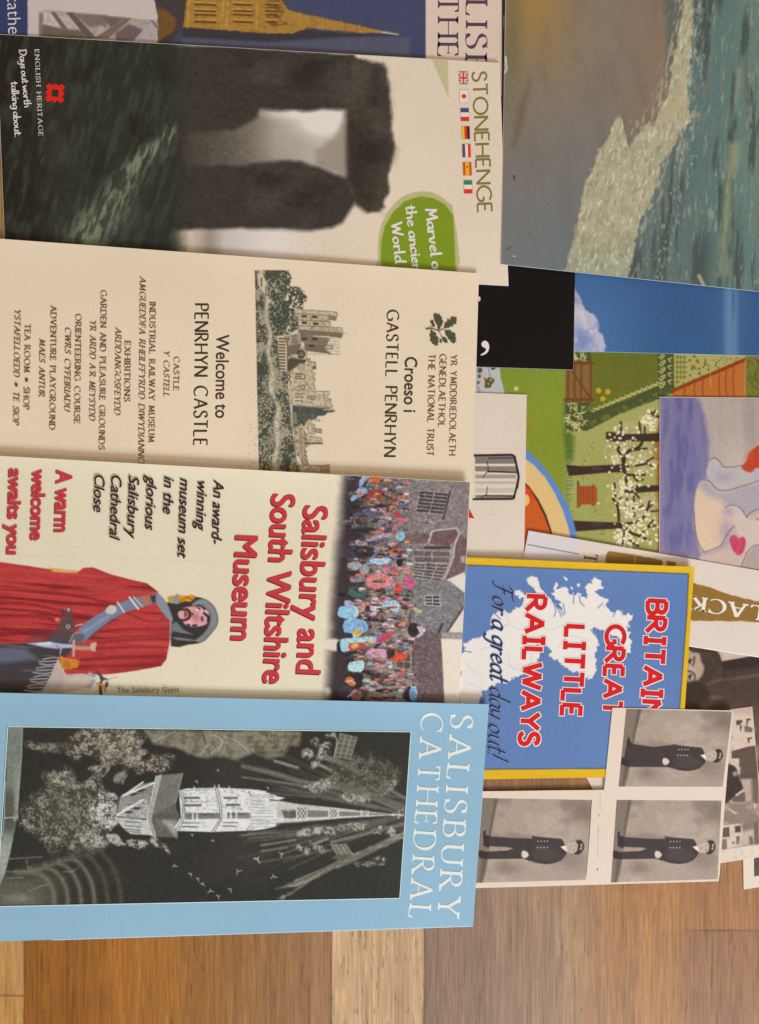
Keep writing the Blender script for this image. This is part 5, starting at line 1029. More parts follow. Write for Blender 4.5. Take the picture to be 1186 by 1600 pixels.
    blk([(485, 690), (545, 690), (575, 1080), (500, 900)], (192, 166, 134), F5); blk([(548, 700), (605, 720), (610, 900), (660, 870), (600, 910), (640, 1085), (580, 1085)], (172, 148, 118), F5)
    for yy in (740, 800, 850, 930, 980, 1030): c.line(mp(F5, [(600, yy), (625, yy+22)]), 1.5, (86, 76, 60), .6)
    for yy in (740, 835, 970): c.ell(*mp(F5, [(502 + (yy-740)*.12, yy)])[0], 2.2, 2.8, (78, 68, 54)); c.ell(*mp(F5, [(500 + (yy-740)*.12, yy)])[0], 1.1, 1.5, (180, 156, 124))
    blk([(540, 1095), (770, 1100), (780, 1170), (545, 1160)], (206, 178, 138), F5); blk([(770, 1100), (870, 1085), (870, 1175), (780, 1170)], (150, 122, 86), F5); c.mix(((X > 500) & (X < 515) & (Y > 726))*sm(st, .5, .6)*.5, (208, 182, 148))
    c.mix(m*sm(X, xr-14, xr)*sm(Y, 690, 740)*sm(st, .3, .5)*.6, K)
    wall = ((X > 452) & (X < 536) & (Y > 480) & (Y < 748)) & (c.a[..., 0] > 150) & (np.abs(c.a - np.array(PAP)).sum(-1) > 14); c.mix(wall*(sm(c.n(2.0, 5, 77, 2), .48, .62)*.34 + .10), (112, 102, 84)); c.mix(wall*sm(c.n(1.4, 1.4, 78, 1), .62, .74)*.4, (84, 80, 66))
    return c
pen = Leaf('castle_leaflet', [(-70, 368), (748.4, 427), (738, 790), (-85, 735)], (1.6, 3.3, 1.3, .1), .4,
           'cream leaflet with an engraving of a castle and centred lines of dark capitals', 'leaflet', PAP, ILC, wave=.25, seed=17, curl=.8)
pen.picture('engraving', [(384, 408), (545, 418), (543, 752), (384, 742)], castle_canvas(), .8)
TX = (92, 66, 42)
strokes(pen, 'title_lettering', 'GASTELL PENRHYN', (605, 485), (600, 712.5), 18.2, (66, 50, 34), 'flare', .18, .10, .24, wspace=.62)
strokes(pen, 'title_lettering', 'PENRHYN CASTLE', (304.7, 475.5), (302.6, 696), 20.8, (62, 46, 34), 'flare', .18, .10, .24, wspace=.62)
sans(pen, 'title_lettering', 'Welcome to', (338, 523), (336.5, 653), 20, (62, 46, 34), bold=.28)
sans(pen, 'title_lettering', 'Croeso i', (633, 558), (631, 643.5), 19, (62, 46, 34), bold=.28)
for t, a, b, cp in (('YR YMDDIRIEDOLAETH', (704.5, 555), (701.6, 711), 10), ('GENEDLAETHOL', (687.3, 554), (684.8, 667.5), 10.2), ('THE NATIONAL TRUST', (669.8, 554), (667, 712), 10.4)): strokes(pen, 'owner_lettering', t, a, b, cp, (96, 68, 42), 'flare', .16, .10, .25, wspace=.62)
IT = .24
for t, a, b, cp, sh in (('CASTLE', (271.7, 558), (270.8, 610.6), 8.8, 0), ('Y CASTELL', (256.3, 548), (255.6, 619.7), 8.8, IT), ('INDUSTRIAL RAILWAY MUSEUM', (233.9, 473), (232, 691.5), 9.3, 0), ('AMGUEDDFA RHEILFFYRDD DIWYDIANNOL', (218.7, 433), (215.8, 732), 9.3, IT), ('EXHIBITIONS', (195, 534), (194, 628), 9.2, 0), ('ARDDANGOSFEYDD', (180.5, 512.4), (178.7, 647.7), 9.2, IT), ('GARDEN AND PLEASURE GROUNDS', (157.5, 454.4), (154.2, 703), 9.3, 0),
                        ("YR ARDD A'R MEYSYDD", (141, 501), (139.3, 656.8), 9.3, IT), ('ORIENTEERING COURSE', (118, 491.5), (115.7, 662.5), 9.2, 0), ('CWRS CYFEIRIADU', (102, 511.8), (100.3, 641.6), 9.2, IT), ('ADVENTURE PLAYGROUND', (79.3, 478.7), (77, 672), 9.2, 0), ('MAES ANTUR', (61.7, 530.3), (60.7, 619.7), 9.2, IT), ('TEA ROOM ● SHOP', (38.8, 507.4), (36.5, 640.6), 9.2, 0), ('YSTAFELLOEDD ● TE SIOP', (23, 483.8), (20.3, 663.5), 9.2, IT)):
    strokes(pen, 'text_line', t, a, b, cp, TX, 'serif', .16, .075, .20, shear=sh, wspace=.62)
def oak():
    G = (70, 70, 50); BR = (84, 60, 36); S6 = (660, 470, 16.94); P = []
    def leaf_(pts, col=G): P.append((mp(S6, pts), col))
    leaf_([(430, 760), (405, 700), (400, 640), (350, 600), (360, 560), (310, 520), (325, 470), (285, 430), (315, 410), (290, 375), (320, 335), (360, 350), (385, 330), (410, 370), (440, 345), (470, 370), (465, 420), (500, 410), (522, 430), (515, 500), (550, 530), (545, 590), (520, 600), (530, 640), (480, 690), (470, 730)])
    leaf_([(570, 740), (590, 640), (610, 570), (630, 560), (650, 590), (670, 490), (700, 475), (715, 520), (750, 510), (750, 440), (780, 420), (800, 450), (830, 415), (850, 430), (860, 460), (890, 430), (915, 450), (900, 500), (915, 530), (880, 570), (910, 600), (890, 625), (840, 610), (800, 640), (830, 670), (800, 690), (740, 660), (740, 705), (690, 710)])
    leaf_([(570, 745), (610, 790), (690, 780), (760, 785), (770, 820), (740, 860), (800, 840), (860, 855), (885, 890), (870, 930), (850, 950), (900, 970), (890, 1010), (860, 1020), (900, 1060), (890, 1090), (860, 1080), (850, 1130), (810, 1130), (780, 1090), (750, 1100), (740, 1040), (720, 1020), (690, 1025), (670, 980), (680, 920), (650, 945), (620, 920), (610, 850)])
    leaf_([(225, 735), (265, 790), (320, 840), (360, 845), (375, 880), (350, 920), (400, 950), (430, 980), (435, 1020), (400, 1030), (440, 1080), (430, 1110), (400, 1120), (420, 1160), (380, 1190), (320, 1180), (310, 1140), (270, 1150), (250, 1120), (255, 1070), (210, 1080), (205, 1030), (230, 1000), (190, 930), (200, 880), (220, 850)])
    leaf_(cat([(540, 970), (600, 970), (655, 1030), (670, 1100), (620, 1115), (560, 1080), (530, 1030)], 4)); leaf_(cat([(460, 1040), (490, 1010), (520, 1050), (500, 1110), (470, 1110)], 4)); leaf_(cat([(245, 600), (300, 600), (335, 640), (305, 700), (270, 680)], 4), BR); leaf_(cat([(205, 560), (240, 525), (300, 530), (295, 590), (240, 600)], 4), BR)
    for a, b, w in (((90, 755), (215, 720), 34), ((215, 720), (420, 795), 22), ((420, 795), (560, 745), 24), ((430, 790), (540, 1000), 16), ((430, 780), (415, 690), 22), ((230, 720), (235, 660), 14)):
        d = np.array(b, float)-np.array(a); n = np.array([-d[1], d[0]])/np.hypot(*d)*w/2; leaf_([tuple(np.array(a)+n), tuple(np.array(b)+n), tuple(np.array(b)-n), tuple(np.array(a)-n)], BR)
    pen.shapes('oak_leaf_emblem', P)
oak()
# ------------------------------------------------------------------ museum leaflet
ILM = (0.745, 0.635, 0.545)
MP = (211, 195, 166)
def giant_canvas():
    c = Cv(-8, 860, 370, 1110, MP); X, Y = c.X, c.Y; C7, G1, G2 = (0, 700, 2.965), (200, 900, 7.4125), (0, 920, 5.93); RED, DR = (172, 54, 52), (108, 26, 28)
    c.mix(sm(Y, 1040, 1100)*.0, MP)
    robe = mp(C7, [(-30, 524), (120, 545), (220, 560), (360, 575), (385, 556), (430, 553), (520, 588), (600, 608), (680, 626), (730, 665), (770, 740), (788, 800), (786, 900), (770, 980), (745, 1010), (640, 1030), (540, 1044), (480, 1050), (300, 1050), (280, 960), (100, 915), (-30, 915)])
    rm, sl = c.pmask(robe, .8, 0); c.mix(rm, RED, sl); Xs, Ys = X[sl], Y[sl]
    c.mix(rm*sm(noise(Xs, Ys, 160, 7, 61, 3, .06), .48, .72)*.5, (190, 74, 70), sl); c.mix(rm*sm(noise(Xs, Ys, 170, 6, 62, 3, .08), .56, .72)*.75, DR, sl)
    for p, w in (([(0, 655), (200, 668), (380, 690), (560, 730)], 3), ([(0, 718), (150, 725), (300, 760), (420, 790)], 4), ([(0, 775), (180, 780), (260, 800)], 4), ([(-10, 862), (100, 858), (220, 850)], 6), ([(440, 850), (600, 840), (780, 838)], 3), ([(450, 900), (600, 890), (780, 885)], 3.4), ([(440, 930), (600, 922), (770, 925)], 2.6), ([(380, 980), (560, 970), (760, 965)], 5), ([(370, 1010), (560, 1010), (740, 1000)], 5), ([(580, 760), (680, 800), (780, 800)], 2), ([(450, 880), (620, 875), (780, 868)], 2)): c.line(mp(C7, p), w, (118, 28, 32), 2, a=.75, smooth=4, tex=None)
    c.mix(rm*sm(Ys, 1000, 1050)*sm(Xs, 150, 260)*.5, (120, 30, 34), sl)
    c.poly(mp(C7, [(220, 552), (290, 562), (362, 568), (355, 580), (250, 574)]), (206, 152, 86), .8)
    # dark cloak at the bottom left
    c.poly(mp(C7, [(-30, 912), (100, 905), (220, 890), (260, 880), (330, 880), (330, 940), (290, 980), (280, 1000), (240, 1060), (200, 1130), (-30, 1145)]), (60, 54, 56), 1.5); c.poly(mp(C7, [(-30, 925), (120, 930), (180, 980), (-30, 1000)]), (92, 94, 108), 4, a=.9)
    m, s2 = c.pmask(mp(C7, [(-30, 912), (200, 905), (280, 990), (200, 1130), (-30, 1145)]), 1); c.mix(m*sm(noise(X[s2], Y[s2], 60, 6, 64, 3, .1), .55, .75)*.5, (100, 98, 106), s2); c.mix(m*sm(Y[s2], 1050, 1090)*.5, (66, 54, 40), s2)
    # belt across the chest
    c.poly(mp(C7, [(350, 860), (400, 805), (490, 750), (560, 715), (640, 690), (720, 680), (735, 712), (660, 735), (560, 770), (480, 820), (400, 890), (370, 900)]), (112, 118, 134), .8, smooth=2); c.line(mp(C7, [(420, 870), (560, 775)]), 1.2, (70, 72, 84), 1); c.line(mp(C7, [(390, 850), (500, 780)]), 4, (140, 150, 172), 2, a=.7)
    c.poly(mp(C7, [(490, 750), (510, 728), (535, 735), (540, 755), (520, 770), (495, 766)]), (190, 176, 164), .8, smooth=3); c.line(mp(C7, [(545, 715), (575, 760)]), 2.6, (196, 186, 180), .7); c.line(mp(C7, [(600, 692), (640, 745)]), 2.8, (206, 196, 186), .7); c.line(mp(C7, [(620, 690), (660, 735)]), 2.2, (176, 168, 162), .7)
    c.poly(mp(C7, [(655, 700), (670, 686), (695, 690), (700, 715), (672, 720)]), (178, 98, 66), .8, smooth=2); c.poly(mp(C7, [(695, 685), (735, 680), (738, 712), (705, 718)]), (58, 52, 58), .8)
    # sword pouch, dark fur, dagger
    c.poly(mp(G2, [(420, 480), (520, 380), (570, 290), (600, 235), (650, 230), (700, 290), (690, 370), (660, 440), (620, 500), (500, 500)]), (78, 66, 64), 2.5, rough=(2, 5), tex=.55+.45*sm(c.n(4, 3, 97, 2), .3, .6)); c.poly(mp(G2, [(660, 420), (740, 400), (790, 440), (760, 500), (640, 500)]), (92, 88, 92), 2); c.poly(mp(G2, [(300, 400), (450, 390), (440, 470), (250, 480)]), (96, 50, 56), 6, a=.6)
    c.line(mp(G2, [(575, 190), (585, 240)]), 3, (70, 50, 50), 1); c.ell(*mp(G2, [(635, 200)])[0], 4.4, 6, (92, 72, 72)); c.ell(*mp(G2, [(635, 192)])[0], 2, 2.6, (176, 166, 160)); c.ell(*mp(G2, [(632, 350)])[0], 3.6, 3.6, (150, 142, 138)); c.ell(*mp(G2, [(632, 350)])[0], 1.6, 1.6, (80, 70, 72)); c.line(mp(G2, [(700, 345), (765, 325)]), 1.6, (190, 180, 172)); c.line(mp(G2, [(640, 500), (690, 410), (760, 405)]), 1.2, (160, 150, 140)); c.ell(*mp(G2, [(530, 285)])[0], 4, 3, (206, 110, 100))
    c.poly(mp(G2, [(240, 505), (460, 490), (580, 510), (680, 515), (680, 545), (520, 555), (400, 540)]), (168, 164, 182), 1.2); c.poly(mp(G2, [(330, 505), (470, 492), (480, 515), (380, 520)]), (206, 200, 204), 1); c.line(mp(G2, [(520, 520), (560, 560)]), 2, (120, 122, 150), 1); c.line(mp(G2, [(570, 545), (558, 600)]), 2, (160, 150, 144))
    c.line(mp(G2, [(685, 482), (682, 620)]), 4, (172, 146, 126), .8); c.line(mp(G2, [(690, 545), (840, 552)]), 6, (184, 150, 126), 1); c.poly(mp(G2, [(835, 530), (845, 505), (890, 498), (896, 520), (885, 560), (890, 578), (850, 575)]), (190, 158, 136), 1, smooth=2)
    for x in range(700, 840, 16): c.line(mp(G2, [(x, 532), (x+6, 566)]), .9, (128, 98, 82), .6)
    # cuff and fringed glove
    c.poly(mp(G2, [(550, 612), (600, 640), (720, 655), (735, 680), (720, 730), (600, 750), (565, 730)]), (196, 118, 44), .9); c.poly(mp(G2, [(600, 650), (650, 690), (640, 740), (580, 735)]), (160, 86, 30), 2, a=.6)
    c.poly(mp(G2, [(545, 640), (570, 740), (620, 795), (760, 785), (820, 800), (850, 850), (840, 910), (560, 970), (380, 965), (420, 900), (470, 800), (510, 700)]), (178, 160, 146), 1); c.poly(mp(G2, [(700, 800), (830, 810), (840, 905), (560, 968), (540, 930)]), (196, 172, 148), 4, a=.7)
    m, s2 = c.pmask(mp(G2, [(500, 720), (560, 740), (590, 820), (560, 970), (380, 965), (470, 800)]), 1); c.mix(m*(np.sin(X[s2]*1.4+Y[s2]*.9) > .3)*.3, (120, 104, 98), s2)
    for i in range(12):
        t = i/11; x, y = 545 - 150*t, 640 + 300*t; c.line(mp(G2, [(x, y), (x-70, y-2+ (i % 3)*6), (x-150-(i % 2)*20, y+16 - (i % 3)*8)]), 1.4, (190, 178, 170), .6, a=.9, smooth=3)
    for p, col, w in (([(830, 790), (880, 830), (820, 910)], (150, 146, 150), 6), ([(900, 770), (940, 820), (930, 890), (935, 975)], (84, 66, 56), 5), ([(940, 830), (990, 850), (985, 900)], (70, 62, 64), 5), ([(900, 880), (960, 900), (975, 945)], (190, 132, 60), 4), ([(880, 830), (920, 850)], (196, 192, 192), 4), ([(975, 850), (1000, 860)], (206, 202, 200), 2.6), ([(990, 840), (1080, 820)], (150, 130, 110), .9)): c.line(mp(G2, p), w, col, 1, smooth=3)
    # hood, hair, face
    c.poly(mp(G1, [(500, 520), (500, 815), (700, 795), (820, 780), (900, 740), (980, 650), (1030, 580), (1045, 500), (1030, 420), (990, 340), (900, 270), (780, 240), (600, 235), (470, 300), (450, 330)]), (52, 46, 46), .8, smooth=2); c.poly(mp(G1, [(780, 745), (850, 690), (920, 610), (950, 520), (950, 450), (900, 370), (820, 330), (740, 340), (800, 280), (880, 265), (960, 310), (1020, 390), (1040, 480), (1030, 570), (980, 650), (900, 730), (840, 770)]), (118, 116, 116), 1.2, smooth=2); c.line(mp(G1, [(760, 330), (860, 300), (950, 360), (1000, 470), (980, 580)]), 3, (136, 136, 136), 2, a=.7, smooth=4)
    c.poly(mp(G1, [(325, 210), (345, 195), (430, 280), (480, 380), (520, 500), (500, 530), (420, 450), (340, 340), (322, 280)]), (126, 128, 138), 1, smooth=2); c.poly(mp(G1, [(490, 560), (560, 530), (640, 620), (760, 680), (620, 660), (520, 640), (490, 700)]), (116, 114, 112), 1.5, a=.9); c.poly(mp(G1, [(500, 710), (600, 715), (830, 750), (700, 750), (560, 735)]), (128, 126, 124), 1.5)
    c.poly(mp(G1, [(455, 240), (520, 225), (560, 240), (595, 300), (580, 325), (470, 310)]), (172, 140, 70), 1); c.poly(mp(G1, [(585, 215), (640, 225), (690, 240), (720, 215), (780, 225), (770, 260), (720, 300), (660, 290), (600, 310), (590, 270)]), (204, 138, 26), 1); c.poly(mp(G1, [(520, 260), (560, 205), (590, 220), (600, 310), (540, 320)]), (134, 130, 130), 1.2); c.line(mp(G1, [(600, 290), (680, 250), (760, 280)]), 1.5, (140, 84, 20), 1)
    c.poly(mp(G1, [(640, 370), (760, 350), (860, 365), (920, 400), (940, 450), (925, 540), (850, 580), (740, 590), (660, 560), (640, 520), (700, 490), (720, 440), (690, 390), (640, 400)]), (206, 146, 144), 1, smooth=2); c.glow(306, 968, 5, 8, (186, 96, 100), .5); c.glow(318, 958, 5, 6, (224, 176, 168), .6)
    c.poly(mp(G1, [(580, 430), (610, 400), (670, 400), (700, 430), (690, 480), (630, 500), (590, 480)]), (206, 152, 144), 1, smooth=2); c.ell(*mp(G1, [(672, 440)])[0], 3, 5, (178, 70, 66), .2); c.line(mp(G1, [(655, 400), (660, 470)]), 1.2, (120, 40, 44)); c.line(mp(G1, [(620, 390), (690, 388), (725, 440), (705, 490), (650, 515)]), 3.2, (50, 36, 38), 1, smooth=4)
    for p, w in (([(880, 430), (930, 470), (930, 530)], 4), ([(868, 365), (885, 385)], 3), ([(800, 372), (830, 380)], 2.4), ([(745, 430), (755, 450)], 2.2), ([(690, 565), (712, 570)], 3), ([(755, 575), (790, 572)], 3.6), ([(855, 480), (858, 515)], 3.2)): c.line(mp(G1, p), w, (54, 38, 42), .8)
    c.ell(*mp(G1, [(862, 495)])[0], 2.8, 4.4, (110, 80, 82), 0, 1, .6); c.ell(*mp(G1, [(800, 390)])[0], 2.4, 2, (214, 190, 186)); c.line(mp(G1, [(760, 400), (790, 430), (770, 470), (745, 470)]), 1.2, (170, 100, 100), 1, a=.7, smooth=3)
    k = sm(c.a[..., 0]-c.a[..., 1], 30, 70); c.a *= (1 + .09*k*(c.n(40, 4, 91, 4, .07)-.5)*2 + .10*k*(c.n(2.2, 1.6, 92, 2)-.5)*2)[..., None]; c.mix(k*sm(c.n(44, 22, 93, 3), .5, .8)*.25, (120, 30, 34))
    c.grain(4, 1.8); return c
def crowd_canvas():
    c = Cv(495, 730, 745, 1110, (122, 108, 104)); X, Y = c.X, c.Y; F7, F8, C8 = (500, 730, 4.942), (500, 910, 4.942), (380, 720, 2.965); rnd = random.Random(21)
    c.mix(sm(c.n(5, 5, 3, 3), .4, .7)*.35, (96, 84, 82)); c.mix(sm(c.n(4, 4, 9, 2), .62, .72)*.4, (160, 148, 142)); c.mix(sm(c.n(30, 40, 4), .4, .7)*.3, (140, 122, 112))
    c.mix((1-sm(X, 640, 655))*sm(Y, 860, 900)*.5, (142, 122, 104)); c.mix(sm(Y, 1040, 1060)*(1-sm(X, 640, 650))*.5, (156, 136, 112))
    # dark crowd at the foot, fading into the cream paper
    c.mix(1-sm(X + 8*(c.n(14, 10, 6)-.5)*2, 556, 590), (58, 46, 48))
    # ground storey windows
    def win(o, q, n, m, fr=(150, 136, 126), gl=(70, 60, 60)):
        q = np.array(mp(o, q)); c.poly(q, gl, .8)
        L = lambda a, b: tuple((1-b)*((1-a)*q[0]+a*q[1]) + b*((1-a)*q[3]+a*q[2]))
        for i in range(n+1): c.line([L(i/n, 0), L(i/n, 1)], 1.5, fr, .6)
        for i in range(m+1): c.line([L(0, i/m), L(1, i/m)], 1.5, fr, .6)
    win(F7, [(770, 180), (1000, 200), (950, 365), (740, 345)], 2, 6); c.line(mp(F7, [(1005, 190), (950, 400)]), 3, (66, 54, 54), 1); win(F7, [(450, 110), (645, 130), (620, 330), (430, 330)], 2, 2, (128, 112, 104), (100, 86, 80)); win(F7, [(500, 590), (620, 590), (620, 720), (500, 720)], 1, 2, (128, 112, 104), (92, 78, 72))
    c.poly(mp(F7, [(650, 510), (870, 515), (840, 590), (650, 580)]), (112, 84, 80), 1); c.poly(mp(F7, [(870, 490), (1060, 470), (1075, 520), (1030, 610), (840, 590)]), (106, 78, 74), 1); c.poly(mp(F7, [(1060, 460), (1145, 420), (1130, 820), (960, 870), (1040, 640), (1075, 520)]), (108, 82, 78), 1); c.poly(mp(F7, [(1060, 470), (1145, 420), (1140, 560), (1110, 540)]), (128, 118, 114), 1)
    c.line(mp(F7, [(835, 590), (865, 495), (920, 485), (1055, 470), (1078, 510), (1040, 590), (1030, 690), (990, 800), (940, 900)]), 2.6, (176, 164, 156), .8); c.line(mp(F7, [(1015, 600), (1015, 690), (975, 790), (925, 890)]), 3.4, (142, 128, 120), .8); c.line(mp(F7, [(1000, 620), (810, 622)]), 4, (62, 50, 50), 1)
    win(F7, [(720, 640), (1010, 650), (1000, 740), (730, 735)], 2, 2, (156, 142, 130), (98, 84, 80)); win(F7, [(730, 740), (995, 750), (930, 885), (715, 850)], 3, 5, (156, 142, 132), (88, 74, 72)); win(F8, [(640, 50), (705, 55), (690, 220), (620, 210)], 1, 5, (160, 146, 130), (70, 58, 52)); win(F8, [(590, 500), (700, 500), (700, 670), (590, 660)], 2, 3, (150, 134, 116), (84, 68, 60))
    c.line(mp(F7, [(620, 590), (630, 720)]), 3, (84, 70, 66), 1); c.line(mp(F8, [(712, 60), (705, 220), (690, 300), (720, 480), (725, 800)]), 3.6, (82, 66, 62), 1.2)
    # gable, roofs and white sky
    c.poly(mp(F7, [(975, 870), (1120, 808), (1112, 950), (1000, 930)]), (206, 190, 176), .8); c.poly(mp(F8, [(940, -20), (1010, -10), (1115, 75), (1110, 190), (985, 380), (820, 370), (700, 290), (710, 60), (740, -10)]), (114, 108, 106), 1); m, sl = c.pmask(mp(F8, [(940, -20), (1010, -10), (1115, 75), (1110, 190), (985, 380), (820, 370), (700, 290), (710, 60), (740, -10)]), 1); c.mix(m*sm(c.n(4, 4, 12, 2)[sl], .62, .72)*.4, (150, 144, 140), sl)
    c.poly(mp(F8, [(1010, -5), (1130, -60), (1130, 85), (1110, 75)]), (208, 192, 178), .8); c.poly(mp(F8, [(1110, 195), (1130, 170), (1130, 390), (985, 382)]), (208, 190, 172), .8); c.line(mp(F8, [(1110, 190), (980, 385)]), 3.4, (78, 66, 62), .9); c.line(mp(F8, [(945, 320), (915, 390)]), 4, (60, 50, 48), 1); win(F8, [(810, 105), (925, 100), (930, 185), (815, 175)], 2, 3, (168, 160, 154), (66, 58, 58)); c.line(mp(F8, [(1030, 100), (1070, 125)]), 1.2, (90, 80, 78))
    c.poly(mp(F8, [(725, 400), (820, 370), (940, 400), (945, 640), (960, 960), (725, 960)]), (104, 84, 82), 1); c.poly(mp(F8, [(720, 640), (750, 640), (750, 830), (720, 800)]), (128, 108, 102), 2, a=.6); c.mix(((X > 648) & (X < 690) & (Y > 990))*sm(c.n(3, 10, 5), .5, .7)*.15, (80, 62, 62))
    c.poly(mp(F8, [(940, 385), (1130, 385), (1130, 440), (940, 432)]), (146, 136, 128), .8); c.poly(mp(F8, [(935, 434), (1130, 440), (1130, 960), (962, 960), (950, 660)]), (214, 196, 174), .9)
    c.poly(mp(F7, [(1085, 690), (1130, 685), (1130, 740), (1085, 735)]), (150, 160, 176), 1, a=.7)
    # people: bright clothes behind, dark backs in front; every figure lies with its head to the right
    pal = [(186, 96, 104), (196, 140, 146), (170, 150, 172), (196, 168, 158), (160, 70, 66), (110, 122, 154), (200, 84, 64), (140, 108, 108), (84, 68, 74), (190, 118, 80), (156, 184, 196), (90, 104, 86), (120, 96, 90)]
    def person(x, y, s_, col, dark):
        t = rnd.uniform(-.12, .12); sk = rnd.choice([(190, 146, 128), (172, 126, 108), (150, 110, 96)])
        sh = tuple(v*.62 for v in col); hi = tuple(min(v*1.22 + 8, 232) for v in col)
        c.ell(x - 11*s_, y + rnd.uniform(-.6, .6), 9*s_, 2.1*s_, tuple(v*.5 for v in col) if rnd.random() < .7 else (52, 44, 48), t, .8)
        c.ell(x - 3*s_, y, 6.5*s_, 3.3*s_, col, t, .8); c.ell(x - 3*s_, y + 1.5*s_, 6*s_, 1.3*s_, sh, t, .8, .8); c.ell(x - 2.5*s_, y - 1.3*s_, 4.5*s_, .9*s_, hi, t, .8, .7)
        if rnd.random() < .6: c.line([(x + 1*s_, y - 2.6*s_), (x - 5*s_, y - rnd.uniform(3, 5.5)*s_)], 1.5*s_, col if rnd.random() < .6 else sk, .7)
        if rnd.random() < .5: c.line([(x + 1*s_, y + 2.6*s_), (x - 4*s_, y + rnd.uniform(3, 5)*s_)], 1.4*s_, sh, .7)
        c.ell(x + 5.2*s_, y + rnd.uniform(-.4, .4), 2.3*s_, 1.9*s_, (58, 44, 42) if dark else sk, 0, .7); c.ell(x + 6.4*s_, y, 1.5*s_, 2.0*s_, rnd.choice([(52, 40, 38), (84, 62, 50), (110, 96, 88), (190, 70, 52)]), 0, .7)
        for k in range(3): c.ell(x + rnd.uniform(-8, 2)*s_, y + rnd.uniform(-2.4, 2.4)*s_, rnd.uniform(.6, 1.6), rnd.uniform(.5, .9), rnd.choice([hi, sh, (206, 186, 176)]), 0, .7, .6)
    fig = [(rnd.uniform(598, 645), rnd.uniform(738, 1092), rnd.uniform(.62, .85), False) for i in range(80)] + [(rnd.uniform(575, 612), rnd.uniform(738, 1092), rnd.uniform(.8, 1.05), rnd.random() < .4) for i in range(70)] + [(rnd.uniform(545, 578), rnd.uniform(740, 1095), rnd.uniform(1.0, 1.3), True) for i in range(34)]
    for x, y, s_, dark in sorted(fig, key=lambda f: -f[0]):
        person(x, y, s_, rnd.choice([(58, 50, 54), (76, 66, 68), (48, 42, 50), (96, 84, 82), (70, 74, 92)]) if dark and rnd.random() < .8 else rnd.choice(pal), dark)
    G = lambda o, p, col, **k: c.poly(mp(o, p), col, **{**dict(soft=.9, smooth=2), **k})
    SKY, RDD, PK = (120, 164, 196), (200, 56, 34), (196, 80, 110)
    G(F7, [(240, 235), (300, 160), (350, 160), (365, 195), (300, 235), (245, 265)], (130, 156, 190)); G(F7, [(330, 70), (380, 75), (340, 120), (310, 160), (300, 120)], (140, 150, 180)); c.line(mp(F7, [(215, 80), (240, 70), (255, 90), (235, 100), (215, 80)]), 1.1, (120, 110, 110)); G(F7, [(395, 70), (460, 70), (475, 95), (430, 125), (400, 100)], (214, 76, 20)); G(F7, [(350, 230), (400, 170), (470, 190), (470, 250), (420, 270), (360, 260)], (160, 50, 40)); G(F7, [(380, 225), (430, 215), (430, 260), (380, 262)], (196, 56, 40)); G(F7, [(370, 265), (440, 265), (440, 292), (370, 290)], (200, 130, 50)); G(F7, [(610, 210), (650, 195), (665, 225), (630, 250)], (206, 96, 50)); G(F7, [(640, 290), (680, 285), (690, 305), (650, 312)], (90, 84, 100)); G(F7, [(320, 340), (400, 310), (460, 370), (380, 380)], (84, 84, 112)); G(F7, [(570, 350), (600, 345), (615, 380), (580, 395)], (206, 50, 46)); G(F7, [(600, 400), (660, 385), (668, 415), (615, 440)], (206, 90, 100)); G(F7, [(555, 460), (580, 450), (590, 520), (560, 510)], (206, 64, 50)); G(F7, [(590, 525), (640, 490), (655, 530), (630, 572), (600, 560)], (110, 170, 196)); G(F7, [(360, 560), (480, 510), (560, 520), (480, 550), (380, 575)], (176, 150, 170), a=.8)
    G(F7, [(120, 620), (180, 600), (320, 610), (420, 640), (400, 690), (300, 710), (140, 690)], (62, 54, 58)); G(F7, [(280, 610), (400, 620), (430, 660), (300, 700)], (50, 42, 42)); G(F7, [(285, 575), (350, 575), (370, 600), (290, 608)], (140, 130, 124)); G(F7, [(215, 740), (300, 730), (330, 780), (230, 795)], (150, 144, 140)); G(F7, [(300, 800), (350, 740), (380, 800), (340, 830)], (146, 140, 134)); G(F7, [(375, 720), (440, 695), (540, 700), (520, 745), (430, 750)], (150, 176, 210)); G(F7, [(480, 780), (530, 750), (540, 790), (500, 810)], (206, 90, 116)); G(F7, [(640, 870), (680, 830), (740, 900), (700, 940), (650, 920)], (196, 84, 116)); G(F7, [(640, 780), (680, 755), (700, 800), (660, 820)], (196, 110, 104)); G(F7, [(540, 640), (575, 640), (580, 680), (545, 680)], (196, 116, 60)); c.ell(*mp(F7, [(615, 735)])[0], 5, 6, (44, 34, 34)); G(F7, [(350, 870), (420, 820), (520, 830), (560, 900), (480, 940), (380, 930)], (206, 110, 106)); G(F7, [(235, 850), (340, 840), (350, 880), (240, 890)], (124, 116, 112)); G(F7, [(560, 770), (590, 765), (600, 800), (565, 810)], (206, 72, 70))
    G(F8, [(215, 50), (320, 30), (370, 70), (330, 120), (240, 110)], (60, 92, 84)); G(F8, [(575, 30), (610, 0), (635, 60), (605, 130), (585, 100)], (206, 62, 44)); G(F8, [(640, 0), (690, -20), (740, 0), (710, 60), (660, 35)], (196, 76, 108)); G(F8, [(400, 130), (430, 105), (465, 140), (480, 210), (390, 220)], (204, 170, 176)); G(F8, [(500, 150), (540, 120), (615, 165), (600, 240), (560, 220), (480, 200)], (150, 176, 196)); G(F8, [(190, 140), (260, 150), (250, 190), (200, 190)], (170, 150, 180)); G(F8, [(255, 150), (300, 128), (350, 160), (345, 210), (300, 200)], (206, 140, 120)); c.line(mp(F8, arc(310, 170, 26, 30, 0, 330)), 1.5, (196, 90, 60)); G(F8, [(300, 205), (345, 210), (350, 245), (320, 260)], (190, 130, 100))
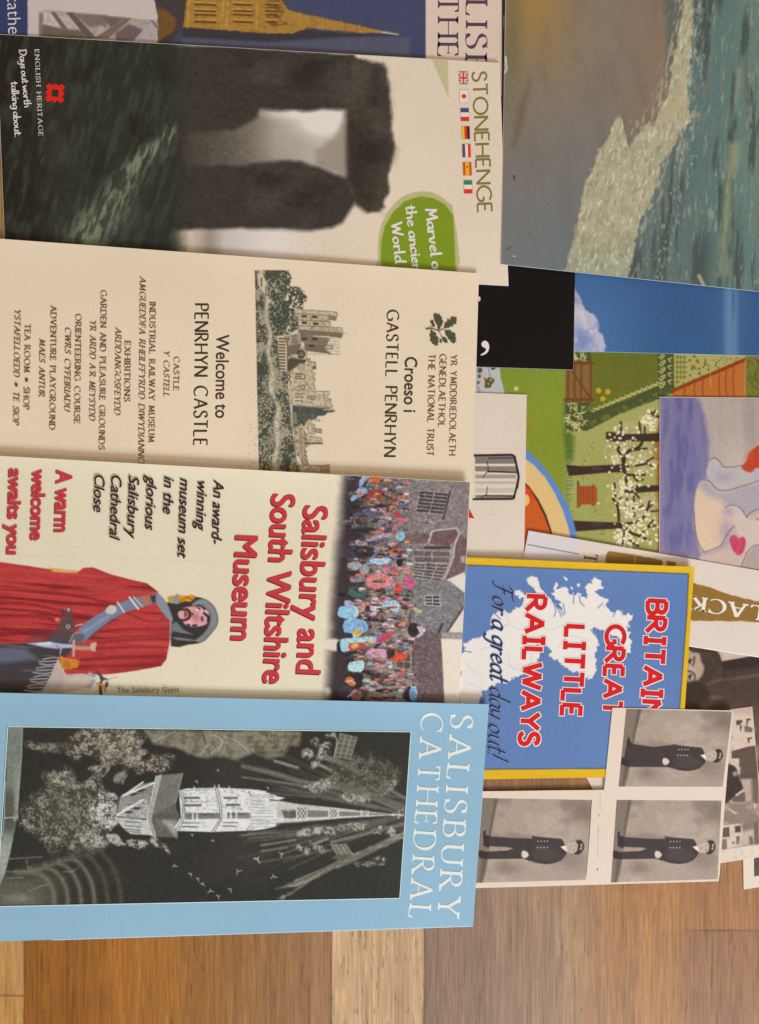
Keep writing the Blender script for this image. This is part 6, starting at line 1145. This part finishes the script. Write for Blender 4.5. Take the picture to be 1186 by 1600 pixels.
    G(F8, [(140, 220), (160, 185), (240, 185), (290, 200), (300, 250), (260, 285), (145, 265)], (128, 176, 206)); c.ell(*mp(F8, [(265, 220)])[0], 7, 8, (140, 186, 212)); G(F8, [(188, 385), (192, 290), (300, 275), (360, 310), (372, 360), (330, 392)], (116, 160, 204)); c.line(mp(F8, [(330, 300), (350, 380)]), 1.2, (90, 130, 176), 1); G(F8, [(250, 385), (290, 355), (325, 385), (305, 415), (255, 410)], (206, 158, 60))
    G(F8, [(30, 450), (120, 435), (155, 460), (130, 530), (40, 510)], (202, 186, 170), soft=2); G(F8, [(130, 470), (155, 455), (165, 540), (135, 548)], (44, 38, 46)); G(F8, [(160, 440), (240, 430), (300, 420), (430, 420), (440, 460), (340, 490), (220, 530), (165, 530)], (150, 186, 206)); G(F8, [(225, 470), (345, 470), (350, 510), (235, 530)], (190, 60, 50)); G(F8, [(240, 480), (290, 470), (300, 500), (250, 512)], (206, 160, 70)); c.ell(*mp(F8, [(375, 455)])[0], 4, 4, (214, 170, 80)); G(F8, [(430, 440), (520, 380), (570, 380), (540, 440), (450, 475)], (186, 60, 80)); c.line(mp(F8, [(360, 495), (700, 400)]), 1.2, (130, 110, 110)); c.ell(*mp(F8, [(556, 350)])[0], 5, 5.6, (178, 172, 182))
    G(F8, [(340, 560), (420, 500), (500, 520), (540, 560), (440, 580)], (196, 130, 150), a=.9); G(F8, [(430, 600), (530, 590), (520, 640), (440, 660)], (206, 130, 120), a=.8); c.ell(*mp(F8, [(548, 545)])[0], 6.5, 7.5, (56, 40, 40)); G(F8, [(560, 600), (600, 530), (680, 570), (660, 600), (580, 612)], (210, 60, 38)); c.ell(*mp(F8, [(545, 640)])[0], 3, 5, (206, 196, 186)); G(F8, [(218, 680), (225, 620), (260, 610), (330, 600), (345, 650), (310, 695)], (168, 200, 212)); c.ell(*mp(F8, [(285, 575)])[0], 6.5, 5, (150, 120, 104)); G(F8, [(600, 720), (640, 700), (655, 720), (620, 735)], (190, 70, 76))
    c.ell(*mp(F8, [(285, 755)])[0], 11, 13, (44, 34, 38)); G(F8, [(195, 760), (220, 728), (255, 740), (275, 790), (240, 800)], (206, 100, 50)); c.line(mp(F8, [(200, 765), (240, 760), (270, 780)]), 2.2, (220, 170, 120), .8); G(F8, [(325, 760), (370, 735), (440, 780), (430, 830), (380, 835)], (156, 164, 140)); c.ell(*mp(F8, [(195, 850)])[0], 12, 10, (62, 56, 66)); c.ell(*mp(F8, [(280, 870)])[0], 9, 9, (150, 100, 92)); c.line(mp(F8, [(215, 885), (270, 835)]), 2, (206, 150, 140))
    G(F8, [(640, 860), (690, 800), (730, 800), (750, 850), (740, 915), (660, 910)], (50, 40, 52)); G(F8, [(690, 870), (700, 815), (735, 805), (750, 850), (745, 912), (700, 910)], (104, 158, 206)); c.line(mp(F8, [(700, 803), (735, 810), (750, 860)]), 1.3, (206, 200, 206)); c.ell(*mp(F8, [(722, 365)])[0], 9, 11, (50, 36, 36)); G(F8, [(745, 340), (800, 345), (815, 380), (770, 420), (725, 430), (770, 390)], (190, 160, 170)); G(F8, [(725, 185), (770, 215), (810, 220), (775, 235), (740, 230)], (176, 176, 110))
    for x, y, s_ in [(rnd.uniform(556, 640), rnd.uniform(738, 1092), rnd.uniform(.55, .8)) for i in range(70)]: person(x, y, s_, rnd.choice(pal), False)
    lum = c.a.mean(-1, keepdims=True); kk = (sm(X, 530, 550)*(1-sm(X, 668, 690)))[..., None]; c.a += .22*kk*(lum*np.array((.98, .93, .90)) - c.a)
    pm = sm(X, 530, 550)*(1-sm(X, 668, 690)); c.a *= (1 + pm*.34*(c.n(3.2, 2.2, 31, 3)-.5)*2)[..., None]
    c.a *= (1 + .20*sm(X, 640, 660)*(1-sm(c.a.mean(-1), 140, 180))*(c.n(2.6, 2.6, 33, 2)-.5)*2)[..., None]; c.a = np.clip(c.a, 0, 235)
    # fade into the cream of the cover
    edge = np.interp(Y, [735, 900, 1100], [541, 524, 512]); f = 1-sm(X + 5*(c.n(20, 14, 15)-.5), edge-14, edge+10); c.mix(f, MP)
    c.ell(*mp(F8, [(60, 845)])[0], 5, 6, (214, 200, 176), 0, 3, .8)
    c.grain(8, 1.8, 4); return c
mus = Leaf('museum_leaflet', [(-60, 709), (735, 753), (716, 1125), (-70, 1100)], (2.0, 3.3, 1.3, .1), .5,
           'cream leaflet with red lettering, a robed giant figure and a colourful crowd scene', 'leaflet', MP, ILM, wave=.2, seed=18, curl=1.6)
mus.picture('giant_picture', [(-6, 866), (352, 878), (348, 1110), (-6, 1104)], giant_canvas(), 1.0)
mus.picture('crowd_picture', [(497, 740.5), (734.2, 753.5), (716.4, 1118), (497, 1112)], crowd_canvas(), .95)
MR, MS = (184, 50, 56), ((96, 26, 28), (-1.3, 1.7))
sans(mus, 'title_lettering', 'Salisbury and', (475, 790), (463.5, 1051), 37, MR, .95, 0, MS)
sans(mus, 'title_lettering', 'South Wiltshire', (425, 772), (411, 1066), 36, MR, .95, 0, MS)
sans(mus, 'title_lettering', 'Museum', (368.5, 837), (361, 998.5), 34, MR, .95, 0, MS)
WS = ((110, 26, 30), (-.9, .8))
sans(mus, 'welcome_lettering', 'A warm', (88.3, 735), (84.8, 830), 24.5, MR, .75, 0, WS)
sans(mus, 'welcome_lettering', 'welcome', (51, 734), (47.4, 843), 21, MR, .75, 0, WS)
sans(mus, 'welcome_lettering', 'awaits you', (14.5, 733), (10.5, 865), 21, MR, .75, 0, WS)
BK = (44, 32, 30)
for t, a, b in (('An award-', (334, 750), (330.5, 848)), ('winning', (308.8, 749), (306, 826)), ('museum set', (281.6, 747.5), (277.4, 869.6)), ('in the', (256.5, 744.5), (254.5, 801)), ('glorious', (229.4, 744), (226.6, 825.5)), ('Salisbury', (201.5, 742.5), (198.3, 838)), ('Cathedral', (174.2, 741), (171, 839)), ('Close', (147.8, 740), (145.8, 798))):
    sans(mus, 'text_line', t, a, b, 16.2, BK, .28, .20)
sans(mus, 'caption_lettering', 'The Salisbury Giant', (183, 1082.5), (280, 1081.5), 8, (70, 56, 40), -.006)
# ------------------------------------------------------------------ blue cathedral leaflet
ILD = (0.88, 0.76, 0.67)
def cath_canvas():
    c = Cv(-10, 1130, 650, 1425, (44, 42, 37)); X, Y = c.X, c.Y; G3, G4, G5, C11, C12 = (0, 1130, 5.515), (160, 1130, 4.5615), (400, 1130, 4.744), (0, 1080, 2.965), (380, 1080, 2.965); rnd = random.Random(5)
    c.mix(sm(c.n(60, 60, 3), .4, .8)*.4, (48, 41, 34)); c.mix(sm(c.n(90, 50, 4), .5, .8)*.3, (66, 60, 54))
    LT, PAL = (206, 204, 198), (150, 144, 130)
    # left strip: ground seen as a pale curving path
    path = mp(G3, [(75, 30), (195, 30), (185, 300), (165, 560), (150, 760), (130, 900), (110, 1010), (80, 1150), (40, 1300), (0, 1400), (-40, 1400), (-40, 1050), (20, 1000), (45, 800), (50, 500), (60, 250)])
    c.poly(path, (112, 116, 104), 1.0); m, sl = c.pmask(path, 1); c.mix(m*sm(Y[sl], 1290, 1340)*.85, (164, 164, 150), sl); c.mix(m*np.exp(-((X[sl]-27)/6)**2)*sm(Y[sl], 1180, 1240)*.6*(1-sm(Y[sl], 1260, 1275)), (160, 158, 142), sl); c.mix(m*sm(Y[sl], 1215, 1250)*(1-sm(Y[sl], 1290, 1310))*.7*(1-sm(X[sl], 18, 27)), (62, 62, 54), sl); c.mix(m*sm(c.n(3, 3, 5)[sl], .5, .75)*.3, (150, 150, 138), sl)
    c.line(mp(G3, [(195, 35), (185, 300), (165, 560), (150, 770)]), 1.2, (186, 182, 166), .7, a=.8); c.line(mp(G3, [(45, 500), (38, 800), (20, 980)]), 1.2, (196, 194, 184)); c.line(mp(G3, [(40, 815), (120, 812)]), 1.4, (206, 204, 196)); c.poly(mp(G3, [(120, 778), (158, 778), (155, 838), (120, 838)]), (150, 146, 130), .8); c.line(mp(G3, [(130, 790), (150, 830)]), 1.6, (90, 86, 74)); c.line(mp(G3, [(125, 815), (155, 808)]), 1.2, (206, 202, 190))
    def foliage(pts, lo=(96, 90, 76), hi=(196, 190, 176), thr=.5, sc=3.2, soft=5, seed=20, edge=6, a=1.0):
        mk0, sl0 = c.pmask(pts, soft*1.5, 3, (edge, 12)); c.mix(mk0*.38*a, (86, 82, 70), sl0)
        sc = max(1.9, sc*.78); hi = tuple(v*.93 for v in hi); mk, sl = c.pmask(pts, soft, 3, (edge, 12)); n = noise(X[sl], Y[sl], sc, sc, seed, 2); n2 = noise(X[sl], Y[sl], sc*4, sc*4, seed+1, 2)
        c.mix(mk*sm(n + (n2-.5)*.9, thr-.10, thr+.04)*a, lo, sl); c.mix(mk*sm(n + (n2-.5)*.7, thr+.05, thr+.26)*a*.85, hi, sl)
    # branches coming in from the top
    foliage(mp(G3, [(780, 40), (1200, 40), (1210, 300), (1100, 330), (960, 310), (880, 320), (760, 240), (680, 310), (620, 280), (540, 190), (640, 140)]), (110, 100, 84), (176, 166, 148), .50, 3.0, 4, 22, 9); foliage(mp(G4, [(-20, 40), (60, 60), (200, 80), (240, 150), (310, 200), (270, 240), (200, 320), (120, 300), (0, 280)]), (112, 102, 86), (186, 176, 158), .47, 2.8, 3, 23, 8)
    foliage(mp(G4, [(80, 380), (160, 330), (180, 370), (130, 430), (80, 420)]), (120, 110, 94), (190, 180, 164), .42, 2.6, 2, 24, 5); foliage(mp(G4, [(230, 300), (330, 250), (480, 210), (510, 230), (470, 330), (420, 360), (330, 340), (250, 350)]), (112, 102, 88), (178, 168, 150), .48, 2.6, 3, 25, 7); foliage(mp(G3, [(220, 160), (330, 180), (500, 190), (520, 250), (430, 240), (300, 230), (220, 190)]), (100, 92, 76), (150, 140, 122), .52, 2.6, 3, 26, 5); foliage(mp(G3, [(760, 380), (880, 380), (950, 340), (930, 440), (860, 450)]), (104, 96, 82), (170, 160, 144), .48, 2.6, 2, 27, 6); foliage(mp(G3, [(980, 430), (1100, 400), (1050, 520), (980, 500)]), (104, 96, 82), (176, 166, 148), .46, 2.6, 2, 28, 6)
    # big tree
    foliage(mp(G3, [(390, 440), (460, 400), (600, 420), (660, 480), (760, 560), (860, 640), (980, 620), (1000, 780), (1000, 880), (900, 940), (900, 1020), (870, 1090), (720, 1110), (640, 1150), (560, 1030), (480, 1150), (410, 1120), (360, 960), (240, 920), (170, 850), (190, 760), (300, 620), (400, 560)]), (92, 88, 74), (158, 154, 140), .50, 3.0, 6, 30, 12); c.glow(105, 1275, 40, 40, (92, 88, 74), .25)
    foliage(mp(G3, [(800, 680), (860, 620), (940, 640), (1000, 720), (1005, 860), (960, 920), (880, 910), (800, 880), (780, 780)]), (150, 146, 134), (216, 212, 204), .38, 2.8, 3, 31, 6); foliage(mp(G3, [(920, 620), (980, 600), (1010, 630), (1000, 660), (930, 660)]), (150, 146, 134), (206, 202, 192), .36, 2.4, 2, 32, 4); foliage(mp(G3, [(700, 940), (860, 960), (900, 1010), (860, 1090), (720, 1050)]), (120, 116, 102), (186, 182, 170), .44, 2.8, 3, 33, 7); foliage(mp(G3, [(440, 440), (600, 420), (650, 490), (560, 530), (450, 520)]), (120, 116, 102), (186, 180, 166), .46, 2.6, 3, 34, 6); foliage(mp(G3, [(740, 490), (860, 470), (880, 550), (800, 590), (740, 560)]), (112, 106, 92), (176, 170, 156), .46, 2.6, 3, 35, 6)
    for pg in ([(25, 800), (90, 790), (150, 840), (170, 870), (90, 860)], [(180, 840), (270, 830), (330, 850), (300, 890), (220, 890)], [(330, 830), (410, 830), (470, 900), (470, 930), (400, 880)]): foliage(mp(G4, pg), (130, 124, 112), (200, 194, 184), .40, 2.4, 2, rnd.randint(40, 60), 4)
    # ploughed fields at the top
    f1 = mp(G4, [(300, 55), (800, 55), (1300, 55), (1300, 200), (1190, 190), (1100, 200), (960, 255), (860, 240), (700, 245), (620, 220), (520, 170), (360, 140)])
    mk, sl = c.pmask(f1, 3, 0, (3, 12)); c.mix(mk*.9, (124, 116, 98), sl); c.mix(mk*(np.sin(X[sl]*2.0 + Y[sl]*.9 + 3*noise(X[sl], Y[sl], 30, 30, 5, 2)) > .2)*.35, (170, 162, 142), sl); c.mix(mk*sm(noise(X[sl], Y[sl], 9, 9, 6, 3), .45, .7)*.5, (74, 68, 56), sl)
    f2 = mp(G5, [(-60, 58), (330, 62), (320, 160), (250, 170), (200, 250), (80, 260), (-60, 200)]); mk, sl = c.pmask(f2, 3, 0, (3, 12)); c.mix(mk*.8, (116, 106, 86), sl); c.mix(mk*(np.sin(X[sl]*2.1 - Y[sl]*.25) > .1)*.4, (158, 146, 120), sl); c.mix(mk*sm(noise(X[sl], Y[sl], 10, 8, 8, 3), .45, .7)*.6, (70, 62, 50), sl)
    for p in ([(780, 80), (840, 110), (845, 160), (780, 210)], [(870, 95), (960, 130), (1040, 200)], [(700, 220), (760, 150)], [(360, 130), (520, 60)], [(820, 90), (860, 130), (830, 190)]): c.line(mp(G4, p), 1.1, (196, 190, 172), .7, a=.7, smooth=4)
    c.line(mp(G4, [(720, 85), (735, 150)]), 1.6, (60, 54, 46))
    # light rays and lanes on the right
    for p, w, col, a in (([(140, 280), (310, 330)], 4, (160, 152, 134), .8), ([(-100, 320), (150, 375), (340, 430), (600, 470)], 6, (112, 106, 92), .7), ([(-100, 400), (330, 460)], 3, (126, 120, 106), .7), ([(-60, 500), (430, 550)], 2.4, (110, 104, 92), .6), ([(500, 250), (640, 295), (750, 360)], 8, (128, 120, 104), .85), ([(430, 290), (560, 350)], 5, (150, 142, 126), .85), ([(500, 440), (850, 540), (1140, 650)], 12, (96, 92, 80), .8), ([(700, 500), (1140, 560)], 5, (110, 104, 90), .5), ([(980, 490), (1110, 555)], 5, (112, 106, 92), .8), ([(-100, 830), (320, 800), (640, 765)], 3, (110, 104, 92), .7), ([(-60, 855), (280, 820)], 2, (122, 116, 104), .7), ([(40, 905), (290, 865)], 2.6, (140, 134, 120), .8), ([(40, 950), (230, 920)], 2.6, (126, 120, 106), .8), ([(560, 880), (740, 840), (1100, 745)], 5, (116, 110, 96), .8), ([(440, 890), (530, 855)], 4, (150, 144, 128), .8), ([(30, 1030), (330, 980), (560, 940)], 4, (86, 80, 68), .7)): c.line(mp(G5, p), w, col, 1.6, a=a, smooth=4)
    ap = (1120, 676)      # beams of light fanning out from the tip of the spire
    for k in range(30):
        up = k % 2 == 0; yy = rnd.uniform(230, 560) if up else rnd.uniform(790, 1090); xx = rnd.uniform(-160, 260); t0 = rnd.uniform(.0, .35)
        p1 = (ap[0] + (xx-ap[0])*t0, ap[1] + (yy-ap[1])*t0); xm = (p1[0]+xx)/2; ym = (p1[1]+yy)/2
        c.line(mp(G5, [p1, (xm, ym), (xx, yy)]), rnd.uniform(1, 4.5), (118, 114, 102), rnd.uniform(1, 3), a=rnd.uniform(.10, .34))
    lane = mp(G5, [(140, 1230), (300, 1160), (520, 1080), (740, 960), (1100, 800), (1100, 850), (760, 1010), (540, 1100), (330, 1220), (200, 1310), (150, 1310), (320, 1210)]); mk, sl = c.pmask(lane, 1.5, 0, (2, 8)); c.mix(mk*.8, (112, 106, 92), sl); c.mix(mk*sm(noise(X[sl], Y[sl], 14, 3, 9, 3, -.45), .5, .7)*.6, (164, 156, 138), sl); c.line(mp(G5, [(290, 1165), (520, 1070), (720, 965)]), 2, (160, 152, 134), 1, a=.6)
    c.mix(sm(X, 590, 640)*((Y > 1250) & (Y < 1300))*.35, (110, 104, 90))
    for pg, sd in (([(340, 240), (380, 190), (430, 210), (400, 260)], 61), ([(410, 130), (460, 120), (450, 170), (410, 160)], 62), ([(480, 180), (540, 130), (560, 170), (500, 250), (440, 320), (410, 310), (450, 250)], 63), ([(340, 450), (400, 440), (520, 420), (580, 380), (610, 420), (560, 490), (470, 520), (380, 490)], 64), ([(620, 530), (700, 520), (760, 550), (730, 590), (650, 570)], 65), ([(760, 520), (820, 480), (850, 560), (790, 590)], 66), ([(860, 470), (960, 450), (1040, 400), (1050, 440), (960, 530), (870, 510)], 67), ([(310, 800), (460, 760), (580, 790), (560, 830), (440, 820), (330, 850)], 68), ([(610, 770), (700, 730), (840, 740), (880, 780), (780, 790), (660, 790)], 69), ([(380, 870), (440, 900), (520, 940), (480, 960), (420, 930)], 70), ([(310, 900), (400, 930), (380, 970), (310, 950)], 71), ([(860, 1020), (960, 1005), (950, 1050), (880, 1050)], 72), ([(750, 1030), (860, 1040), (850, 1060), (760, 1055)], 73), ([(520, 80), (580, 75), (560, 110), (520, 100)], 74), ([(880, 760), (1010, 770), (1030, 820), (900, 810)], 75)): foliage(mp(G5, pg), (112, 106, 92), (186, 180, 166), .40, 4.0, 2.5, sd, 5)
    foliage(mp(G5, [(560, 300), (900, 270), (1040, 380), (900, 520), (700, 480), (560, 420)]), (84, 78, 64), (116, 108, 92), .54, 3, 8, 76, 14)
    # walled enclosures
    for q in ([(625, 75), (750, 105), (700, 265), (580, 250)], [(555, 900), (665, 895), (715, 970), (600, 975)]):
        c.poly(mp(G5, q), (92, 88, 76), .8); qa = np.array(mp(G5, q)); L = lambda a, b: tuple((1-b)*((1-a)*qa[0]+a*qa[1]) + b*((1-a)*qa[3]+a*qa[2]))
        for i in range(4): c.line([L(i/3, 0), L(i/3, 1)], .9, (168, 162, 148), .5)
        for i in range(6): c.line([L(0, i/5), L(1, i/5)], .8, (150, 144, 130), .5)
    c.line(mp(G5, [(575, 85), (600, 130), (580, 250)]), 1.6, (170, 164, 150), .8, smooth=3); c.poly(mp(G5, [(600, 975), (720, 972), (640, 1020), (560, 1000)]), (84, 80, 68), 1)
    # garden terraces at the bottom left
    for k in range(6):
        cx, cy = 60 + k*16, 1405; c.line([(cx - 34 + k*6, cy - 46 - k*6 + 4), (cx + 2 + k*3, cy - 40 - k*7), (cx + 22 + k*4, cy - 18 - k*4), (cx + 26 + k*5, cy + 12)], 8 - k*.4, (112, 108, 90) if k < 4 else (80, 74, 62), 3, a=.75, smooth=5)
        c.line([(cx - 30 + k*6, cy - 48 - k*6 + 4), (cx + 6 + k*3, cy - 42 - k*7), (cx + 26 + k*4, cy - 18 - k*4), (cx + 30 + k*5, cy + 12)], 2, (56, 50, 40), 1.5, a=.7, smooth=5)
    c.mix((1-sm(X, 50, 120))*sm(Y, 1352, 1385)*.6, (108, 104, 90)); c.glow(28, 1404, 24, 8, (120, 118, 104), .8)
    for p in ([(80, 1170), (370, 1150)], [(40, 1280), (230, 1275), (350, 1270)], [(60, 1335), (200, 1330)], [(230, 1180), (240, 1260)], [(540, 1280), (620, 1280), (680, 1240)], [(250, 1450), (360, 1400), (420, 1390)]): c.line(mp(G3, p), 1.2, (150, 144, 124), .8, a=.7)
    # the building: nave walls and buttresses lying on their side, left to right
    T4 = lambda p, col, **k: c.poly(mp(G4, p), col, **{**dict(soft=.7), **k}); K = (64, 60, 56)
    T4([(130, 520), (260, 440), (375, 415), (345, 680), (100, 660)], (150, 144, 134), a=.9); T4([(150, 600), (330, 540), (330, 670), (110, 665)], (176, 172, 164)); T4([(90, 678), (350, 690), (385, 800), (200, 790), (140, 740)], (186, 182, 176)); m, sl = c.pmask(mp(G4, [(100, 660), (260, 440), (375, 415), (345, 680)]), 1); c.mix(m*sm(c.n(2.2, 2.2, 80, 2)[sl], .5, .62)*.5, (92, 88, 80), sl)
    for p, w in (([(145, 520), (290, 420)], 2.4), ([(150, 515), (370, 425)], 3), ([(105, 655), (290, 545)], 3), ([(100, 680), (270, 690)], 1.6), ([(90, 675), (350, 675)], 1)): c.line(mp(G4, p), w, (216, 212, 206), .7)
    for x, y, r in ((280, 480, -.3), (225, 506, -.2), (245, 606, -.1), (190, 634, -.1)): c.ell(*mp(G4, [(x, y)])[0], 6.5, 2.2, K, r)
    for y in (700, 730, 755, 770): c.line(mp(G4, [(160, y), (270, y+8)]), 1.4, (96, 92, 86))
    T4([(380, 375), (425, 370), (350, 690), (385, 820), (345, 800), (315, 690)], (192, 188, 180)); c.line(mp(G4, [(395, 380), (330, 680), (365, 800)]), 1.2, (96, 92, 84)); c.line(mp(G4, [(412, 380), (342, 680), (378, 810)]), 1, (112, 106, 98)); 
    T4([(425, 370), (575, 355), (520, 580), (550, 680), (530, 815), (390, 810), (350, 680)], (92, 88, 78)); m, sl = c.pmask(mp(G4, [(425, 370), (575, 355), (520, 580), (365, 640)]), 1); c.mix(m*(np.sin(X[sl]*.9 + Y[sl]*1.8) > .2)*.45, (170, 166, 156), sl); c.line(mp(G4, [(572, 358), (520, 570)]), 1.2, (176, 172, 164), .8, a=.7); T4([(370, 690), (520, 695), (530, 815), (460, 740)], (120, 116, 106), soft=3, a=.8); T4([(430, 690), (500, 780), (530, 815), (520, 700)], (186, 180, 168), soft=3, a=.6); T4([(365, 645), (550, 645), (552, 680), (360, 682)], (84, 80, 74))
    # tower: two storeys and pinnacles
    T4([(545, 480), (600, 465), (830, 460), (1060, 470), (1190, 500), (1190, 745), (1060, 765), (780, 775), (530, 768), (515, 740), (560, 670)], (214, 210, 206)); T4([(590, 640), (840, 640), (840, 680), (590, 684)], (108, 104, 100)); T4([(890, 635), (1070, 640), (1070, 680), (890, 680)], (120, 116, 112))
    for q in ([(580, 525), (695, 525), (695, 538), (580, 540)], [(580, 578), (705, 577), (705, 592), (580, 594)], [(865, 525), (965, 526), (965, 538), (865, 540)], [(880, 574), (985, 575), (985, 588), (880, 590)], [(570, 708), (695, 708), (695, 714), (570, 714)], [(570, 732), (680, 735), (680, 742), (570, 742)], [(860, 706), (970, 706), (970, 712), (860, 712)], [(860, 730), (955, 732), (955, 738), (860, 738)], [(890, 640), (1040, 640), (1040, 652), (890, 655)], [(690, 642), (790, 642), (790, 655), (690, 655)]): T4(q, (84, 80, 78), soft=.6)
    for p in ([(545, 485), (575, 560), (570, 670), (525, 760)], [(560, 480), (592, 560), (585, 670), (545, 765)], [(805, 465), (835, 600), (840, 680), (780, 775)], [(822, 465), (850, 600), (852, 680), (800, 775)], [(1045, 480), (1085, 620), (1090, 680), (1030, 760)], [(1062, 480), (1105, 620), (1108, 680), (1050, 765)]): c.line(mp(G4, p), 1.2, (104, 100, 96), .6)
    for p in ([(575, 480), (830, 470)], [(560, 672), (1190, 675)], [(580, 560), (830, 556)]): c.line(mp(G4, p), .8, (130, 126, 120), .6)
    m, sl = c.pmask(mp(G4, [(545, 480), (1060, 470), (1190, 500), (1190, 660), (560, 640)]), 1); c.mix(m*sm(c.n(2.4, 2.4, 82, 2)[sl], .60, .70)*.5, (130, 126, 122), sl)
    for x in (640, 670, 910, 950): T4([(x, 625), (x+10, 625), (x+10, 690), (x, 690)], (216, 212, 208))
    for x, y in ((655, 462), (905, 462), (830, 450), (800, 455)): T4([(x-4, y-12), (x+4, y-12), (x+5, y+12), (x-5, y+12)], (210, 206, 200))
    S5 = lambda p, col, **k: c.poly(mp(G5, p), col, **{**dict(soft=.7), **k}); W2 = (212, 208, 203)
    S5([(-40, 500), (0, 492), (80, 505), (60, 520), (140, 530), (150, 540), (215, 553), (170, 570), (60, 560), (-40, 560)], W2); S5([(-40, 560), (200, 580), (320, 605), (320, 700), (200, 740), (60, 780), (-40, 795)], (198, 194, 188)); S5([(-40, 620), (60, 640), (190, 645), (255, 680), (200, 705), (-40, 700)], W2); S5([(-20, 740), (200, 750), (140, 768), (60, 785), (-20, 795)], W2)
    for y in (530, 545, 575, 600, 625, 645, 665, 690, 720, 745, 765): c.line(mp(G5, [(-40, y), (60 + 80*abs(math.sin(y)), y+4)]), .9, (110, 106, 100), .6, a=.8)
    # spire
    S5([(160, 575), (320, 600), (620, 630), (1000, 672), (1090, 678), (1000, 684), (620, 705), (300, 738), (150, 740)], (176, 172, 160)); S5([(250, 640), (620, 652), (990, 676), (620, 690), (260, 708)], (112, 108, 98)); S5([(150, 700), (620, 694), (1000, 680), (620, 706), (300, 738), (150, 742)], (206, 202, 194)); S5([(160, 575), (330, 602), (620, 632), (980, 670), (620, 652), (300, 640), (170, 640)], (186, 180, 164))
    S5([(190, 645), (260, 655), (300, 650), (300, 705), (210, 705)], (70, 66, 60), a=.8)
    for x0, x1 in ((300, 378), (540, 612), (780, 832)):
        yc = 668; hh = 42 - (x0-300)*.036
        S5([(x0, yc-hh), (x1, yc-hh+4), (x1, yc+hh-6), (x0, yc+hh)], (92, 88, 80))
        n = 3 if x0 < 700 else 2
        for i in range(n):
            a, b = x0 + (x1-x0)*i/n, x0 + (x1-x0)*(i+1)/n
            for s_ in (0, 1):
                ya, yb = yc - hh + s_*hh, yc - hh + (s_+1)*hh; c.line(mp(G5, [(a, ya), (b, yb)]), 1.1, W2, .5); c.line(mp(G5, [(a, yb), (b, ya)]), 1.1, W2, .5)
        for x in (x0, x1): c.line(mp(G5, [(x, yc-hh), (x, yc+hh)]), 1.4, W2, .6)
    for i in range(14): c.ell(*mp(G5, [(rnd.uniform(1005, 1090), rnd.gauss(672, 20))])[0], .9, .9, (206, 200, 188), 0, .6, .9)
    c.line(mp(G5, [(1000, 678), (1095, 680)]), 1.4, (206, 202, 194))
    S5([(150, 742), (640, 706), (1000, 690), (640, 745), (150, 800)], (46, 41, 35), soft=2, a=.8); S5([(220, 560), (640, 628), (990, 668), (640, 600), (300, 545)], (46, 41, 35), soft=2, a=.8)
    # birds
    for o, x, y, s_, r in ((G4, 515, 1015, 20, .4), (G4, 630, 1075, 16, 1.2), (G4, 682, 1110, 18, 1.4), (G4, 715, 1145, 20, .9), (G4, 770, 1195, 26, .3), (G4, 828, 1235, 20, 1.5), (G4, 912, 1185, 20, 1.3), (G4, 965, 1055, 28, -.2), (G4, 1105, 965, 28, 1.1), (G4, 640, 795, 12, 1.5), (G4, 785, 835, 10, .2), (G4, 825, 335, 8, 1.5), (G4, 672, 415, 12, 1.3), (G5, 190, 970, 26, 1.6), (G5, 130, 1135, 26, .3), (G5, 10, 1010, 30, 1.0), (G5, 900, 810, 24, .6), (G5, 90, 480, 10, 1.5)):
        px, py = mp(o, [(x, y)])[0]; q = s_/4.6; 
        for d, l in ((r, 1), (r+2.2, .9), (r-2.0, .5)): c.line([(px, py), (px + q*l*math.cos(d), py + q*l*math.sin(d))], 1.3, (176, 170, 158), .6, a=.9)
    for x in (50, 235): c.line(mp(G5, [(x-10, 1265), (x-10, 1300)]), 1, (20, 16, 14))
    lum = c.a.mean(-1); k = sm(lum, 90, 170); c.a *= (1.06 - .13*k*sm(c.n(3.4, 1.6, 94, 2), .45, .75) - .07*k*sm(c.n(9, 5, 95, 3), .45, .7))[..., None]
    c.a *= (1 + .16*(c.n(2.4, 2.4, 96, 2)-.5)*2*(1-k))[..., None]; k2 = np.exp(-((Y-1275)/70)**2)*sm(X, 240, 420)*.10; c.a += (k2*40)[..., None]
    c.grain(3, 1.6); return c
blu = Leaf('blue_cathedral_leaflet', [(-45, 1081.5), (764, 1100.5), (739, 1446.8), (-45, 1472.5)], (2.0, 2.8, .5, .05), .6,
           'pale blue leaflet with a dark engraving of a cathedral spire and white capitals', 'leaflet', (141, 174, 191), ILD, wave=.18, seed=19, curl=1.4, pages=((.0, 1.0), (196, 206, 212)))
QP = [(13.2, 1136.4), (641.4, 1144.3), (624, 1402.9), (-4.5, 1416)]
def picture_frame():
    a = [(11.9, 1135), (642.8, 1143), (625.2, 1404.2), (-6, 1417.4)]; b = [(13.0, 1136.2), (641.6, 1144.1), (624.2, 1403.1), (-4.7, 1416.2)]; P = []
    for i in range(4):
        for k in range(24):
            t0, t1 = k/24, (k+1)/24; L = lambda q, t: tuple(np.array(q[i])*(1-t) + np.array(q[(i+1) % 4])*t)
            P.append(([L(a, t0), L(a, t1), L(b, t1), L(b, t0)], (206, 222, 232)))
    blu.shapes('picture_frame', P)
picture_frame()
blu.picture('engraving', QP, cath_canvas(), .95)
WH = (222, 232, 238)
strokes(blu, 'title_lettering', 'SALISBURY', (704.5, 1117), (683, 1432), 34.5, WH, 'serif', .135, .042, .34)
strokes(blu, 'title_lettering', 'CATHEDRAL', (658.5, 1115), (638.5, 1435.5), 34, WH, 'serif', .135, .042, .33)
build_beach()
